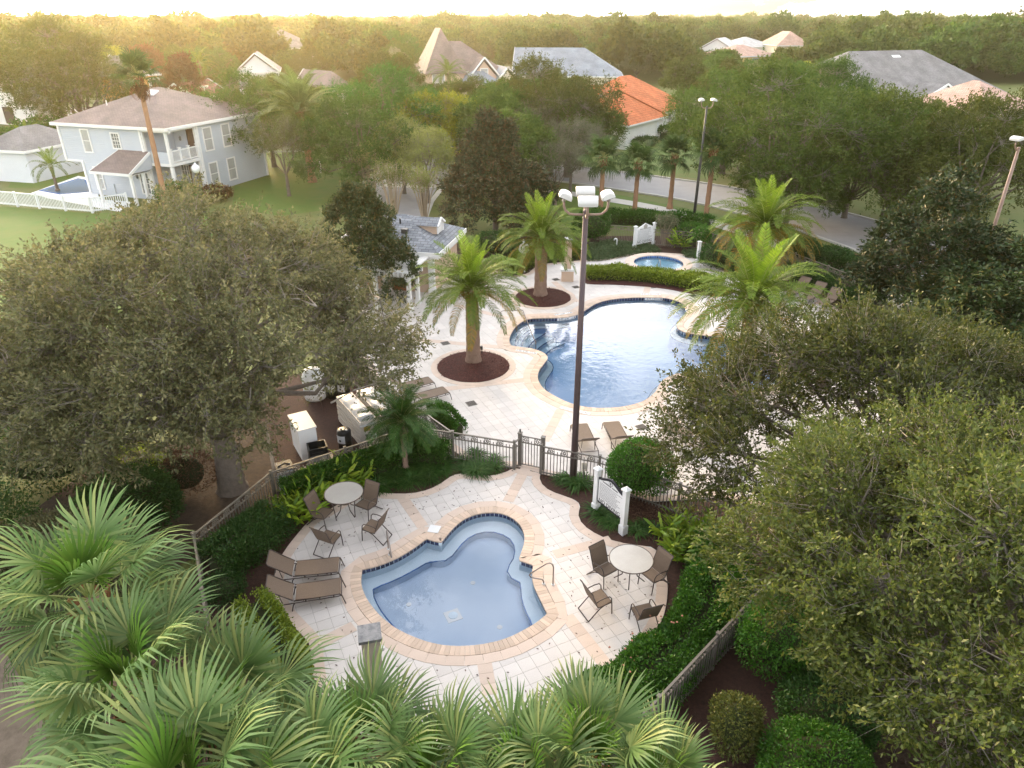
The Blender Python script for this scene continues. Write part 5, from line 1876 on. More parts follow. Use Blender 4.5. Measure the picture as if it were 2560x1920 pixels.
# house with wide grey roof at the right
A, B = (44.8,105.3,3.1), (77.13,117.51,3.1)
hb_, wb_ = house('white house with wide brown-grey hip roof at the right', A, B, 20, 3.1, 6.2, 'roof_grey', 'stucco_white', 'hh', .6, [('f', 9, 1.7, 1.5, 1.6), ('f', 22, 1.7, 1.5, 1.6)])
gx0, gx1 = wb_ * .40, wb_ * .66
gm = (gx0 + gx1) / 2
roof_build('gable_roof', [[(gx0, -1.5, 3.2), (gm, -1.5, 5.3), (gm, 5, 5.3), (gx0, 1.6, 3.2)], [(gx1, -1.5, 3.2), (gx1, 1.6, 3.2), (gm, 5, 5.3), (gm, -1.5, 5.3)]], 'roof_grey', hb_)
mb = MB()
mb.add([(gx0 + .4, -1.2, 3.2), (gx1 - .4, -1.2, 3.2), (gm, -1.2, 5.1), (gx0 + .4, -.9, 3.2), (gx1 - .4, -.9, 3.2), (gm, -.9, 5.1)], [(0, 1, 2), (5, 4, 3), (0, 3, 4, 1)])
mb.span((gx0 + .4, -1.2, 0), (gx1 - .4, .55, 3.19))
mb.build('gable', 'stucco_white', hb_)
mb = MB().beam((gx0, -1.52, 3.2), (gm, -1.52, 5.32), .1, .24)
mb.beam((gx1, -1.52, 3.2), (gm, -1.52, 5.32), .1, .24)
mb.build('bargeboard', 'white_trim', hb_)
for x, y, z in ((wb_ * .62, 5.5, 5.3), (wb_ * .68, 4.5, 4.9), (wb_ * .84, 3.0, 4.0), (wb_ * .9, 2.6, 3.8)):
    MB().tube([(x, y, z - .4), (x, y, z + .35), (x + .15, y - .2, z + .5)], .16, 8).build('roof_vent', 'white_vinyl', hb_)
MB().box((wb_ * .53, 9.0, 8.6), (1.6, 1.0, .14), M=Matrix.Rotation(R(30), 3, 'X')).build('skylight', 'white_paint', hb_)

# ---------------------------------------------------------------- pool house
PO = (-3.99, 37.7)
ph = thing('pool_house', 'peach pool house with slate shingle hip roof and white pergola', 'pool house', (PO[0], PO[1], 0), R(-13))
PW, PD, PZ, PR = 6.6, 5.4, 2.5, 1.35      # local x runs left (negative) from the front right eave corner
MB().span((-PW + .5, .5, 0), (-.5, PD - .5, PZ - .1)).build('wall', 'stucco_peach', ph)
roof_build('roof', hip_faces(-PW, 0, 0, PD, PZ, PZ + PR), 'roof_slate', ph)
fascia(ph, -PW, 0, 0, PD, PZ, .26)
mb = MB()
for i in range(46):
    mb.box((-PW + .1 + i * .142, .13, PZ - .30), (.07, .2, .1))
for i in range(36):
    mb.box((-.13, .2 + i * .142, PZ - .30), (.2, .07, .1))
kind(mb.build('dentil', 'white_trim', ph), 'stuff')
MB().box((-.62, .45, 1.12), (.34, .2, 2.24)).box((-.62, .44, .15), (.42, .26, .3)).build('pilaster', 'white_trim', ph)
# dormer vent on the right slope
dz = PZ + .5
MB().span((-1.75, 2.05, dz), (-.72, 3.05, dz + .48)).build('dormer_wall', 'stucco_peach', ph)
roof_build('dormer_roof', [[(-.6, 1.9, dz + .46), (-.6, 2.55, dz + .82), (-2.2, 2.55, dz + .82), (-2.2, 1.9, dz + .46)], [(-.6, 3.2, dz + .46), (-2.2, 3.2, dz + .46), (-2.2, 2.55, dz + .82), (-.6, 2.55, dz + .82)]], 'roof_slate', ph)
mb = MB().add([(-.68, 1.95, dz + .46), (-.68, 3.15, dz + .46), (-.68, 2.55, dz + .8)], [(0, 1, 2)])
mb.beam((-.62, 1.9, dz + .45), (-.62, 2.55, dz + .82), .08, .1)
mb.beam((-.62, 3.2, dz + .45), (-.62, 2.55, dz + .82), .08, .1)
for i in range(5):
    mb.box((-.69, 2.55, dz + .06 + i * .09), (.05, .8, .05))
mb.box((-.70, 2.08, dz + .23), (.07, .12, .46)).box((-.70, 3.02, dz + .23), (.07, .12, .46))
mb.build('louvre', 'white_trim', ph)
MB().box((-2.4, 1.35, PZ + .78), (.34, .28, .24)).build('roof_vent', 'dark_metal', ph)
MB().tube([(-2.9, 2.0, PZ + .9), (-2.9, 2.0, PZ + 1.3)], .05, 8).build('vent_pipe', 'black_plastic', ph)
# pergola
pg0, pg1, pyy = -4.6, -.75, -2.9
beamm = MB()
for y in (pyy + .35, pyy + 1.6, .3):
    beamm.box(((pg0 + pg1) / 2, y, 2.02), (pg1 - pg0 + .5, .1, .2))
beamm.build('pergola_beam', 'white_trim', ph)
for i in range(16):
    MB().box((pg0 + (pg1 - pg0) * i / 15, (pyy + .4) / 2, 2.18), (.05, .5 - pyy, .14)).build('pergola_rafter', 'white_trim', ph)
for i in range(22):
    MB().box(((pg0 + pg1) / 2, pyy + .1 + i * .145, 2.275), (pg1 - pg0 + .3, .09, .045)).build('pergola_slat', 'white_trim', ph)
for x in (pg0 + .2, pg0 + 1.9, pg1 - .1):
    for y in (pyy + .35, pyy + 1.6):
        MB().box((x, y, .98), (.2, .2, 1.96)).box((x, y, .16), (.28, .28, .3)).box((x, y, 1.9), (.3, .3, .1)).build('pergola_post', 'white_trim', ph)
opening(ph, 'f', -2.6, 1.05, .95, 2.05, .5, 'plain', 'wood_red', 'white_trim', 'door')
opening(ph, 'f', -4.6, 1.05, .95, 2.05, .5, 'plain', 'wood_red', 'white_trim', 'door')
MB().box((-1.5, .40, 1.75), (.12, .16, .3)).build('wall_lantern', 'wood_red', ph)

# globe street lamp in front of the blue house
gl_ = (-24.72,57.24,3.3)
t = thing('globe_lamp', 'white globe street lamp on a dark post by the blue house porch', 'lamp', (gl_[0], gl_[1], 0))
MB().tube([(0, 0, 0), (0, 0, .5), (0, 0, 2.9)], [.12, .07, .06], 10).build('post', 'dark_metal', t)
MB().lathe([(.08, 2.85), (.16, 2.95), (.18, 3.08)], 12).build('holder', 'dark_metal', t)
MB().lathe([(.17, 3.08), (.29, 3.28), (.31, 3.45), (.25, 3.62), (.1, 3.72), (.03, 3.85)], 14).build('globe', 'white_paint', t, True)
t = thing('flood_lamp_pole', 'small white twin flood lamp on a pole right of the blue house roof', 'lamp pole', (*(-40.72,101.81), 0))
MB().tube([(0, 0, 0), (0, 0, 5.6)], .06, 8).build('pole', 'white_vinyl', t)
MB().box((-.3, 0, 5.7), (.4, .3, .2)).box((.3, 0, 5.75), (.4, .3, .2)).box((0, 0, 5.62), (.9, .08, .08)).build('lamp_head', 'lamp_shell', t)
t = thing('utility_marker', 'short white utility marker post on the lawn', 'post', (*(-19.22,73.42), 0))
MB().tube([(0, 0, 0), (0, 0, 1.0)], .1, 8).lathe([(.11, 1.0), (.08, 1.1), (.02, 1.14)], 8).build('post', 'white_vinyl', t)

# ---------------------------------------------------------------- foliage builders
def np_mesh(name, V, F, mats, mi=None):
    """Mesh from arrays: V (n,3); F list of index arrays with 3 or 4 columns."""
    me = bpy.data.meshes.new(name)
    me.vertices.add(len(V))
    me.vertices.foreach_set('co', np.ascontiguousarray(V, np.float32).ravel())
    idx = np.concatenate([f.ravel() for f in F]).astype(np.int32)
    tot = np.concatenate([np.full(len(f), f.shape[1], np.int32) for f in F])
    st = np.concatenate([[0], np.cumsum(tot)[:-1]]).astype(np.int32)
    me.loops.add(len(idx))
    me.loops.foreach_set('vertex_index', idx)
    me.polygons.add(len(tot))
    me.polygons.foreach_set('loop_start', st)
    me.polygons.foreach_set('loop_total', tot)
    for m in (mats if isinstance(mats, (list, tuple)) else [mats]):
        me.materials.append(MATS[m])
    if mi is not None:
        me.polygons.foreach_set('material_index', mi.astype(np.int32))
    me.update(calc_edges=True)
    return me


def unit(a):
    return a / np.maximum(np.linalg.norm(a, axis=-1, keepdims=True), 1e-9)


def leaf_quads(rng, P, D, ll, lw, up=0.8, jitter=0.3):
    """Pointed leaves: base points P, directions D."""
    n = len(P)
    N = unit(rng.normal(size=(n, 3)) + np.array([0, 0, up]))
    S = unit(np.cross(D, N))
    N = np.cross(S, D)
    L = (ll * rng.uniform(1 - jitter, 1 + jitter, n))[:, None]
    Wd = (lw * rng.uniform(1 - jitter, 1 + jitter, n))[:, None] * .5
    a = P
    b = P + D * L * .45 + S * Wd + N * L * .04
    c = P + D * L - N * L * .06
    d = P + D * L * .45 - S * Wd + N * L * .04
    V = np.stack([a, b, c, d], 1).reshape(-1, 3)
    F = np.arange(4 * n).reshape(-1, 4)
    return V, F


def cones(B, T, r):
    """Three-sided tapering twigs from B to T."""
    n = len(B)
    D = unit(T - B)
    A = unit(np.cross(D, np.array([.3, .5, .8])))
    C = np.cross(D, A)
    r = np.broadcast_to(np.asarray(r, float), (n,))[:, None]
    v = [B + r * (A * math.cos(TAU * k / 3) + C * math.sin(TAU * k / 3)) for k in range(3)]
    V = np.stack(v + [T], 1).reshape(-1, 3)
    i = np.arange(n)[:, None] * 4
    F = np.concatenate([i + np.array([[0, 1, 3]]), i + np.array([[1, 2, 3]]), i + np.array([[2, 0, 3]])])
    return V, F


def oak_crown(seed, rx, ry, z0, z1, lobes=16, clusters=300, twigs=6, leaves=14, ll=.12, lw=.055, clr=.75, leafm='leaf_oak',
              trunk_r=.35, trunk=(0, 0), twig_r=.007, low=-.25, flat=.7, shape='round', wood='twig', inner=.2, lobe_k=.40, cut=None, jit=(.52, .72), bare=.05):
    """Crown and wood meshes of a broad-leaved tree; origin at the trunk foot."""
    rng = np.random.default_rng(seed)
    zc, rz = (z0 + z1) / 2, (z1 - z0) / 2
    # lobe centres spread evenly by a golden spiral with jitter
    k = np.arange(lobes) + .5
    el = low + (1 - low) * (k / lobes)
    az = k * 2.39996 + rng.uniform(0, 6)
    el = np.clip(el + rng.normal(size=lobes) * .08, -.95, .97)
    ce = np.sqrt(1 - el ** 2)
    O = np.stack([ce * np.cos(az), ce * np.sin(az), el], 1)
    if shape == 'cone':
        zz = rng.uniform(0, 1, lobes) ** 1.15
        rr = (1 - zz * .88)
        O = np.stack([rr * np.cos(az), rr * np.sin(az), zz * 2 - 1], 1)
    LC = O * np.array([rx, ry, rz]) * rng.uniform(*jit, (lobes, 1)) + np.array([0, 0, zc])
    mean = (rx * ry * rz) ** (1 / 3)
    LR = mean * lobe_k * rng.uniform(.75, 1.25, lobes)
    if shape == 'cone':
        LR = mean * .42 * (1.15 - .75 * zz)
    # clusters of twigs on the outside of each lobe
    w = LR ** 2
    li = rng.choice(lobes, clusters, p=w / w.sum())
    out = unit(rng.normal(size=(clusters, 3)) + unit(O[li] + 1e-6) * .9 + np.array([0, 0, .35]))
    rad = rng.uniform(.8, 1.08, clusters)
    rad[rng.uniform(size=clusters) < .12] *= 1.18
    ins = rng.uniform(size=clusters) < inner
    rad[ins] *= rng.uniform(.3, .8, ins.sum())
    C = LC[li] + out * (LR[li] * rad)[:, None] * np.array([1, 1, flat])
    C[:, 2] = np.maximum(C[:, 2], z0 * .8)
    if cut is not None:
        keep = ~cut(C)
        C, out, li = C[keep], out[keep], li[keep]
        clusters = len(C)
    # twigs
    T = clusters * twigs
    ci = np.repeat(np.arange(clusters), twigs)
    td = unit(out[ci] * .8 + rng.normal(size=(T, 3)) * .75 + np.array([0, 0, .12]))
    tl = clr * rng.uniform(.55, 1.25, T)
    tb = C[ci] - out[ci] * clr * .35 + rng.normal(size=(T, 3)) * clr * .12
    nb = rng.uniform(size=T) < bare
    tl[nb] *= 1.35
    tt = tb + td * tl[:, None]
    # leaves
    N = T * leaves
    ti = np.repeat(np.arange(T)[~nb], leaves)
    N = len(ti)
    s = rng.uniform(.15, 1.08, N) ** .8
    P = tb[ti] + td[ti] * (tl[ti] * s)[:, None] + rng.normal(size=(N, 3)) * ll * .35
    D = unit(td[ti] * .7 + rng.normal(size=(N, 3)) * .65)
    V, F = leaf_quads(rng, P, D, ll, lw)
    crown = np_mesh('crown', V, [F], leafm)
    # wood
    WV, WF, off = [], [], 0
    def addc(B, Tt, r):
        nonlocal off
        v, f = cones(B, Tt, r)
        WV.append(v)
        WF.append(f + off)
        off += len(v)
    mb = MB()
    fork = np.array([trunk[0], trunk[1], max(z0 * .9, zc * .42)])
    mb.tube([(trunk[0], trunk[1], -.1), (trunk[0], trunk[1], .15), (trunk[0] + .05, trunk[1], fork[2] * .6), tuple(fork)], [trunk_r * 1.5, trunk_r * 1.1, trunk_r * .95, trunk_r * .8], 9)
    cnt = np.bincount(li, minlength=lobes)
    for i in range(lobes):
        if cnt[i] < 9:
            continue
        p, q = fork, LC[i]
        L = np.linalg.norm(q - p)
        j1, j2 = rng.normal(size=3) * L * .06, rng.normal(size=3) * L * .06
        r0 = trunk_r * (.34 if shape != 'cone' else .16)
        mb.tube([tuple(p), tuple(p * .65 + q * .35 + j1 + np.array([0, 0, L * .04])), tuple(p * .3 + q * .7 + j2), tuple(q)], [r0, r0 * .75, r0 * .5, r0 * .28], 6, False)
    M1 = LC[li] * .45 + C * .55 + rng.normal(size=(clusters, 3)) * .12
    addc(LC[li], M1, trunk_r * .09)
    addc(M1 - (M1 - LC[li]) * .25, C, trunk_r * .06)
    if twig_r:
        addc(tb, tt, twig_r)
    b = len(mb.v)
    V0 = np.array(mb.v)
    q4 = np.array([f for f in mb.f if len(f) == 4])
    VV = np.concatenate([V0] + WV)
    fw = np.concatenate(WF) + b
    mi = np.concatenate([np.zeros(len(q4)), np.ones(len(fw))])
    trunkm = np_mesh('trunk', VV, [q4, fw], ['bark', wood], mi)
    return crown, trunkm


TREES = {}


def tree(label, p, kindname, scale=1.0, rz=None, group=None, name='oak_tree', z=0.0, leafm=None, cat='tree'):
    crown, trunk = TREES[kindname]
    t = thing(name, label, cat, (p[0], p[1], z), random.uniform(0, TAU) if rz is None else rz, group, scale)
    o = link('crown', crown, t)
    if leafm:
        o.material_slots[0].link = 'OBJECT'
        o.material_slots[0].material = MATS[leafm]
    link('trunk', trunk, t)
    return t


# ---- hedges and shrubs
def leafy_volume(name, parent, pts, nrm, ll, lw, leafm, rng, spread=.06):
    n = len(pts)
    P = pts + rng.normal(size=(n, 3)) * spread
    D = unit(nrm * .7 + rng.normal(size=(n, 3)) * .7)
    V, F = leaf_quads(rng, P, D, ll, lw)
    return link(name, np_mesh(name, V, [F], leafm), parent)


def lumps(P, rng, amp, k=5):
    o = np.zeros(len(P))
    for _ in range(k):
        d = unit(rng.normal(size=3)) * rng.uniform(1.2, 4.5)
        o += np.sin(P @ d + rng.uniform(0, 6))
    return o * amp / math.sqrt(k)


def shrub_ball(label, p, r, n, ll, lw, leafm, group=None, name='shrub', seed=0, low=-.5, lump=.10, core='leaf_core', z=0.0, cat='shrub'):
    """Rounded shrub: r = (rx, ry, height)."""
    rng = np.random.default_rng(seed + 17)
    t = thing(name, label, cat, (p[0], p[1], z), 0, group)
    d = unit(rng.normal(size=(n, 3)))
    d = d[d[:, 2] > low]
    R3 = np.array([r[0], r[1], r[2] * .55])
    k = 1 + lumps(d * 1.0, rng, lump, 7)
    dep = rng.uniform(.72, 1.03, len(d)) ** .6
    P = d * R3 * (k * dep)[:, None] + np.array([0, 0, r[2] * .47])
    P[:, 2] = np.maximum(P[:, 2], .02)
    leafy_volume('foliage', t, P, d, ll, lw, leafm, rng, ll * .4)
    mb = MB()
    nu, nv = 14, 8
    vs = []
    for j in range(nv + 1):
        for i in range(nu):
            e = -1 + 2 * j / nv
            c = math.sqrt(max(0, 1 - e * e))
            vs.append((.68 * r[0] * c * math.cos(TAU * i / nu), .68 * r[1] * c * math.sin(TAU * i / nu), max(0, .47 * r[2] + .37 * r[2] * e)))
    mb.add(vs, [(j * nu + i, j * nu + (i + 1) % nu, (j + 1) * nu + (i + 1) % nu, (j + 1) * nu + i) for j in range(nv) for i in range(nu)])
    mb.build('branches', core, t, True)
    return t


def hedge_strip(label, line, width, h, dens, ll, lw, leafm, group=None, name='hedge', seed=0, lump=.10, core='leaf_core', z=0.0, round_=.35, cat='hedge'):
    """Hedge along a line of ground points."""
    rng = np.random.default_rng(seed + 31)
    ln = resample([tuple(map(float, q[:2])) for q in line], .25, False)
    A = np.array(ln)
    c = A.mean(0)
    t = thing(name, label, cat, (c[0], c[1], z), 0, group)
    A = A - c
    tg = np.gradient(A, axis=0)
    tg = unit(tg)
    nn = np.stack([-tg[:, 1], tg[:, 0]], 1)
    L = len(A) * .25
    n = int(L * (width + 2 * h) * dens)
    i = rng.integers(0, len(A), n)
    a = rng.uniform(-1, 1, n)                     # around the cross-section: -1 left foot, +1 right foot
    ang = a * math.pi * .5
    sx = np.sign(np.sin(ang)) * np.abs(np.sin(ang)) ** round_
    sz = np.abs(np.cos(ang)) ** round_
    base = A[i] + tg[i] * rng.uniform(-.13, .13, (n, 1))
    k = 1 + lumps(np.c_[base * 1.2, sz * 2], rng, lump, 7)
    dep = rng.uniform(.78, 1.02, n)
    off = sx * width * .5 * k * dep
    P = np.c_[base + nn[i] * off[:, None], np.maximum(.03, h * sz * k * (.25 + .75 * dep))]
    N = np.c_[nn[i] * sx[:, None], sz]
    endm = np.minimum(i, len(A) - 1 - i) < 2
    P[endm, 2] *= .93
    leafy_volume('foliage', t, P, unit(N), ll, lw, leafm, rng, ll * .45)
    mb = MB()
    m = len(A)
    vs = []
    for q in range(m):
        e = .56 if 0 < q < m - 1 else .4
        for s_, zz in ((-1, 0), (-1, .45), (-.6, .62), (.6, .62), (1, .45), (1, 0)):
            p = A[q] + nn[q] * s_ * width * .5 * e * 1.15
            vs.append((p[0], p[1], h * zz))
    mb.add(vs, [(q * 6 + s_, (q + 1) * 6 + s_, (q + 1) * 6 + s_ + 1, q * 6 + s_ + 1) for q in range(m - 1) for s_ in range(5)] + [(0, 1, 2, 3, 4, 5), tuple((m - 1) * 6 + s_ for s_ in (5, 4, 3, 2, 1, 0))])
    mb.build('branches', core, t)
    return t


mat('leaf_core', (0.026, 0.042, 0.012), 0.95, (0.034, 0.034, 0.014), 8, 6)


# ---- palm fronds
def feather_frond(seed, L, nl, leaf, bend, w, leafm, vee=.5, droop=.5, name='frond'):
    """Pinnate frond along +X from the origin, curving downward by `bend` radians."""
    rng = np.random.default_rng(seed)
    n = 22
    s = np.linspace(0, 1, n)
    ang = -bend * s ** 1.6
    dx, dz = np.cos(ang), np.sin(ang)
    X = np.concatenate([[0], np.cumsum((dx[1:] + dx[:-1]) / 2)]) * L / (n - 1)
    Z = np.concatenate([[0], np.cumsum((dz[1:] + dz[:-1]) / 2)]) * L / (n - 1)
    V, Fq, off = [], [], 0
    # rachis: three-sided
    r = .022 * (1 - s * .85) * L / 3
    R_ = np.stack([np.stack([X, -r, Z], 1), np.stack([X, r, Z], 1), np.stack([X, 0 * r, Z - r * 1.4], 1)], 1).reshape(-1, 3)
    V.append(R_)
    i = np.arange(n - 1)[:, None] * 3
    rf = np.concatenate([i + np.array([[0, 3, 4, 1]]), i + np.array([[1, 4, 5, 2]]), i + np.array([[2, 5, 3, 0]])])
    off = len(R_)
    u = np.repeat(np.linspace(.10, .995, nl), 2) + rng.normal(size=2 * nl) * .004
    u = np.clip(u, .06, 1)
    sd = np.tile([-1., 1.], nl)
    px, pz = np.interp(u, s, X), np.interp(u, s, Z)
    a = np.interp(u, s, ang)
    T = np.stack([np.cos(a), 0 * a, np.sin(a)], 1)
    Nn = np.stack([-np.sin(a), 0 * a, np.cos(a)], 1)
    B = np.stack([px, 0 * px, pz], 1)
    ln = leaf * np.clip(np.sin(np.pi * (.10 + .86 * u)) ** .55, .25, 1) * rng.uniform(.88, 1.1, len(u))
    swp = .35 + .75 * u ** 2
    D = unit(T * swp[:, None] + np.array([0, 1., 0]) * sd[:, None] * 1.0 + Nn * (vee * (1 - .5 * u) + rng.normal(size=len(u)) * .12)[:, None])
    D2 = unit(D - np.array([0, 0, 1.]) * droop)
    W = unit(np.cross(D, Nn)) * w * .5
    p0 = B
    p1 = B + D * (ln * .5)[:, None]
    p2 = p1 + D2 * (ln * .5)[:, None]
    q = np.stack([p0 - W * .5, p0 + W * .5, p1 + W, p1 - W, p2], 1).reshape(-1, 3)
    V.append(q)
    j = np.arange(len(u))[:, None] * 5 + off
    lf4 = j + np.array([[0, 1, 2, 3]])
    lf3 = j + np.array([[3, 2, 4]])
    mi = np.concatenate([np.ones(len(rf)), np.zeros(len(lf4)), np.zeros(len(lf3))])
    return np_mesh(name, np.concatenate(V), [rf, lf4, lf3], [leafm, 'petiole'], mi)


def fan_frond(seed, lp, lb, nseg, leafm, spread=125, droop=.35, arch=.25, w=.05, fold=.5, name='frond'):
    """Fan frond: stalk along +X, then segments spread round its end with hanging tips."""
    rng = np.random.default_rng(seed)
    V, F4, F3 = [], [], []
    off = 0
    n = 6
    s = np.linspace(0, 1, n)
    X = lp * s
    Z = -arch * lp * .35 * s ** 2
    r = .022 * (1.25 - .55 * s)
    R_ = np.stack([np.stack([X, -r, Z], 1), np.stack([X, r, Z], 1), np.stack([X, 0 * r, Z - r * .9], 1)], 1).reshape(-1, 3)
    V.append(R_)
    i = np.arange(n - 1)[:, None] * 3
    rf = np.concatenate([i + np.array([[0, 3, 4, 1]]), i + np.array([[1, 4, 5, 2]]), i + np.array([[2, 5, 3, 0]])])
    off = len(R_)
    hub = np.array([lp, 0, Z[-1]])
    a = np.radians(np.linspace(-spread, spread, nseg)) + rng.normal(size=nseg) * .02
    # costa: middle segments start further out along the stalk line
    c0 = np.maximum(0, np.cos(a)) ** 2 * lb * .30
    ln = lb * (.62 + .38 * np.cos(a * .62)) * rng.uniform(.9, 1.08, nseg)
    K = 6
    t = np.linspace(0, 1, K)
    lift = fold * (.25 + .35 * np.abs(np.sin(a)))
    pl = np.where(np.arange(nseg) % 2 == 0, 1, -1) * .012
    dr = droop * rng.uniform(.65, 1.5, nseg)
    pts = np.zeros((nseg, K, 3))
    rad = c0[:, None] * np.minimum(1, t[None] * 4) + ln[:, None] * t[None]
    hang = np.clip((t[None] - .5) / .5, 0, 1) ** 1.7
    rad = rad - hang * dr[:, None] * ln[:, None] * .28
    pts[:, :, 0] = hub[0] + np.cos(a)[:, None] * rad
    pts[:, :, 1] = np.sin(a)[:, None] * rad
    pts[:, :, 2] = hub[2] + lift[:, None] * ln[:, None] * np.sin(np.minimum(t, .7)[None] * 1.6) * .35 - arch * (np.maximum(0, np.cos(a))[:, None] * rad) ** 2 * .45 - hang * dr[:, None] * ln[:, None] * .75 + pl[:, None]
    pts[:, 2:, :] += np.cumsum(rng.normal(size=(nseg, K - 2, 3)) * .006, 1)
    side = np.stack([-np.sin(a), np.cos(a), 0 * a], 1)[:, None, :]
    wd = (w * np.array([.35, .85, 1.0, .85, .5, .0]))[None, :, None] * .5
    Lf, Rt = pts - side * wd, pts + side * wd
    q = np.stack([Lf, Rt], 2).reshape(nseg, K * 2, 3).reshape(-1, 3)
    V.append(q)
    j = np.arange(nseg)[:, None] * (K * 2) + off
    qs = np.concatenate([j + np.array([[2 * k, 2 * k + 1, 2 * k + 3, 2 * k + 2]]) for k in range(K - 1)])
    mi = np.concatenate([np.ones(len(rf)), np.zeros(len(qs))])
    return np_mesh(name, np.concatenate(V), [rf, qs], [leafm, 'petiole'], mi)


def palm(label, p, h, sets, name='date_palm', trunk_m='palm_trunk', r=(.28, .24), boot=None, group=None, scale=1.0, lean=(0, 0), ringed=False, rz=None, hubr=.12, seed=0, dead=None):
    """sets: list of (meshes, count, elevation from, elevation to) counted from the top of the crown down."""
    rng = random.Random(seed + 5)
    t = thing(name, label, 'palm', (p[0], p[1], 0), rng.uniform(0, TAU) if rz is None else rz, group)
    N = 14
    pts, rs = [], []
    for i in range(N + 1):
        u = i / N
        pts.append((lean[0] * u ** 1.5, lean[1] * u ** 1.5, h * u - .05))
        f = r[0] + (r[1] - r[0]) * u + (.12 * max(0, 1 - u * 9) if not ringed else .04 * max(0, 1 - u * 8))
        rs.append(f + (.012 if i % 2 else -.008))
    MB().tube(pts, rs, 14).build('trunk', trunk_m, t, True)
    top = Vector((lean[0], lean[1], h))
    if boot:
        mb = MB()
        for k in range(34):
            a = k * 2.4
            z = -boot * (k / 34)
            rr = r[1] * (1.0 + .25 * math.sin(math.pi * k / 34))
            b = top + Vector((rr * math.cos(a), rr * math.sin(a), z - .05))
            e = b + Vector((.16 * math.cos(a), .16 * math.sin(a), .20))
            mb.beam(b, e, .09, .03)
        mb.build('boot', 'palm_boot', t)
    k = 0
    for meshes, cnt, e0, e1 in sets:
        for i in range(cnt):
            u = (i + .5) / cnt
            el = R(e0 + (e1 - e0) * u + rng.uniform(-5, 5))
            az = k * 2.39996 + rng.uniform(-.2, .2)
            o = link('frond', meshes[k % len(meshes)], t, top + Vector((hubr * math.cos(az) * math.cos(el), hubr * math.sin(az) * math.cos(el), .10 * math.sin(el))),
                     (rng.uniform(-.25, .25), -el, az), scale * rng.uniform(.88, 1.08))
            k += 1
    return t

# ---------------------------------------------------------------- large trees near the pools
TREES['left_oak'] = oak_crown(11, 7.9, 7.4, 1.0, 9.0, 48, 1350, 8, 22, .125, .055, .85, 'leaf_oak', .42, (.6, -1.2), .009, low=-.55, lobe_k=.31,
                              cut=lambda C: ((C[:, 0] > 3.3) & (C[:, 2] < 3.4 - .51 * C[:, 1])) | (C[:, 2] + .62 * C[:, 0] > 9.3) | (C[:, 2] - .42 * C[:, 0] > 9.3), jit=(.5, .84), bare=.05)
tree('huge grey-green live oak at the left beside the equipment yard', (-9.9, 20.7), 'left_oak', rz=0)
TREES['right_oak'] = oak_crown(23, 7.3, 5.2, 1.0, 6.5, 34, 900, 8, 20, .12, .052, .9, 'leaf_oak_right', .34, (.4, .3), .009, low=-.45, lobe_k=.32, inner=.12, jit=(.5, .82), bare=.05)
tree('olive live oak hanging over the right end of the main pool', (10.8, 16.9), 'right_oak', rz=0)
TREES['near_oak'] = oak_crown(37, 5.0, 5.0, 1.4, 7.9, 34, 1150, 8, 22, .092, .041, .7, 'leaf_oak_near', .30, (.3, .2), .0045, low=-.5, lobe_k=.34, jit=(.5, .80), bare=.03)
tree('yellow-green oak filling the lower right corner', (9.0, 9.2), 'near_oak', rz=0)
TREES['magnolia_a'] = oak_crown(41, 3.9, 3.9, .7, 9.4, 34, 460, 6, 14, .24, .095, .55, 'leaf_magnolia', .2, (0, 0), 0, shape='cone', inner=.1)
TREES['magnolia_b'] = oak_crown(43, 3.3, 3.3, .7, 9.0, 34, 480, 6, 15, .20, .085, .5, 'leaf_magnolia', .2, (0, 0), 0, shape='cone', inner=.1)
tree('dark bronze magnolia in the centre behind the far date palm', (-1.2, 50.5), 'magnolia_a', 1.02, .4, name='magnolia_tree')
tree('dark magnolia between the left oak and the pool house', (-7.9, 36.6), 'magnolia_a', (.72, .72, .80), 2.0, name='magnolia_tree', leafm='leaf_magnolia_green')
tree('dark magnolia at the right beyond the lounger row', (20.4, 33.2), 'magnolia_b', (1.15, 1.15, 1.0), 1.0, name='magnolia_tree', leafm='leaf_magnolia_green')
tree('dark magnolia in front of the cut-off lamp pole at the right edge', (22.0, 28.6), 'magnolia_b', (1.2, 1.2, .86), 3.6, name='magnolia_tree', leafm='leaf_magnolia_green')

# ---------------------------------------------------------------- trees in the middle distance
TREES['mid_a'] = oak_crown(51, 6.5, 6.2, .8, 10.0, 28, 720, 6, 13, .17, .08, .85, 'leaf_bg', .35, twig_r=0, lobe_k=.34, low=-.5, jit=(.5, .85))
TREES['mid_b'] = oak_crown(53, 5.6, 5.8, .9, 9.0, 24, 640, 6, 13, .17, .08, .85, 'leaf_bg', .32, twig_r=0, lobe_k=.35, low=-.5, jit=(.5, .85))
TREES['back_a'] = oak_crown(61, 4.8, 4.8, 1.2, 9.0, 15, 300, 5, 13, .27, .14, .8, 'leaf_bg', .28, twig_r=0, lobe_k=.37, low=-.4, jit=(.5, .85))
TREES['back_b'] = oak_crown(63, 4.2, 4.4, 1.2, 10.0, 15, 300, 5, 13, .27, .14, .8, 'leaf_bg', .26, twig_r=0, lobe_k=.37, low=-.4, jit=(.5, .85))
TREES['back_c'] = oak_crown(67, 3.2, 3.2, 1.0, 10.5, 20, 260, 5, 13, .27, .14, .7, 'leaf_bg', .24, twig_r=0, shape='cone')
TREES['thin'] = oak_crown(71, 3.0, 2.8, 1.8, 7.4, 16, 190, 6, 9, .13, .06, .7, 'leaf_grey', .16, twig_r=.012, inner=.15)
TREES['light'] = oak_crown(73, 3.2, 3.0, 1.6, 6.8, 16, 240, 6, 11, .14, .075, .7, 'leaf_yellow', .18, twig_r=.01, inner=.15)

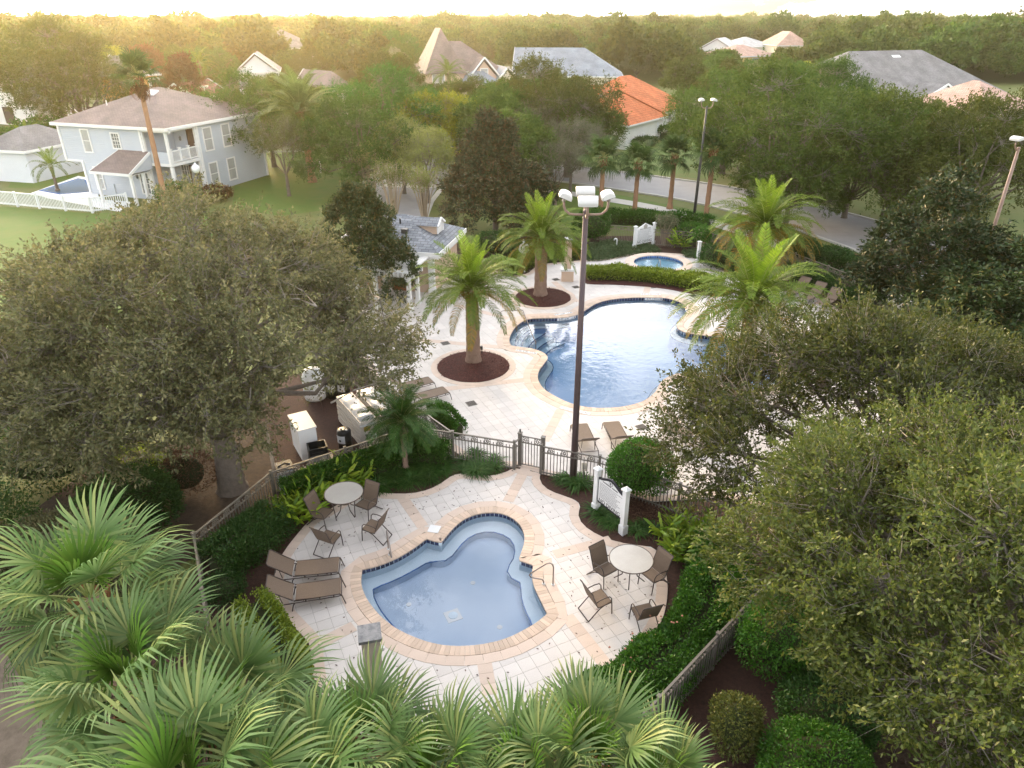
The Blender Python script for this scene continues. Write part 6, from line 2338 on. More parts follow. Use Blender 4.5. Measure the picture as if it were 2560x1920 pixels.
for lb, p, k, s, lm in (
    ('broad oak across the street left of the grey roofed house', (20.02,54.04,9.9), 'mid_a', 1.06, None),
    ('oak hiding the front of the grey roofed house', (27.25,51.96,8.8), 'mid_b', 1.0, 'leaf_bg'),
    ('oak at the right edge below the pink tile roof', (30.64,48.74,8.4), 'mid_b', 1.0, 'leaf_bg'),
    ('large dark oak left of the terracotta roof', (3.76,73.31,10), 'mid_a', 1.0, 'leaf_bg'),
    ('dark oak touching the terracotta roof', (5.35,71.18,8.6), 'mid_b', .85, 'leaf_bg'),
    ('olive oak in front of the long blue-grey roof', (-0.56,72.5,8.5), 'mid_b', .85, 'leaf_bg'),
    ('green oak left of the big tan house', (-12.86,74.57,9.3), 'mid_a', .92, 'leaf_bg_green'),
    ('green oak below the tan roofed house', (-13,61.95,7.8), 'mid_b', .85, 'leaf_bg_green'),
    ('oak spreading behind the right end of the blue house roof', (-26.33,73.8,9.8), 'mid_a', .88, 'leaf_bg'),
    ('oak between the blue house and the date palm', (-24.76,76.45,8.2), 'mid_b', .8, 'leaf_bg'),
    ('massive oak behind the white house at the left', (-63.33,107.05,12), 'mid_a', 1.32, 'leaf_bg'),
    ('massive oak behind the orange house', (-51.71,91.81,11.2), 'mid_a', 1.15, 'leaf_bg'),
    ('oak low over the street under the broad oak', (20.36,52.64), 'mid_b', .62, 'leaf_bg'),
    ('oak low over the street left of the right magnolias', (25.91,55.37), 'mid_b', .66, 'leaf_bg'),
    ('dark oak right of the terracotta roof', (20.97,73.09,9.6), 'mid_b', 1.0, 'leaf_bg'),
    ('dark green oak below the far yellow house', (26.3,76.17,10.2), 'mid_a', .9, 'leaf_bg_green'),
    ('dark green oak right of the far house group', (33.86,84,10.2), 'mid_b', 1.05, 'leaf_bg_green')):
    tree(lb, p, k, s, leafm=lm)
for q_, h_ in (((33, 118), .86), ((41, 126), .84), ((37, 137), .9), ((47, 113), .82), ((29, 129), .85), ((52, 128), .85), ((60, 140), .9)):
    tree('olive tree on the lots right of the terracotta roof', q_, 'back_a', h_, group='olive trees right of the terracotta roof', name='belt_tree')
for lb, p, k, s, lm in (
    ('tall tree tinted copper by painted sun glow in the golden haze, the left one', (-57.19,121.93,12.6), 'back_c', 1.25, 'leaf_copper'),  # sun glow on these two tall trees is put into the leaf colour
    ('tall tree tinted copper by painted sun glow in the golden haze, the right one', (-43.2,101.24,12.2), 'back_c', 1.2, 'leaf_copper'),
    ('small yellow-green tree in front of the copper-tinted trees', (-69.69,134.94,10.5), 'light', 1.35, 'leaf_yellow'),
    ('bright yellow tree behind the centre magnolia', (-9.37,74.68,7), 'light', 1.05, 'leaf_yellow'),
    ('yellow-green tree right of the bright yellow one', (-5.62,75.92,7.4), 'light', 1.05, 'leaf_yellow'),
    ('pale yellow-green tree over the street junction', (-9.53,63.91,5.6), 'light', .9, 'leaf_pale'),
    ('pale feathery tree left of the centre magnolia', (-7.04,60.31,5.4), 'light', .85, 'leaf_pale'),
    ('thin grey tree behind the magnolia top', (1.15,68.28,7.2), 'thin', 1.0, 'leaf_grey'),
    ('thin grey tree beside the first street palm', (5.14,63.74,6.2), 'thin', .9, 'leaf_grey'),
    ('low grey tree right of the centre magnolia', (3.57,59.09,4.6), 'thin', .75, 'leaf_grey'),
    ('slender forked tree beside the tall date palm', (-19.5, 63.0), 'thin', .95, 'leaf_bg')):
    tree(lb, p, k, s, leafm=lm, name='small_tree')

# crape myrtles: many bare stems with a thin pale top
def myrtle(label, p, h, seed, leafm='leaf_pale'):
    rng = np.random.default_rng(seed)
    t = thing('crape_myrtle', label, 'tree', (p[0], p[1], 0))
    n = 26
    az = rng.uniform(0, TAU, n)
    sp = rng.uniform(.15, 1.0, n) * h * .34
    B = np.c_[.15 * np.cos(az), .15 * np.sin(az), 0 * az]
    M = np.c_[sp * .5 * np.cos(az), sp * .5 * np.sin(az), h * rng.uniform(.45, .6, n)]
    T = np.c_[sp * np.cos(az + .2), sp * np.sin(az + .2), h * rng.uniform(.8, 1.05, n)]
    mb = MB()
    for a, b, c in zip(B, M, T):
        mb.tube([tuple(a), tuple(b), tuple(c)], [.045, .03, .012], 5, False)
    V0, q4 = np.array(mb.v), np.array(mb.f)
    k = rng.integers(0, n, 260)
    s = rng.uniform(.4, 1, 260)
    b0 = M[k] + (T[k] - M[k]) * s[:, None]
    e0 = b0 + unit(rng.normal(size=(260, 3)) + np.array([0, 0, 1.0])) * rng.uniform(.3, .8, (260, 1)) * h / 4
    v, f = cones(b0, e0, .012)
    link('stems', np_mesh('stems', np.concatenate([V0, v]), [q4, f + len(V0)], 'pale_bark'), t)
    i = rng.integers(0, 260, 2600)
    P = b0[i] + (e0[i] - b0[i]) * rng.uniform(.3, 1.1, (2600, 1)) + rng.normal(size=(2600, 3)) * .12
    V, F = leaf_quads(rng, P, unit(rng.normal(size=(2600, 3))), .13, .06)
    link('leaves', np_mesh('leaves', V, [F], leafm), t)


myrtle('bare-stemmed crape myrtle at the street corner, the left one', (-9.08,54.51), 4.2, 1)
myrtle('bare-stemmed crape myrtle beside the pool house roof', (-6.66,54.03), 4.0, 2)
myrtle('bare-stemmed crape myrtle farther back at the street corner', (-11.86,60.75), 4.4, 3)
myrtle('pale bare shrub behind the far rules sign', (10.47,48.03), 1.9, 4, 'leaf_grey')
myrtle('twisted bare shrub at the foot of the slim lamp pole', (12.29,45.45), 1.7, 5, 'leaf_hedge')

# ---------------------------------------------------------------- palms
dY = [feather_frond(1, 2.6, 46, .42, .35, .035, 'leaf_date_young', .7, .15), feather_frond(2, 2.6, 46, .42, .6, .035, 'leaf_date_young', .7, .2)]
dM = [feather_frond(3, 3.0, 60, .46, 1.2, .036, 'leaf_date', .45, .45), feather_frond(4, 3.0, 60, .46, 1.45, .036, 'leaf_date', .4, .5), feather_frond(5, 3.0, 60, .46, 1.7, .036, 'leaf_date', .4, .55)]
dO = [feather_frond(6, 2.9, 50, .42, 1.3, .034, 'leaf_date_old', .3, .6), feather_frond(7, 2.8, 50, .42, 1.0, .034, 'leaf_date', .3, .6)]
DATE = [(dY, 9, 86, 66), (dM, 40, 66, 12), (dO, 20, 10, -18)]
palm('date palm in the near mulch circle left of the main pool', (-1.74,29.18), 3.45, DATE, r=(.33, .27), ringed=False, seed=1, scale=.92, boot=.35)
palm('date palm in the far mulch circle behind the handrail', (1.59,37.8), 3.3, DATE, r=(.36, .32), seed=2, scale=.95, boot=.45)
palm('date palm with yellowing lower fronds beside the far fence', (14.86,41.4), 3.0, [(dY, 6, 86, 66), (dM, 34, 64, 12), ([dO[0]], 30, 14, -18)], r=(.36, .32), seed=3, scale=1.2, boot=.4)
palm('date palm at the right end of the main pool', (9.44,26.22), 4.1, [(dY, 11, 86, 62), (dM, 36, 62, 8), (dO, 26, 8, -26)], r=(.33, .28), seed=4, scale=1.08, boot=.4)
sM = [feather_frond(8, 3.9, 54, .60, .9, .055, 'leaf_date_silver', .5, .4), feather_frond(9, 3.9, 54, .60, 1.25, .055, 'leaf_date_silver', .4, .5)]
palm('tall feathery date palm on the lawn right of the blue house', (-18.95,68.95), 6.3, [(sM, 16, 84, 55), (sM, 30, 50, -5), ([dO[1]], 10, -8, -35)], r=(.36, .26), seed=5, scale=1.12, boot=.5, lean=(-.3, 0), rz=0, trunk_m='trunk_orange')
qF = [feather_frond(10, 1.5, 54, .30, 1.4, .02, 'leaf_liriope', .3, .7), feather_frond(11, 1.5, 54, .30, 1.1, .02, 'leaf_liriope', .3, .7)]
palm('pygmy date palm in front of the clipped hedge', (-3.68,20.59), 1.95, [(qF, 18, 82, 45), (qF, 36, 45, -18)], r=(.10, .08), seed=6, hubr=.05, name='pygmy_palm')
palm('small green palm beside the garden pool', (-40.85,64.95), 2.2, [(dY, 8, 75, 40), (dM, 12, 38, -5)], r=(.14, .11), seed=7, scale=.72, name='garden_palm', trunk_m='bark')
palm('yellow-green palm between the garage and the hedge', (-50.92,78.22), 2.6, [(dY, 8, 75, 35), (dY, 10, 30, -5)], r=(.14, .11), seed=8, scale=.78, name='garden_palm', trunk_m='bark')
palm('windblown palm behind the blue house roof, the taller one', (-45.79,114.4), 7.9, [(dM, 12, 75, 30), (dM, 12, 25, -20)], r=(.2, .15), seed=9, scale=1.0, name='queen_palm')
palm('windblown palm behind the blue house roof, the shorter one', (-46.02,109.89), 6.6, [(dM, 12, 75, 30), (dM, 12, 25, -20)], r=(.2, .15), seed=10, scale=1.0, name='queen_palm')
palm('windblown palm in front of the big tan house', (-9.4,114.4), 6.6, [(dM, 12, 75, 30), (dM, 14, 25, -25)], r=(.2, .15), seed=11, scale=1.15, name='queen_palm')

fY = [fan_frond(1, .50, .80, 34, 'leaf_sabal_young', 100, .10, .1, .058), fan_frond(2, .60, .85, 34, 'leaf_sabal_young', 105, .2, .15, .058)]
fM = [fan_frond(3, .95, .98, 38, 'leaf_sabal', 118, .22, .20, .058), fan_frond(4, 1.05, 1.0, 40, 'leaf_sabal', 125, .34, .30, .058), fan_frond(5, .9, .98, 38, 'leaf_sabal', 115, .16, .15, .058), fan_frond(6, 1.1, 1.0, 40, 'leaf_sabal', 125, .45, .35, .056)]
fO = [fan_frond(7, 1.0, 1.0, 38, 'leaf_sabal', 128, .6, .45, .054), fan_frond(8, 1.0, .95, 36, 'leaf_sabal_dark', 128, .7, .5, .052)]
fD = [fan_frond(9, .9, .85, 30, 'leaf_brown', 115, 1.2, .6, .05)]
SABAL = [(fY, 3, 84, 62), (fM, 14, 66, 6), (fO, 7, 2, -32), (fD, 3, -42, -68)]
for k, (lb, p, h, sc, ln) in enumerate((
    ('large fan palm highest at the left edge of the foreground', (-7.88,9.99,4.4), 4.3, .96, (0, 0)),
    ('fan palm in front of the leftmost one, near the dirt path', (-6.22,8.15,4.2), 4.1, .92, (0, 0)),
    ('fan palm below the lime shrub in the foreground', (-4.66,7.89,3.6), 3.5, .86, (0, 0)),
    ('fan palm at the lower left corner of the deck', (-4.58,6.28,4.2), 4.1, .95, (0, 0)),
    ('fan palm in front of the square column', (-2.44,7.53,3.3), 3.2, .74, (0, 0)),
    ('fan palm right of the square column at the bottom edge', (-1.2,7.12,3.2), 3.1, .74, (0, 0)),
    ('fan palm at the bottom edge below the wading pool', (0.19,7.22,3), 2.9, .74, (0, 0)),
    ('fan palm with tall upright fans at the lower right deck edge', (1.26,7.63,3), 2.9, .78, (0, 0)),
    ('fan palm at the bottom edge against the dark fence', (2.36,7.09,3), 2.9, .6, (0, 0)),
    ('fan palm at the bottom edge left of centre', (-3.27,6.61,3.5), 3.4, .82, (0, 0)))):
    palm(lb, p, h, SABAL, name='fan_palm', trunk_m='palm_trunk', r=(.2, .2), boot=.9, group='fan palms along the foreground', scale=sc, seed=20 + k, hubr=.08)
fS = [fan_frond(11, .8, .75, 30, 'leaf_sabal_dark', 125, .45, .3, .07), fan_frond(12, .85, .8, 30, 'leaf_sabal_dark', 125, .6, .4, .07)]
ST = [(fS, 6, 85, 60), (fS, 16, 60, 0), (fS, 8, -5, -45)]
for k, (lb, p, h) in enumerate((('street palm with orange trunk, leftmost of the row', (6.8,54.75), 4.6), ('street palm second from left above the far fence', (9.5,55.24), 4.2),
                                ('street palm third from left beside the slim lamp pole', (12.88,58.35), 4.2), ('street palm half hidden in the oak right of the lamp pole', (14.78,54.15), 5.3))):
    palm(lb, p, h, ST, name='street_palm', trunk_m='trunk_orange', r=(.19, .16), boot=.75, group='fan palms along the street', scale=1.05, seed=40 + k, hubr=.08)
wD = [fan_frond(13, .5, .7, 24, 'leaf_copper', 110, 1.0, .6, .07)]
palm('very tall slender fan palm in front of the blue house', (-28.3, 58.6), 9.9, [(fS, 8, 85, 55), (fS, 14, 50, -10), (wD, 6, -45, -75)], name='tall_fan_palm', trunk_m='trunk_orange', r=(.22, .16), boot=.7, scale=1.25, seed=50, hubr=.1)

# ---------------------------------------------------------------- hedges and shrubs round the decks
def in_front(p, q, d):
    v = Vector((q[0] - p[0], q[1] - p[1])).normalized()
    n = Vector((v.y, -v.x)) * d
    return (p[0] + n.x, p[1] + n.y), (q[0] + n.x, q[1] + n.y)
ha, hb_1 = in_front(C1, YARD_C, .42)
hc, hd = in_front(YARD_C, YARD_A, .40)
hedge_strip('clipped dark green hedge along the equipment yard fence', [(ha[0] + .25, ha[1] + .15), (hb_1[0] - .1, hb_1[1] - .12), (hc[0] + .15, hc[1] - .02), (hd[0] - .15, hd[1])], .6, 1.0, 1700, .07, .04, 'leaf_hedge', seed=1, lump=.05)
hedge_strip('short bright hedge on the deck side of the yard fence', [(-3,24.12),(-2.53,23.51),(-1.95,22.81)], .6, .85, 1300, .07, .04, 'leaf_hedge', seed=2)
hedge_strip('feathery dark shrub row between left fence and loungers', [(-8.27,15.35),(-7.94,15.84),(-7.61,16.62),(-7.26,17.46)], 1.45, .95, 1500, .10, .03, 'leaf_hedge_dark', seed=3, lump=.16, round_=.55)
shrub_ball('small feathery dark shrub left of the near loungers', (-7.78,14.49), (.62, .5, .75), 2600, .10, .028, 'leaf_hedge_dark', seed=4, lump=.14)
hedge_strip('lime green shrub row below the near loungers', [(-6.63,13.56),(-5.81,12.52),(-5.05,11.36)], .95, 1.15, 1000, .07, .042, 'leaf_hedge_lime', seed=5, lump=.12)
shrub_ball('round glossy green shrub behind the near rules sign', (4.12,19.28), (1.08, 1.0, 2.05), 16000, .075, .04, 'leaf_hedge', seed=6, lump=.07, name='round_shrub')
hb1 = hedge_strip('broad flowering hedge along the right edge of the near deck', [(1.41,10.43),(2.56,11.09),(3.76,12.1),(4.88,13.36),(5.73,14.87),(6.07,16.36)], 1.6, .85, 1700, .085, .042, 'leaf_hedge', seed=7, lump=.13, round_=.5)
rngf = np.random.default_rng(5)
for k in range(26):
    q = [(2.63,11.58), (3.28,12.1), (4.14,13.03), (4.79,14.12)][k % 4]
    o = hb1
    c = Vector((q[0] + rngf.normal() * .35 - hb1.location.x, q[1] + rngf.normal() * .3 - hb1.location.y, .80 + rngf.normal() * .05))
    MB().lathe([(.005, -.02), (.03, 0), (.022, .015)], 6, c).build('flower', 'skin_terracotta', o)
shrub_ball('tall green shrub outside the dark slanting fence', (6.4, 12.1), (1.0, .95, 2.2), 12000, .085, .035, 'leaf_hedge', seed=8, lump=.17)
shrub_ball('olive cone shrub outside the dark slanting fence', (4.75, 10.1), (.55, .55, 1.4), 6000, .07, .032, 'leaf_oak_right', seed=9, lump=.17)
shrub_ball('round bright green shrub at the bottom right edge', (6.0, 8.9), (1.15, 1.05, 1.7), 15000, .07, .032, 'leaf_hedge', seed=10, lump=.17)
shrub_ball('leafy undergrowth between the olive cone and the near right oak', (6.9, 10.4), (1.1, 1.0, 1.3), 9000, .085, .036, 'leaf_hedge_dark', seed=61, lump=.2)
shrub_ball('leafy undergrowth below the round bright green shrub', (7.1, 7.4), (1.2, 1.1, 1.4), 9000, .085, .036, 'leaf_hedge_dark', seed=62, lump=.2)
shrub_ball('dark shrub under the near right oak', (7.6, 12.6), (1.3, 1.1, 1.9), 8000, .09, .04, 'leaf_hedge_dark', seed=11, lump=.14)
shrub_ball('dark shrub in the bottom right shade', (8.3, 6.6), (1.6, 1.4, 2.0), 9000, .09, .04, 'leaf_hedge_dark', seed=12, lump=.14)
shrub_ball('rust-brown dry shrub beside the left oak trunk', (-10.77,19.44), (.95, .8, 1.5), 5200, .09, .03, 'leaf_brown', seed=13, lump=.18)
shrub_ball('yellow-flowered shrub left of the rust-brown one', (-12.07,19.44), (1.0, .85, 1.5), 5200, .075, .04, 'leaf_hedge_lime', seed=14, lump=.18)
for k, (lb, p, r) in enumerate((('dark shrub mass under the left oak, farthest left', (-15.4, 15.2), (2.4, 1.8, 2.6)), ('dark shrub mass under the left oak behind the fan palms', (-11.9, 14.6), (1.8, 1.4, 2.3)),
                                ('dark shrub mass under the left oak beside the lawn', (-15.6, 20.2), (2.4, 1.8, 2.2)), ('dark shrub mass just left of the left oak trunk', (-11.6, 17.6), (1.5, 1.2, 1.9)))):
    shrub_ball(lb, p, r, 15000, .10, .045, 'leaf_hedge_dark' if k != 1 else 'leaf_oak', seed=15 + k, lump=.16)
hedge_strip('yellow-green hedge in the bed between spa and main pool', [(4.56,40.88),(6.23,40.81),(8.07,40.37),(9.59,39.67),(11.03,38.85),(11.88,38.58)], 1.15, .72, 700, .12, .065, 'leaf_hedge_lime', seed=20, lump=.12, z=.05)
hedge_strip('yellow-green shrubs behind the far date palm trunk', [(-0.44,41.4),(0.25,42),(1.27,43.75),(3.11,44.76),(4.58,45.28)], 1.2, .95, 600, .12, .065, 'leaf_hedge_lime', seed=21, lump=.16)
hedge_strip('green hedge outside the far fence behind the rules sign', [(6.41,54.03),(9.7,53.56),(12.59,52.87),(14.36,51.53)], 1.6, 1.0, 420, .12, .06, 'leaf_hedge', seed=22, lump=.10)
hedge_strip('dark hedge outside the fence behind the loungers', [(18.17,46.35),(19.73,44.17),(20.85,41.4),(21.54,38.25)], 1.6, 1.15, 420, .12, .06, 'leaf_hedge_dark', seed=23, lump=.10)
hedge_strip('feathery green shrubs between loungers and far fence', [(16.49,41.4),(17.78,40.3),(18.59,38.25),(18.95,35.48)], 1.8, .8, 520, .13, .04, 'leaf_hedge_dark', seed=24, lump=.16)
shrub_ball('round dark bush left of the far fence', (5.53,48.82), (1.4, 1.2, 2.2), 6500, .12, .06, 'leaf_hedge', seed=25, lump=.12)
shrub_ball('dark bush behind the pool house corner', (-0.79,45.45), (1.6, 1.2, 1.6), 5000, .13, .06, 'leaf_hedge_dark', seed=26, lump=.14)
shrub_ball('dark green bush at the foot of the slim lamp pole', (12.18,48.03), (1.5, 1.0, 1.5), 5000, .12, .06, 'leaf_hedge', seed=27, lump=.16)
shrub_ball('dark green bush under the yellowing date palm', (13.05,43.1), (1.6, 1.2, 1.5), 5000, .12, .05, 'leaf_hedge_dark', seed=28, lump=.14)
hedge_strip('tall dark hedge between garage and blue house', [(-57.08,88.01),(-56.59,89.76),(-56.03,92.2)], 4.0, 3.2, 60, .3, .16, 'leaf_hedge', seed=29, lump=.14)
shrub_ball('rounded green shrubs in front of the white house', (-57.76,84.42), (3.2, 2.4, 2.8), 5000, .25, .13, 'leaf_hedge', seed=30, lump=.12)
shrub_ball('dark rounded shrub at the blue house porch', (-27.79,60.32), (1.9, 1.4, 1.7), 3500, .18, .09, 'leaf_hedge', seed=31, lump=.1)
shrub_ball('red-leaved shrub right of the globe lamp', (-25.08,61.49), (1.3, 1.0, 1.3), 2200, .18, .08, 'leaf_copper', seed=32, lump=.14)
hedge_strip('clipped hedge in front of the terracotta house', [(19.2,94.12),(23.44,99.6),(27.02,103.34)], 2.2, 1.5, 90, .24, .12, 'leaf_hedge', seed=33, lump=.08)
hedge_strip('low hedge at the terracotta house corner', [(14.72,88.01),(17.14,90.97)], 1.6, 1.0, 120, .2, .1, 'leaf_hedge_dark', seed=34, lump=.08)
hedge_strip('planting behind the garden pool', [(-48.82,73.42),(-47.13,74.25),(-43.88,74.25)], 1.4, 1.1, 120, .2, .08, 'leaf_hedge_dark', seed=35, lump=.16)


def mat_cover(name, label, ring, n, h, ll, lw, leafm, seed):
    rng = np.random.default_rng(seed)
    a = np.array(ring)
    lo, hi = a.min(0), a.max(0)
    pts = []
    while len(pts) < n:
        q = rng.uniform(lo, hi)
        if inside(q, ring):
            pts.append(q)
    P = np.array(pts)
    P = np.c_[P, rng.uniform(.02, 1, n) * h * (.75 + .35 * lumps(np.c_[P * 1.3, P[:, :1] * 0], rng, .5, 5))]
    V, F = leaf_quads(rng, P, unit(rng.normal(size=(n, 3)) * np.array([1, 1, .5]) + np.array([0, 0, .25])), ll, lw)
    o = link(name, np_mesh(name, V, [F], leafm))
    o['label'] = label
    o['category'] = 'ground cover'
    return kind(o, 'stuff')


mat_cover('juniper_cover', 'grey-green juniper mat in front of the far rules sign', ccw([(4.78,45.45),(5.35,47.74),(6.96,48.62),(8.54,48.03),(9.75,47.08),(9.82,45.98),(8.14,45.45),(6.74,44.76),(5.64,44.17),(4.81,44.08)]), 9000, .38, .16, .05, 'leaf_juniper', 1)
mat_cover('juniper_cover', 'dull ground cover right of the spa', ccw([(11.35,46.35),(12.82,46.35),(13.98,43.75),(14.55,41.4),(13.61,40.66),(12.97,42.78),(11.92,44.76),(11.25,45.02)]), 6500, .3, .16, .05, 'leaf_juniper', 2)

# ---------------------------------------------------------------- grassy clumps and ginger
def clump_mesh(seed, n=70, L=.55, w=.016):
    rng = np.random.default_rng(seed)
    az = rng.uniform(0, TAU, n)
    el = rng.uniform(.45, 1.45, n)
    ln = L * rng.uniform(.6, 1.1, n)
    K = 5
    t = np.linspace(0, 1, K)
    d = np.stack([np.cos(az), np.sin(az)], 1)
    r = ln[:, None] * (np.cos(el)[:, None] * t + .55 * t ** 2.2 * np.sin(el)[:, None] * .8)
    z = ln[:, None] * (np.sin(el)[:, None] * t - .62 * t ** 2.2)
    P = np.zeros((n, K, 3))
    P[:, :, :2] = d[:, None] * (r[:, :, None] + .03) + rng.normal(size=(n, 1, 2)) * .04
    P[:, :, 2] = np.maximum(z, .01)
    s = np.stack([-d[:, 1], d[:, 0], 0 * az], 1)[:, None] * (w * np.array([.8, 1, .9, .6, .05]))[None, :, None]
    V = np.stack([P - s, P + s], 2).reshape(-1, 3)
    j = np.arange(n)[:, None] * (2 * K)
    F = np.concatenate([j + np.array([[2 * k, 2 * k + 1, 2 * k + 3, 2 * k + 2]]) for k in range(K - 1)])
    return np_mesh('blades', V, [F], 'leaf_liriope')


CL = [clump_mesh(i, 95) for i in range(4)]


def clumps(label, pts, group, sc=1.0):
    for p in pts:
        t = thing('lilyturf_clump', label, 'plant', (p[0], p[1], .01), random.uniform(0, TAU), group, sc * random.uniform(.8, 1.2))
        link('blades', random.choice(CL), t)


def scatter(ring, step, seed, jit=.3):
    rng = np.random.default_rng(seed)
    a = np.array(ring)
    out = []
    for x in np.arange(a[:, 0].min(), a[:, 0].max(), step):
        for y in np.arange(a[:, 1].min(), a[:, 1].max(), step):
            q = (x + rng.uniform(-jit, jit) * step, y + rng.uniform(-jit, jit) * step)
            if inside(q, ring):
                out.append(q)
    return out


clumps('dark grassy clump in the bed below the clipped hedge', scatter([(-5.28,19.9),(-4.85,20.54),(-4.21,20.94),(-3.11,21.12),(-2.11,20.99),(-2.2,20.3),(-2.83,19.83),(-3.59,19.42),(-4.49,19.28),(-5.17,19.37)], .36, 1), 'grassy clumps below the clipped hedge')
clumps('dark grassy clump in the bed left of the gate', scatter([(-2.06,21.24),(-1.43,21.5),(-0.64,21.29),(-0.25,20.86),(-0.48,20.45),(-1.24,20.3),(-1.8,20.54)], .36, 2), 'grassy clumps left of the gate')
clumps('dark grassy clump at the foot of the lamp pole', scatter([(1.36,20.13),(1.92,20.25),(2.71,19.9),(2.77,19.22),(2.24,19.22),(1.61,19.67)], .36, 3), 'grassy clumps at the lamp pole')
clumps('dark grassy clump at the foot of the near rules sign', scatter([(2.59,18.47),(2.81,18.36),(3.35,17.66),(3.18,17.27),(2.73,17.66)], .33, 4) + scatter([(3.75,17.85),(4.5,17.85),(4.38,17.18),(3.71,17.18)], .36, 5), 'grassy clumps at the near rules sign')


def ginger_mesh(seed):
    rng = np.random.default_rng(seed)
    V, F3, off = [], [], 0
    for _ in range(16):
        az, tilt = rng.uniform(0, TAU), rng.uniform(.15, .75)
        h = rng.uniform(.45, .85)
        ax = np.array([math.cos(az) * math.sin(tilt), math.sin(az) * math.sin(tilt), math.cos(tilt)])
        sd = unit(np.cross(ax, [0, 0, 1.]) + 1e-6)
        b0 = np.array([math.cos(az), math.sin(az), 0]) * rng.uniform(0, .15)
        for k in range(7):
            s = .25 + .75 * k / 6
            sg = 1 if k % 2 else -1
            d = unit(ax * .7 + sd * sg * (1.1 - .6 * s) + np.array([0, 0, -.1]) + rng.normal(size=3) * .1)
            wv = unit(np.cross(d, ax + np.array([.1, .1, .4])))
            p = b0 + ax * h * s
            L, w = rng.uniform(.30, .42), rng.uniform(.032, .045)
            pts = [p, p + d * L * .3 + wv * w, p + d * L * .3 - wv * w, p + d * L * .7 + wv * w * .8 + [0, 0, -.03], p + d * L * .7 - wv * w * .8 + [0, 0, -.03], p + d * L + [0, 0, -.09]]
            V += pts
            F3 += [(off, off + 1, off + 2), (off + 1, off + 3, off + 2), (off + 2, off + 3, off + 4), (off + 3, off + 5, off + 4)]
            off += 6
    return np_mesh('leaves', np.array(V), [np.array(F3)], 'leaf_ginger')


GM = [ginger_mesh(i) for i in range(3)]
for lb, grp, pts, sc in (('yellow-green ginger plant behind the left patio table', 'ginger plants behind the left table', [(-6.96,18.05),(-6.68,18.55),(-6.39,18.93),(-5.95,19.15),(-5.55,19.42),(-6.61,17.77),(-7.17,17.73),(-5.18,19.55),(-6.39,18.16)], 1.15),
                         ('yellow-green ginger plant under the right oak beside the deck', 'ginger plants under the right oak', [(4.65,16.99),(4.84,16.44),(5.25,17.27),(5.49,16.71),(4.87,16.01),(5.94,17.08)], 1.0)):
    for p in pts:
        t = thing('ginger_plant', lb, 'plant', (p[0], p[1], .01), random.uniform(0, TAU), grp, sc * random.uniform(.85, 1.2))
        link('leaves', random.choice(GM), t)
t = thing('agave_plant', 'spiky dark plant on the mulch behind the spa', 'plant', (*(11.37,47.08), .01), 0, None, 1.6)
link('leaves', GM[1], t).data.materials[0]
for lb, p in (('clump of broad leaves under the front palm crown', (0.23,39.25)),):
    pass

# ---------------------------------------------------------------- wood chips on the visible mulch
def chips(name, ring, n, seed, m, z0, hole=None):
    rng = np.random.default_rng(seed)
    a = np.array(ring)
    lo, hi = a.min(0), a.max(0)
    q = rng.uniform(lo, hi, (n * 3, 2))
    q = np.array([p for p in q if inside(p, ring) and not (hole and inside(p, hole))][:n])
    k = len(q)
    D = unit(np.c_[rng.normal(size=(k, 2)), rng.normal(size=k) * .15])
    V, F = leaf_quads(rng, np.c_[q, z0 + rng.uniform(0, .03, k)], D, .09, .03, up=4)
    return kind(link(name, np_mesh(name, V, [F], m)), 'stuff')


leaf_mat('chip', [(0.03, 0.014, 0.01), (0.075, 0.035, 0.024), (0.14, 0.075, 0.05), (0.05, 0.024, 0.018)], 0.0, 0.02)
leaf_mat('chip_red', [(0.05, 0.016, 0.015), (0.11, 0.036, 0.03), (0.16, 0.06, 0.05), (0.07, 0.024, 0.02)], 0.0, 0.02)
o = chips('mulch_chips', ccw([(-7.38,17.85),(-5.27,19.22),(-4.24,19.37),(-2.32,20.13),(-0.14,20.49),(-0.42,20.99),(-2.6,21.77),(-5.35,20.99),(-7.62,19.11)]), 5000, 1, 'chip', .012)
o['label'], o['category'] = 'brown bark chips in the bed below the clipped hedge', 'bark chips'
o = chips('leaf_litter_flakes', [(2.2, 6.3), (5.6, 9.6), (8.9, 12.2), (11, 11), (8, 5), (4, 4)], 5000, 9, 'chip', .02)
o['label'], o['category'] = 'dead leaves on the ground outside the dark slanting fence', 'leaf litter'
o = chips('mulch_chips', ccw([(0.99,20.25),(1.36,20.02),(2.65,19.33),(2.93,17.27),(4.31,16.8),(4.87,16.01),(5.56,16.01),(5.25,17.85),(3.68,19.11),(2.99,20.02),(1.66,20.49)]), 6000, 2, 'chip', .012)
o['label'], o['category'] = 'brown bark chips round the near rules sign', 'bark chips'
for k, (p, r) in enumerate(PALM_DISC):
    rg = [(p[0] + r * math.cos(TAU * i / 24), p[1] + r * math.sin(TAU * i / 24)) for i in range(24)]
    o = chips('mulch_chips', rg, 3500, 3 + k, 'chip_red', .06)
    co = np.empty(len(o.data.vertices) * 3, np.float32)
    o.data.vertices.foreach_get('co', co)
    co = co.reshape(-1, 3)
    d = np.hypot(co[:, 0] - p[0], co[:, 1] - p[1]) / r
    co[:, 2] += np.where(d < .6, .06 + (.6 - d) / .6 * .04, (1 - d) / .4 * .06)
    o.data.vertices.foreach_set('co', co.ravel())
    o['label'], o['category'] = ('red bark chips round the near date palm', 'red bark chips round the far date palm')[k], 'bark chips'

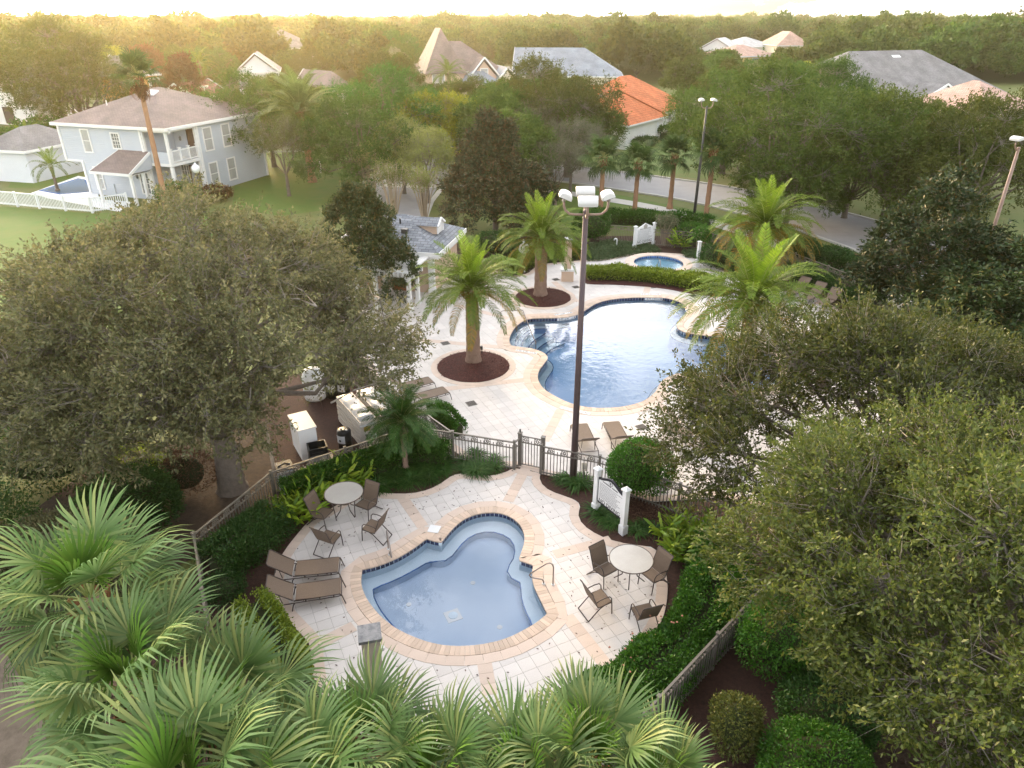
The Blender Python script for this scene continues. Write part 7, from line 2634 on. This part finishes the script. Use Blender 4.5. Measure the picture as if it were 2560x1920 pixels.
V, F = leaf_quads(rngl, LITTER, unit(np.c_[rngl.normal(size=(len(LITTER), 2)), np.zeros(len(LITTER))]), .075, .035, up=6)
o = kind(link('fallen_leaves', np_mesh('fallen_leaves', V, [F], 'chip')), 'stuff')
o['label'], o['category'] = 'small dead leaves scattered on the pavers', 'fallen leaves'

# ---------------------------------------------------------------- the wooded belt between and behind the houses
FILL = [
    (-0.2,61.0,'back_a',0.76,5.1,0), (23.7,61.0,'back_a',0.54,2.3,0), (33.6,60.0,'back_b',0.67,2.7,0), (38.1,59.6,'back_a',0.83,3.5,0), (-0.4,68.6,'back_a',0.81,5.5,0),
    (22.3,66.0,'back_a',0.84,6.2,0), (36.1,68.6,'back_a',0.75,2.3,1), (43.6,63.9,'back_b',0.54,5.7,0), (-4.9,73.0,'back_a',0.56,3.8,2), (-0.8,72.8,'back_a',0.86,3.4,1),
    (23.1,71.9,'back_a',0.79,3.4,0), (29.1,74.6,'back_c',0.74,3.8,0), (41.4,75.1,'back_b',0.49,5.3,0), (48.7,72.5,'back_a',0.61,2.4,0), (-19.3,80.4,'back_a',0.53,4.0,0),
    (-12.1,79.7,'back_c',0.53,3.1,2), (-2.8,82.1,'back_a',0.68,3.8,1), (5.9,77.5,'back_a',0.76,0.5,0), (9.2,78.2,'back_c',0.44,6.0,1), (22.2,77.0,'back_a',0.46,4.8,0),
    (27.8,78.6,'back_a',0.84,3.8,3), (38.0,81.0,'back_a',0.65,5.8,0), (44.1,76.9,'back_b',0.51,4.8,0), (-23.2,85.7,'back_a',0.78,4.2,0), (-8.6,85.0,'back_a',0.59,4.0,1),
    (0.2,86.1,'back_c',0.59,2.5,0), (6.8,87.4,'back_b',0.54,4.6,0), (33.6,84.3,'back_a',0.68,1.6,0), (45.1,88.1,'back_c',0.44,0.9,0), (-27.1,94.0,'back_a',0.78,1.8,0),
    (-22.8,90.4,'back_b',0.5,0.8,3), (-12.5,91.2,'back_a',0.68,2.5,1), (-5.9,93.4,'back_b',0.55,1.8,1), (2.9,91.1,'back_b',0.67,2.2,0), (11.2,92.5,'back_b',0.44,6.2,3),
    (33.2,95.5,'back_a',0.76,2.7,1), (50.2,90.5,'back_a',0.54,1.3,0), (-30.9,100.4,'back_a',0.74,6.1,0), (-15.2,98.4,'back_a',0.77,1.7,3), (-7.0,100.7,'back_b',0.46,0.8,0),
    (-1.4,101.8,'back_c',0.44,0.1,1), (5.0,98.6,'back_a',0.83,5.8,1), (28.9,98.4,'back_b',0.55,0.7,1), (37.5,100.3,'back_a',0.88,6.2,0), (-5.6,104.6,'back_a',0.71,1.2,0),
    (2.4,104.4,'back_a',0.76,0.3,1), (12.4,107.8,'back_a',0.56,2.6,0), (36.2,106.5,'back_b',0.67,2.5,1), (44.0,109.1,'back_b',0.57,1.5,0), (-34.3,114.6,'back_c',0.51,1.3,0),
    (-17.9,111.2,'back_a',0.99,4.7,0), (-12.1,112.9,'back_a',0.54,1.4,0), (-1.7,111.4,'back_a',0.64,1.5,0), (7.3,115.4,'back_b',0.56,4.1,0), (37.7,115.4,'back_b',0.81,5.0,3),
    (45.5,113.3,'back_b',0.79,2.5,3), (-37.6,122.0,'back_a',0.61,4.5,0), (-30.6,119.5,'back_b',0.56,3.9,0), (-15.3,120.6,'back_a',0.59,1.0,3), (36.5,120.9,'back_b',0.72,2.7,0),
    (46.2,118.4,'back_b',0.61,1.4,0), (-35.4,125.0,'back_b',0.53,1.0,0), (-19.4,128.9,'back_b',0.89,5.7,0), (-10.4,126.2,'back_b',0.47,3.2,0), (-1.7,125.7,'back_b',0.42,5.2,3),
    (7.6,127.8,'back_a',0.52,3.5,1), (40.0,129.8,'back_a',0.77,5.2,1), (-40.8,133.4,'back_a',0.55,4.3,0), (36.3,132.6,'back_a',0.66,5.3,1), (44.2,133.4,'back_b',0.7,4.2,0),
    (51.0,137.7,'back_a',0.72,4.9,1), (-46.0,139.8,'back_a',0.45,0.7,0), (-36.0,142.9,'back_a',0.56,5.2,0), (12.2,141.0,'back_b',0.45,1.7,0), (37.9,139.4,'back_b',0.5,0.9,0),
    (46.2,139.2,'back_a',0.49,2.2,2), (56.9,140.2,'back_c',0.48,5.8,3), (-21.7,146.4,'back_a',0.89,2.8,3), (43.2,148.5,'back_b',0.46,4.8,1), (53.6,150.2,'back_a',0.7,4.0,1),
    (60.2,150.2,'back_a',0.56,0.4,1), (-63.7,159.5,'back_a',0.88,1.1,1), (-44.1,159.0,'back_b',0.65,2.2,0), (-29.1,158.2,'back_c',0.4,0.8,1), (-21.8,155.6,'back_c',0.45,4.5,3),
    (43.4,154.5,'back_b',0.62,2.9,2), (51.0,159.3,'back_a',0.51,6.2,0), (58.2,154.7,'back_b',0.62,6.1,2), (-97.1,164.8,'back_a',0.61,5.4,3), (-87.5,161.7,'back_a',1.09,0.3,3),
    (-70.9,166.6,'back_a',0.9,5.0,0), (-41.8,161.5,'back_a',0.82,1.1,0), (-24.0,166.5,'back_a',0.98,4.9,0), (45.6,165.8,'back_a',0.66,1.6,0), (57.4,164.2,'back_a',0.64,5.3,0),
    (62.7,165.2,'back_a',0.47,0.4,0), (-102.0,173.0,'back_b',0.69,1.0,0), (-94.6,172.6,'back_b',0.85,1.5,0), (-73.2,172.9,'back_b',0.76,1.3,1), (-65.3,174.3,'back_a',0.81,6.2,1),
    (49.1,174.8,'back_b',0.46,0.7,1), (70.2,170.2,'back_b',0.59,1.4,0), (-105.2,178.1,'back_a',0.74,4.0,1), (-71.3,180.3,'back_a',0.89,0.2,0), (-44.8,180.5,'back_a',0.63,5.9,0),
    (-26.4,180.8,'back_a',1.15,4.3,1), (28.9,180.5,'back_b',0.78,6.2,3), (64.9,177.5,'back_c',0.44,5.6,0), (75.9,182.3,'back_c',0.43,3.2,2),
]

for x, y, k, s, rz, lm in FILL:
    side = 'left' if x < -.16 * y else ('right' if x > .2 * y else 'centre')
    m = (None, 'leaf_bg_green', 'leaf_yellow', 'leaf_grey')[lm]
    c = ('olive', 'bright green', 'yellowish', 'greyish')[lm]
    far = 'behind the far roofs' if y > 125 else 'among the houses'
    tree('%s tree %s in the wooded belt, %s part' % (c, far, side), (x, y), k, s, rz, '%s trees %s, %s part' % (c, far, side), 'belt_tree', leafm=m)

# ---------------------------------------------------------------- far forest: one mass to the horizon
TREES['far_tree'] = oak_crown(81, 4.6, 4.6, 1.0, 10.0, 12, 120, 4, 8, .85, .5, 1.0, 'leaf_bg', .25, twig_r=0, lobe_k=.46)


# (x/y from, x/y to, house distance, falling sight line) of the lots
CLEAR = [(0.225, 0.29, 300, 0.0397), (0.285, 0.343, 300, 0.0499), (0.338, 0.386, 330, 0.0369), (-0.313, -0.244, 300, 0.0388), (0.076, 0.116, 330, 0.0323), (-0.123, -0.005, 260, 0.0616), (-0.005, 0.147, 200, 0.0687)]


def far_forest():
    rng = np.random.default_rng(9)
    pts, sc = [], []
    y = 182.0
    while y < 1500:
        st = 7.2 + (y - 182) * .009
        X = .80 * y + 10
        n = int(2 * X / st)
        xs = -X + (np.arange(n) + rng.uniform(-.4, .4, n)) * st
        ys = y + rng.uniform(-.4, .4, n) * st
        pts.append(np.c_[xs, ys])
        g = .98 + .14 * np.sin(xs * .021 + 1.3) * np.sin(ys * .017) + rng.normal(size=n) * .13
        tall = rng.uniform(size=n) < .035
        g[tall] *= 1.22
        g = np.clip(g, .6, 1.58)
        # cleared lots in front of the far houses: only low growth there
        for t0, t1, yh, slope in CLEAR:
            m = (xs / ys > t0) & (xs / ys < t1) & (ys < yh)
            g[m] = np.minimum(g[m], np.maximum(.25, (14 - ys[m] * slope) / 10.5))
        sc.append(g)
        y += st * .9
    P, Sc = np.concatenate(pts), np.concatenate(sc)
    me = bpy.data.meshes.new('far_forest')
    me.vertices.add(len(P))
    me.vertices.foreach_set('co', np.c_[P, np.zeros(len(P))].astype(np.float32).ravel())
    a = me.attributes.new('size', 'FLOAT', 'POINT')
    a.data.foreach_set('value', Sc.astype(np.float32))
    a = me.attributes.new('turn', 'FLOAT', 'POINT')
    a.data.foreach_set('value', rng.uniform(0, TAU, len(P)).astype(np.float32))
    me.update()
    o = link('far_forest', me)
    o['label'] = 'continuous far woodland reaching to the horizon'
    o['category'] = 'woodland'
    kind(o, 'stuff')
    src = link('far_tree', TREES['far_tree'][0], None, (-30, 171, 0))
    tag(src, 'single tree at the near edge of the far woodland', 'tree')
    ng = bpy.data.node_groups.new('forest', 'GeometryNodeTree')
    ng.interface.new_socket('Geometry', in_out='INPUT', socket_type='NodeSocketGeometry')
    ng.interface.new_socket('Geometry', in_out='OUTPUT', socket_type='NodeSocketGeometry')
    n, l = ng.nodes, ng.links
    gi, go = n.new('NodeGroupInput'), n.new('NodeGroupOutput')
    oi = n.new('GeometryNodeObjectInfo')
    oi.inputs['Object'].default_value = src
    oi.inputs['As Instance'].default_value = True
    ip = n.new('GeometryNodeInstanceOnPoints')
    s1, s2 = n.new('GeometryNodeInputNamedAttribute'), n.new('GeometryNodeInputNamedAttribute')
    s1.data_type = s2.data_type = 'FLOAT'
    s1.inputs[0].default_value, s2.inputs[0].default_value = 'size', 'turn'
    cx = n.new('ShaderNodeCombineXYZ')
    l.new(s2.outputs[0], cx.inputs[2])
    l.new(gi.outputs[0], ip.inputs['Points'])
    l.new(oi.outputs['Geometry'], ip.inputs['Instance'])
    l.new(cx.outputs[0], ip.inputs['Rotation'])
    l.new(s1.outputs[0], ip.inputs['Scale'])
    l.new(ip.outputs[0], go.inputs[0])
    md = o.modifiers.new('forest', 'NODES')
    md.node_group = ng
    return len(P)


far_forest()

# ---------------------------------------------------------------- evening haze
hz = MB().span((-1500, -40, -2.2), (1500, 1560, 19.5)).build('haze', 'grout')
hz.data.materials.clear()
hm = bpy.data.materials.new('haze')
hm.use_nodes = True
hn, hl = hm.node_tree.nodes, hm.node_tree.links
hn.clear()
ho = hn.new('ShaderNodeOutputMaterial')
hv = hn.new('ShaderNodeVolumePrincipled')
hv.inputs['Color'].default_value = (0.98, 0.85, 0.55, 1)
hv.inputs['Density'].default_value = 0.00023
hv.inputs['Anisotropy'].default_value = 0.78
hl.new(hv.outputs[0], ho.inputs['Volume'])
hz.data.materials.append(hm)
kind(hz, 'stuff')
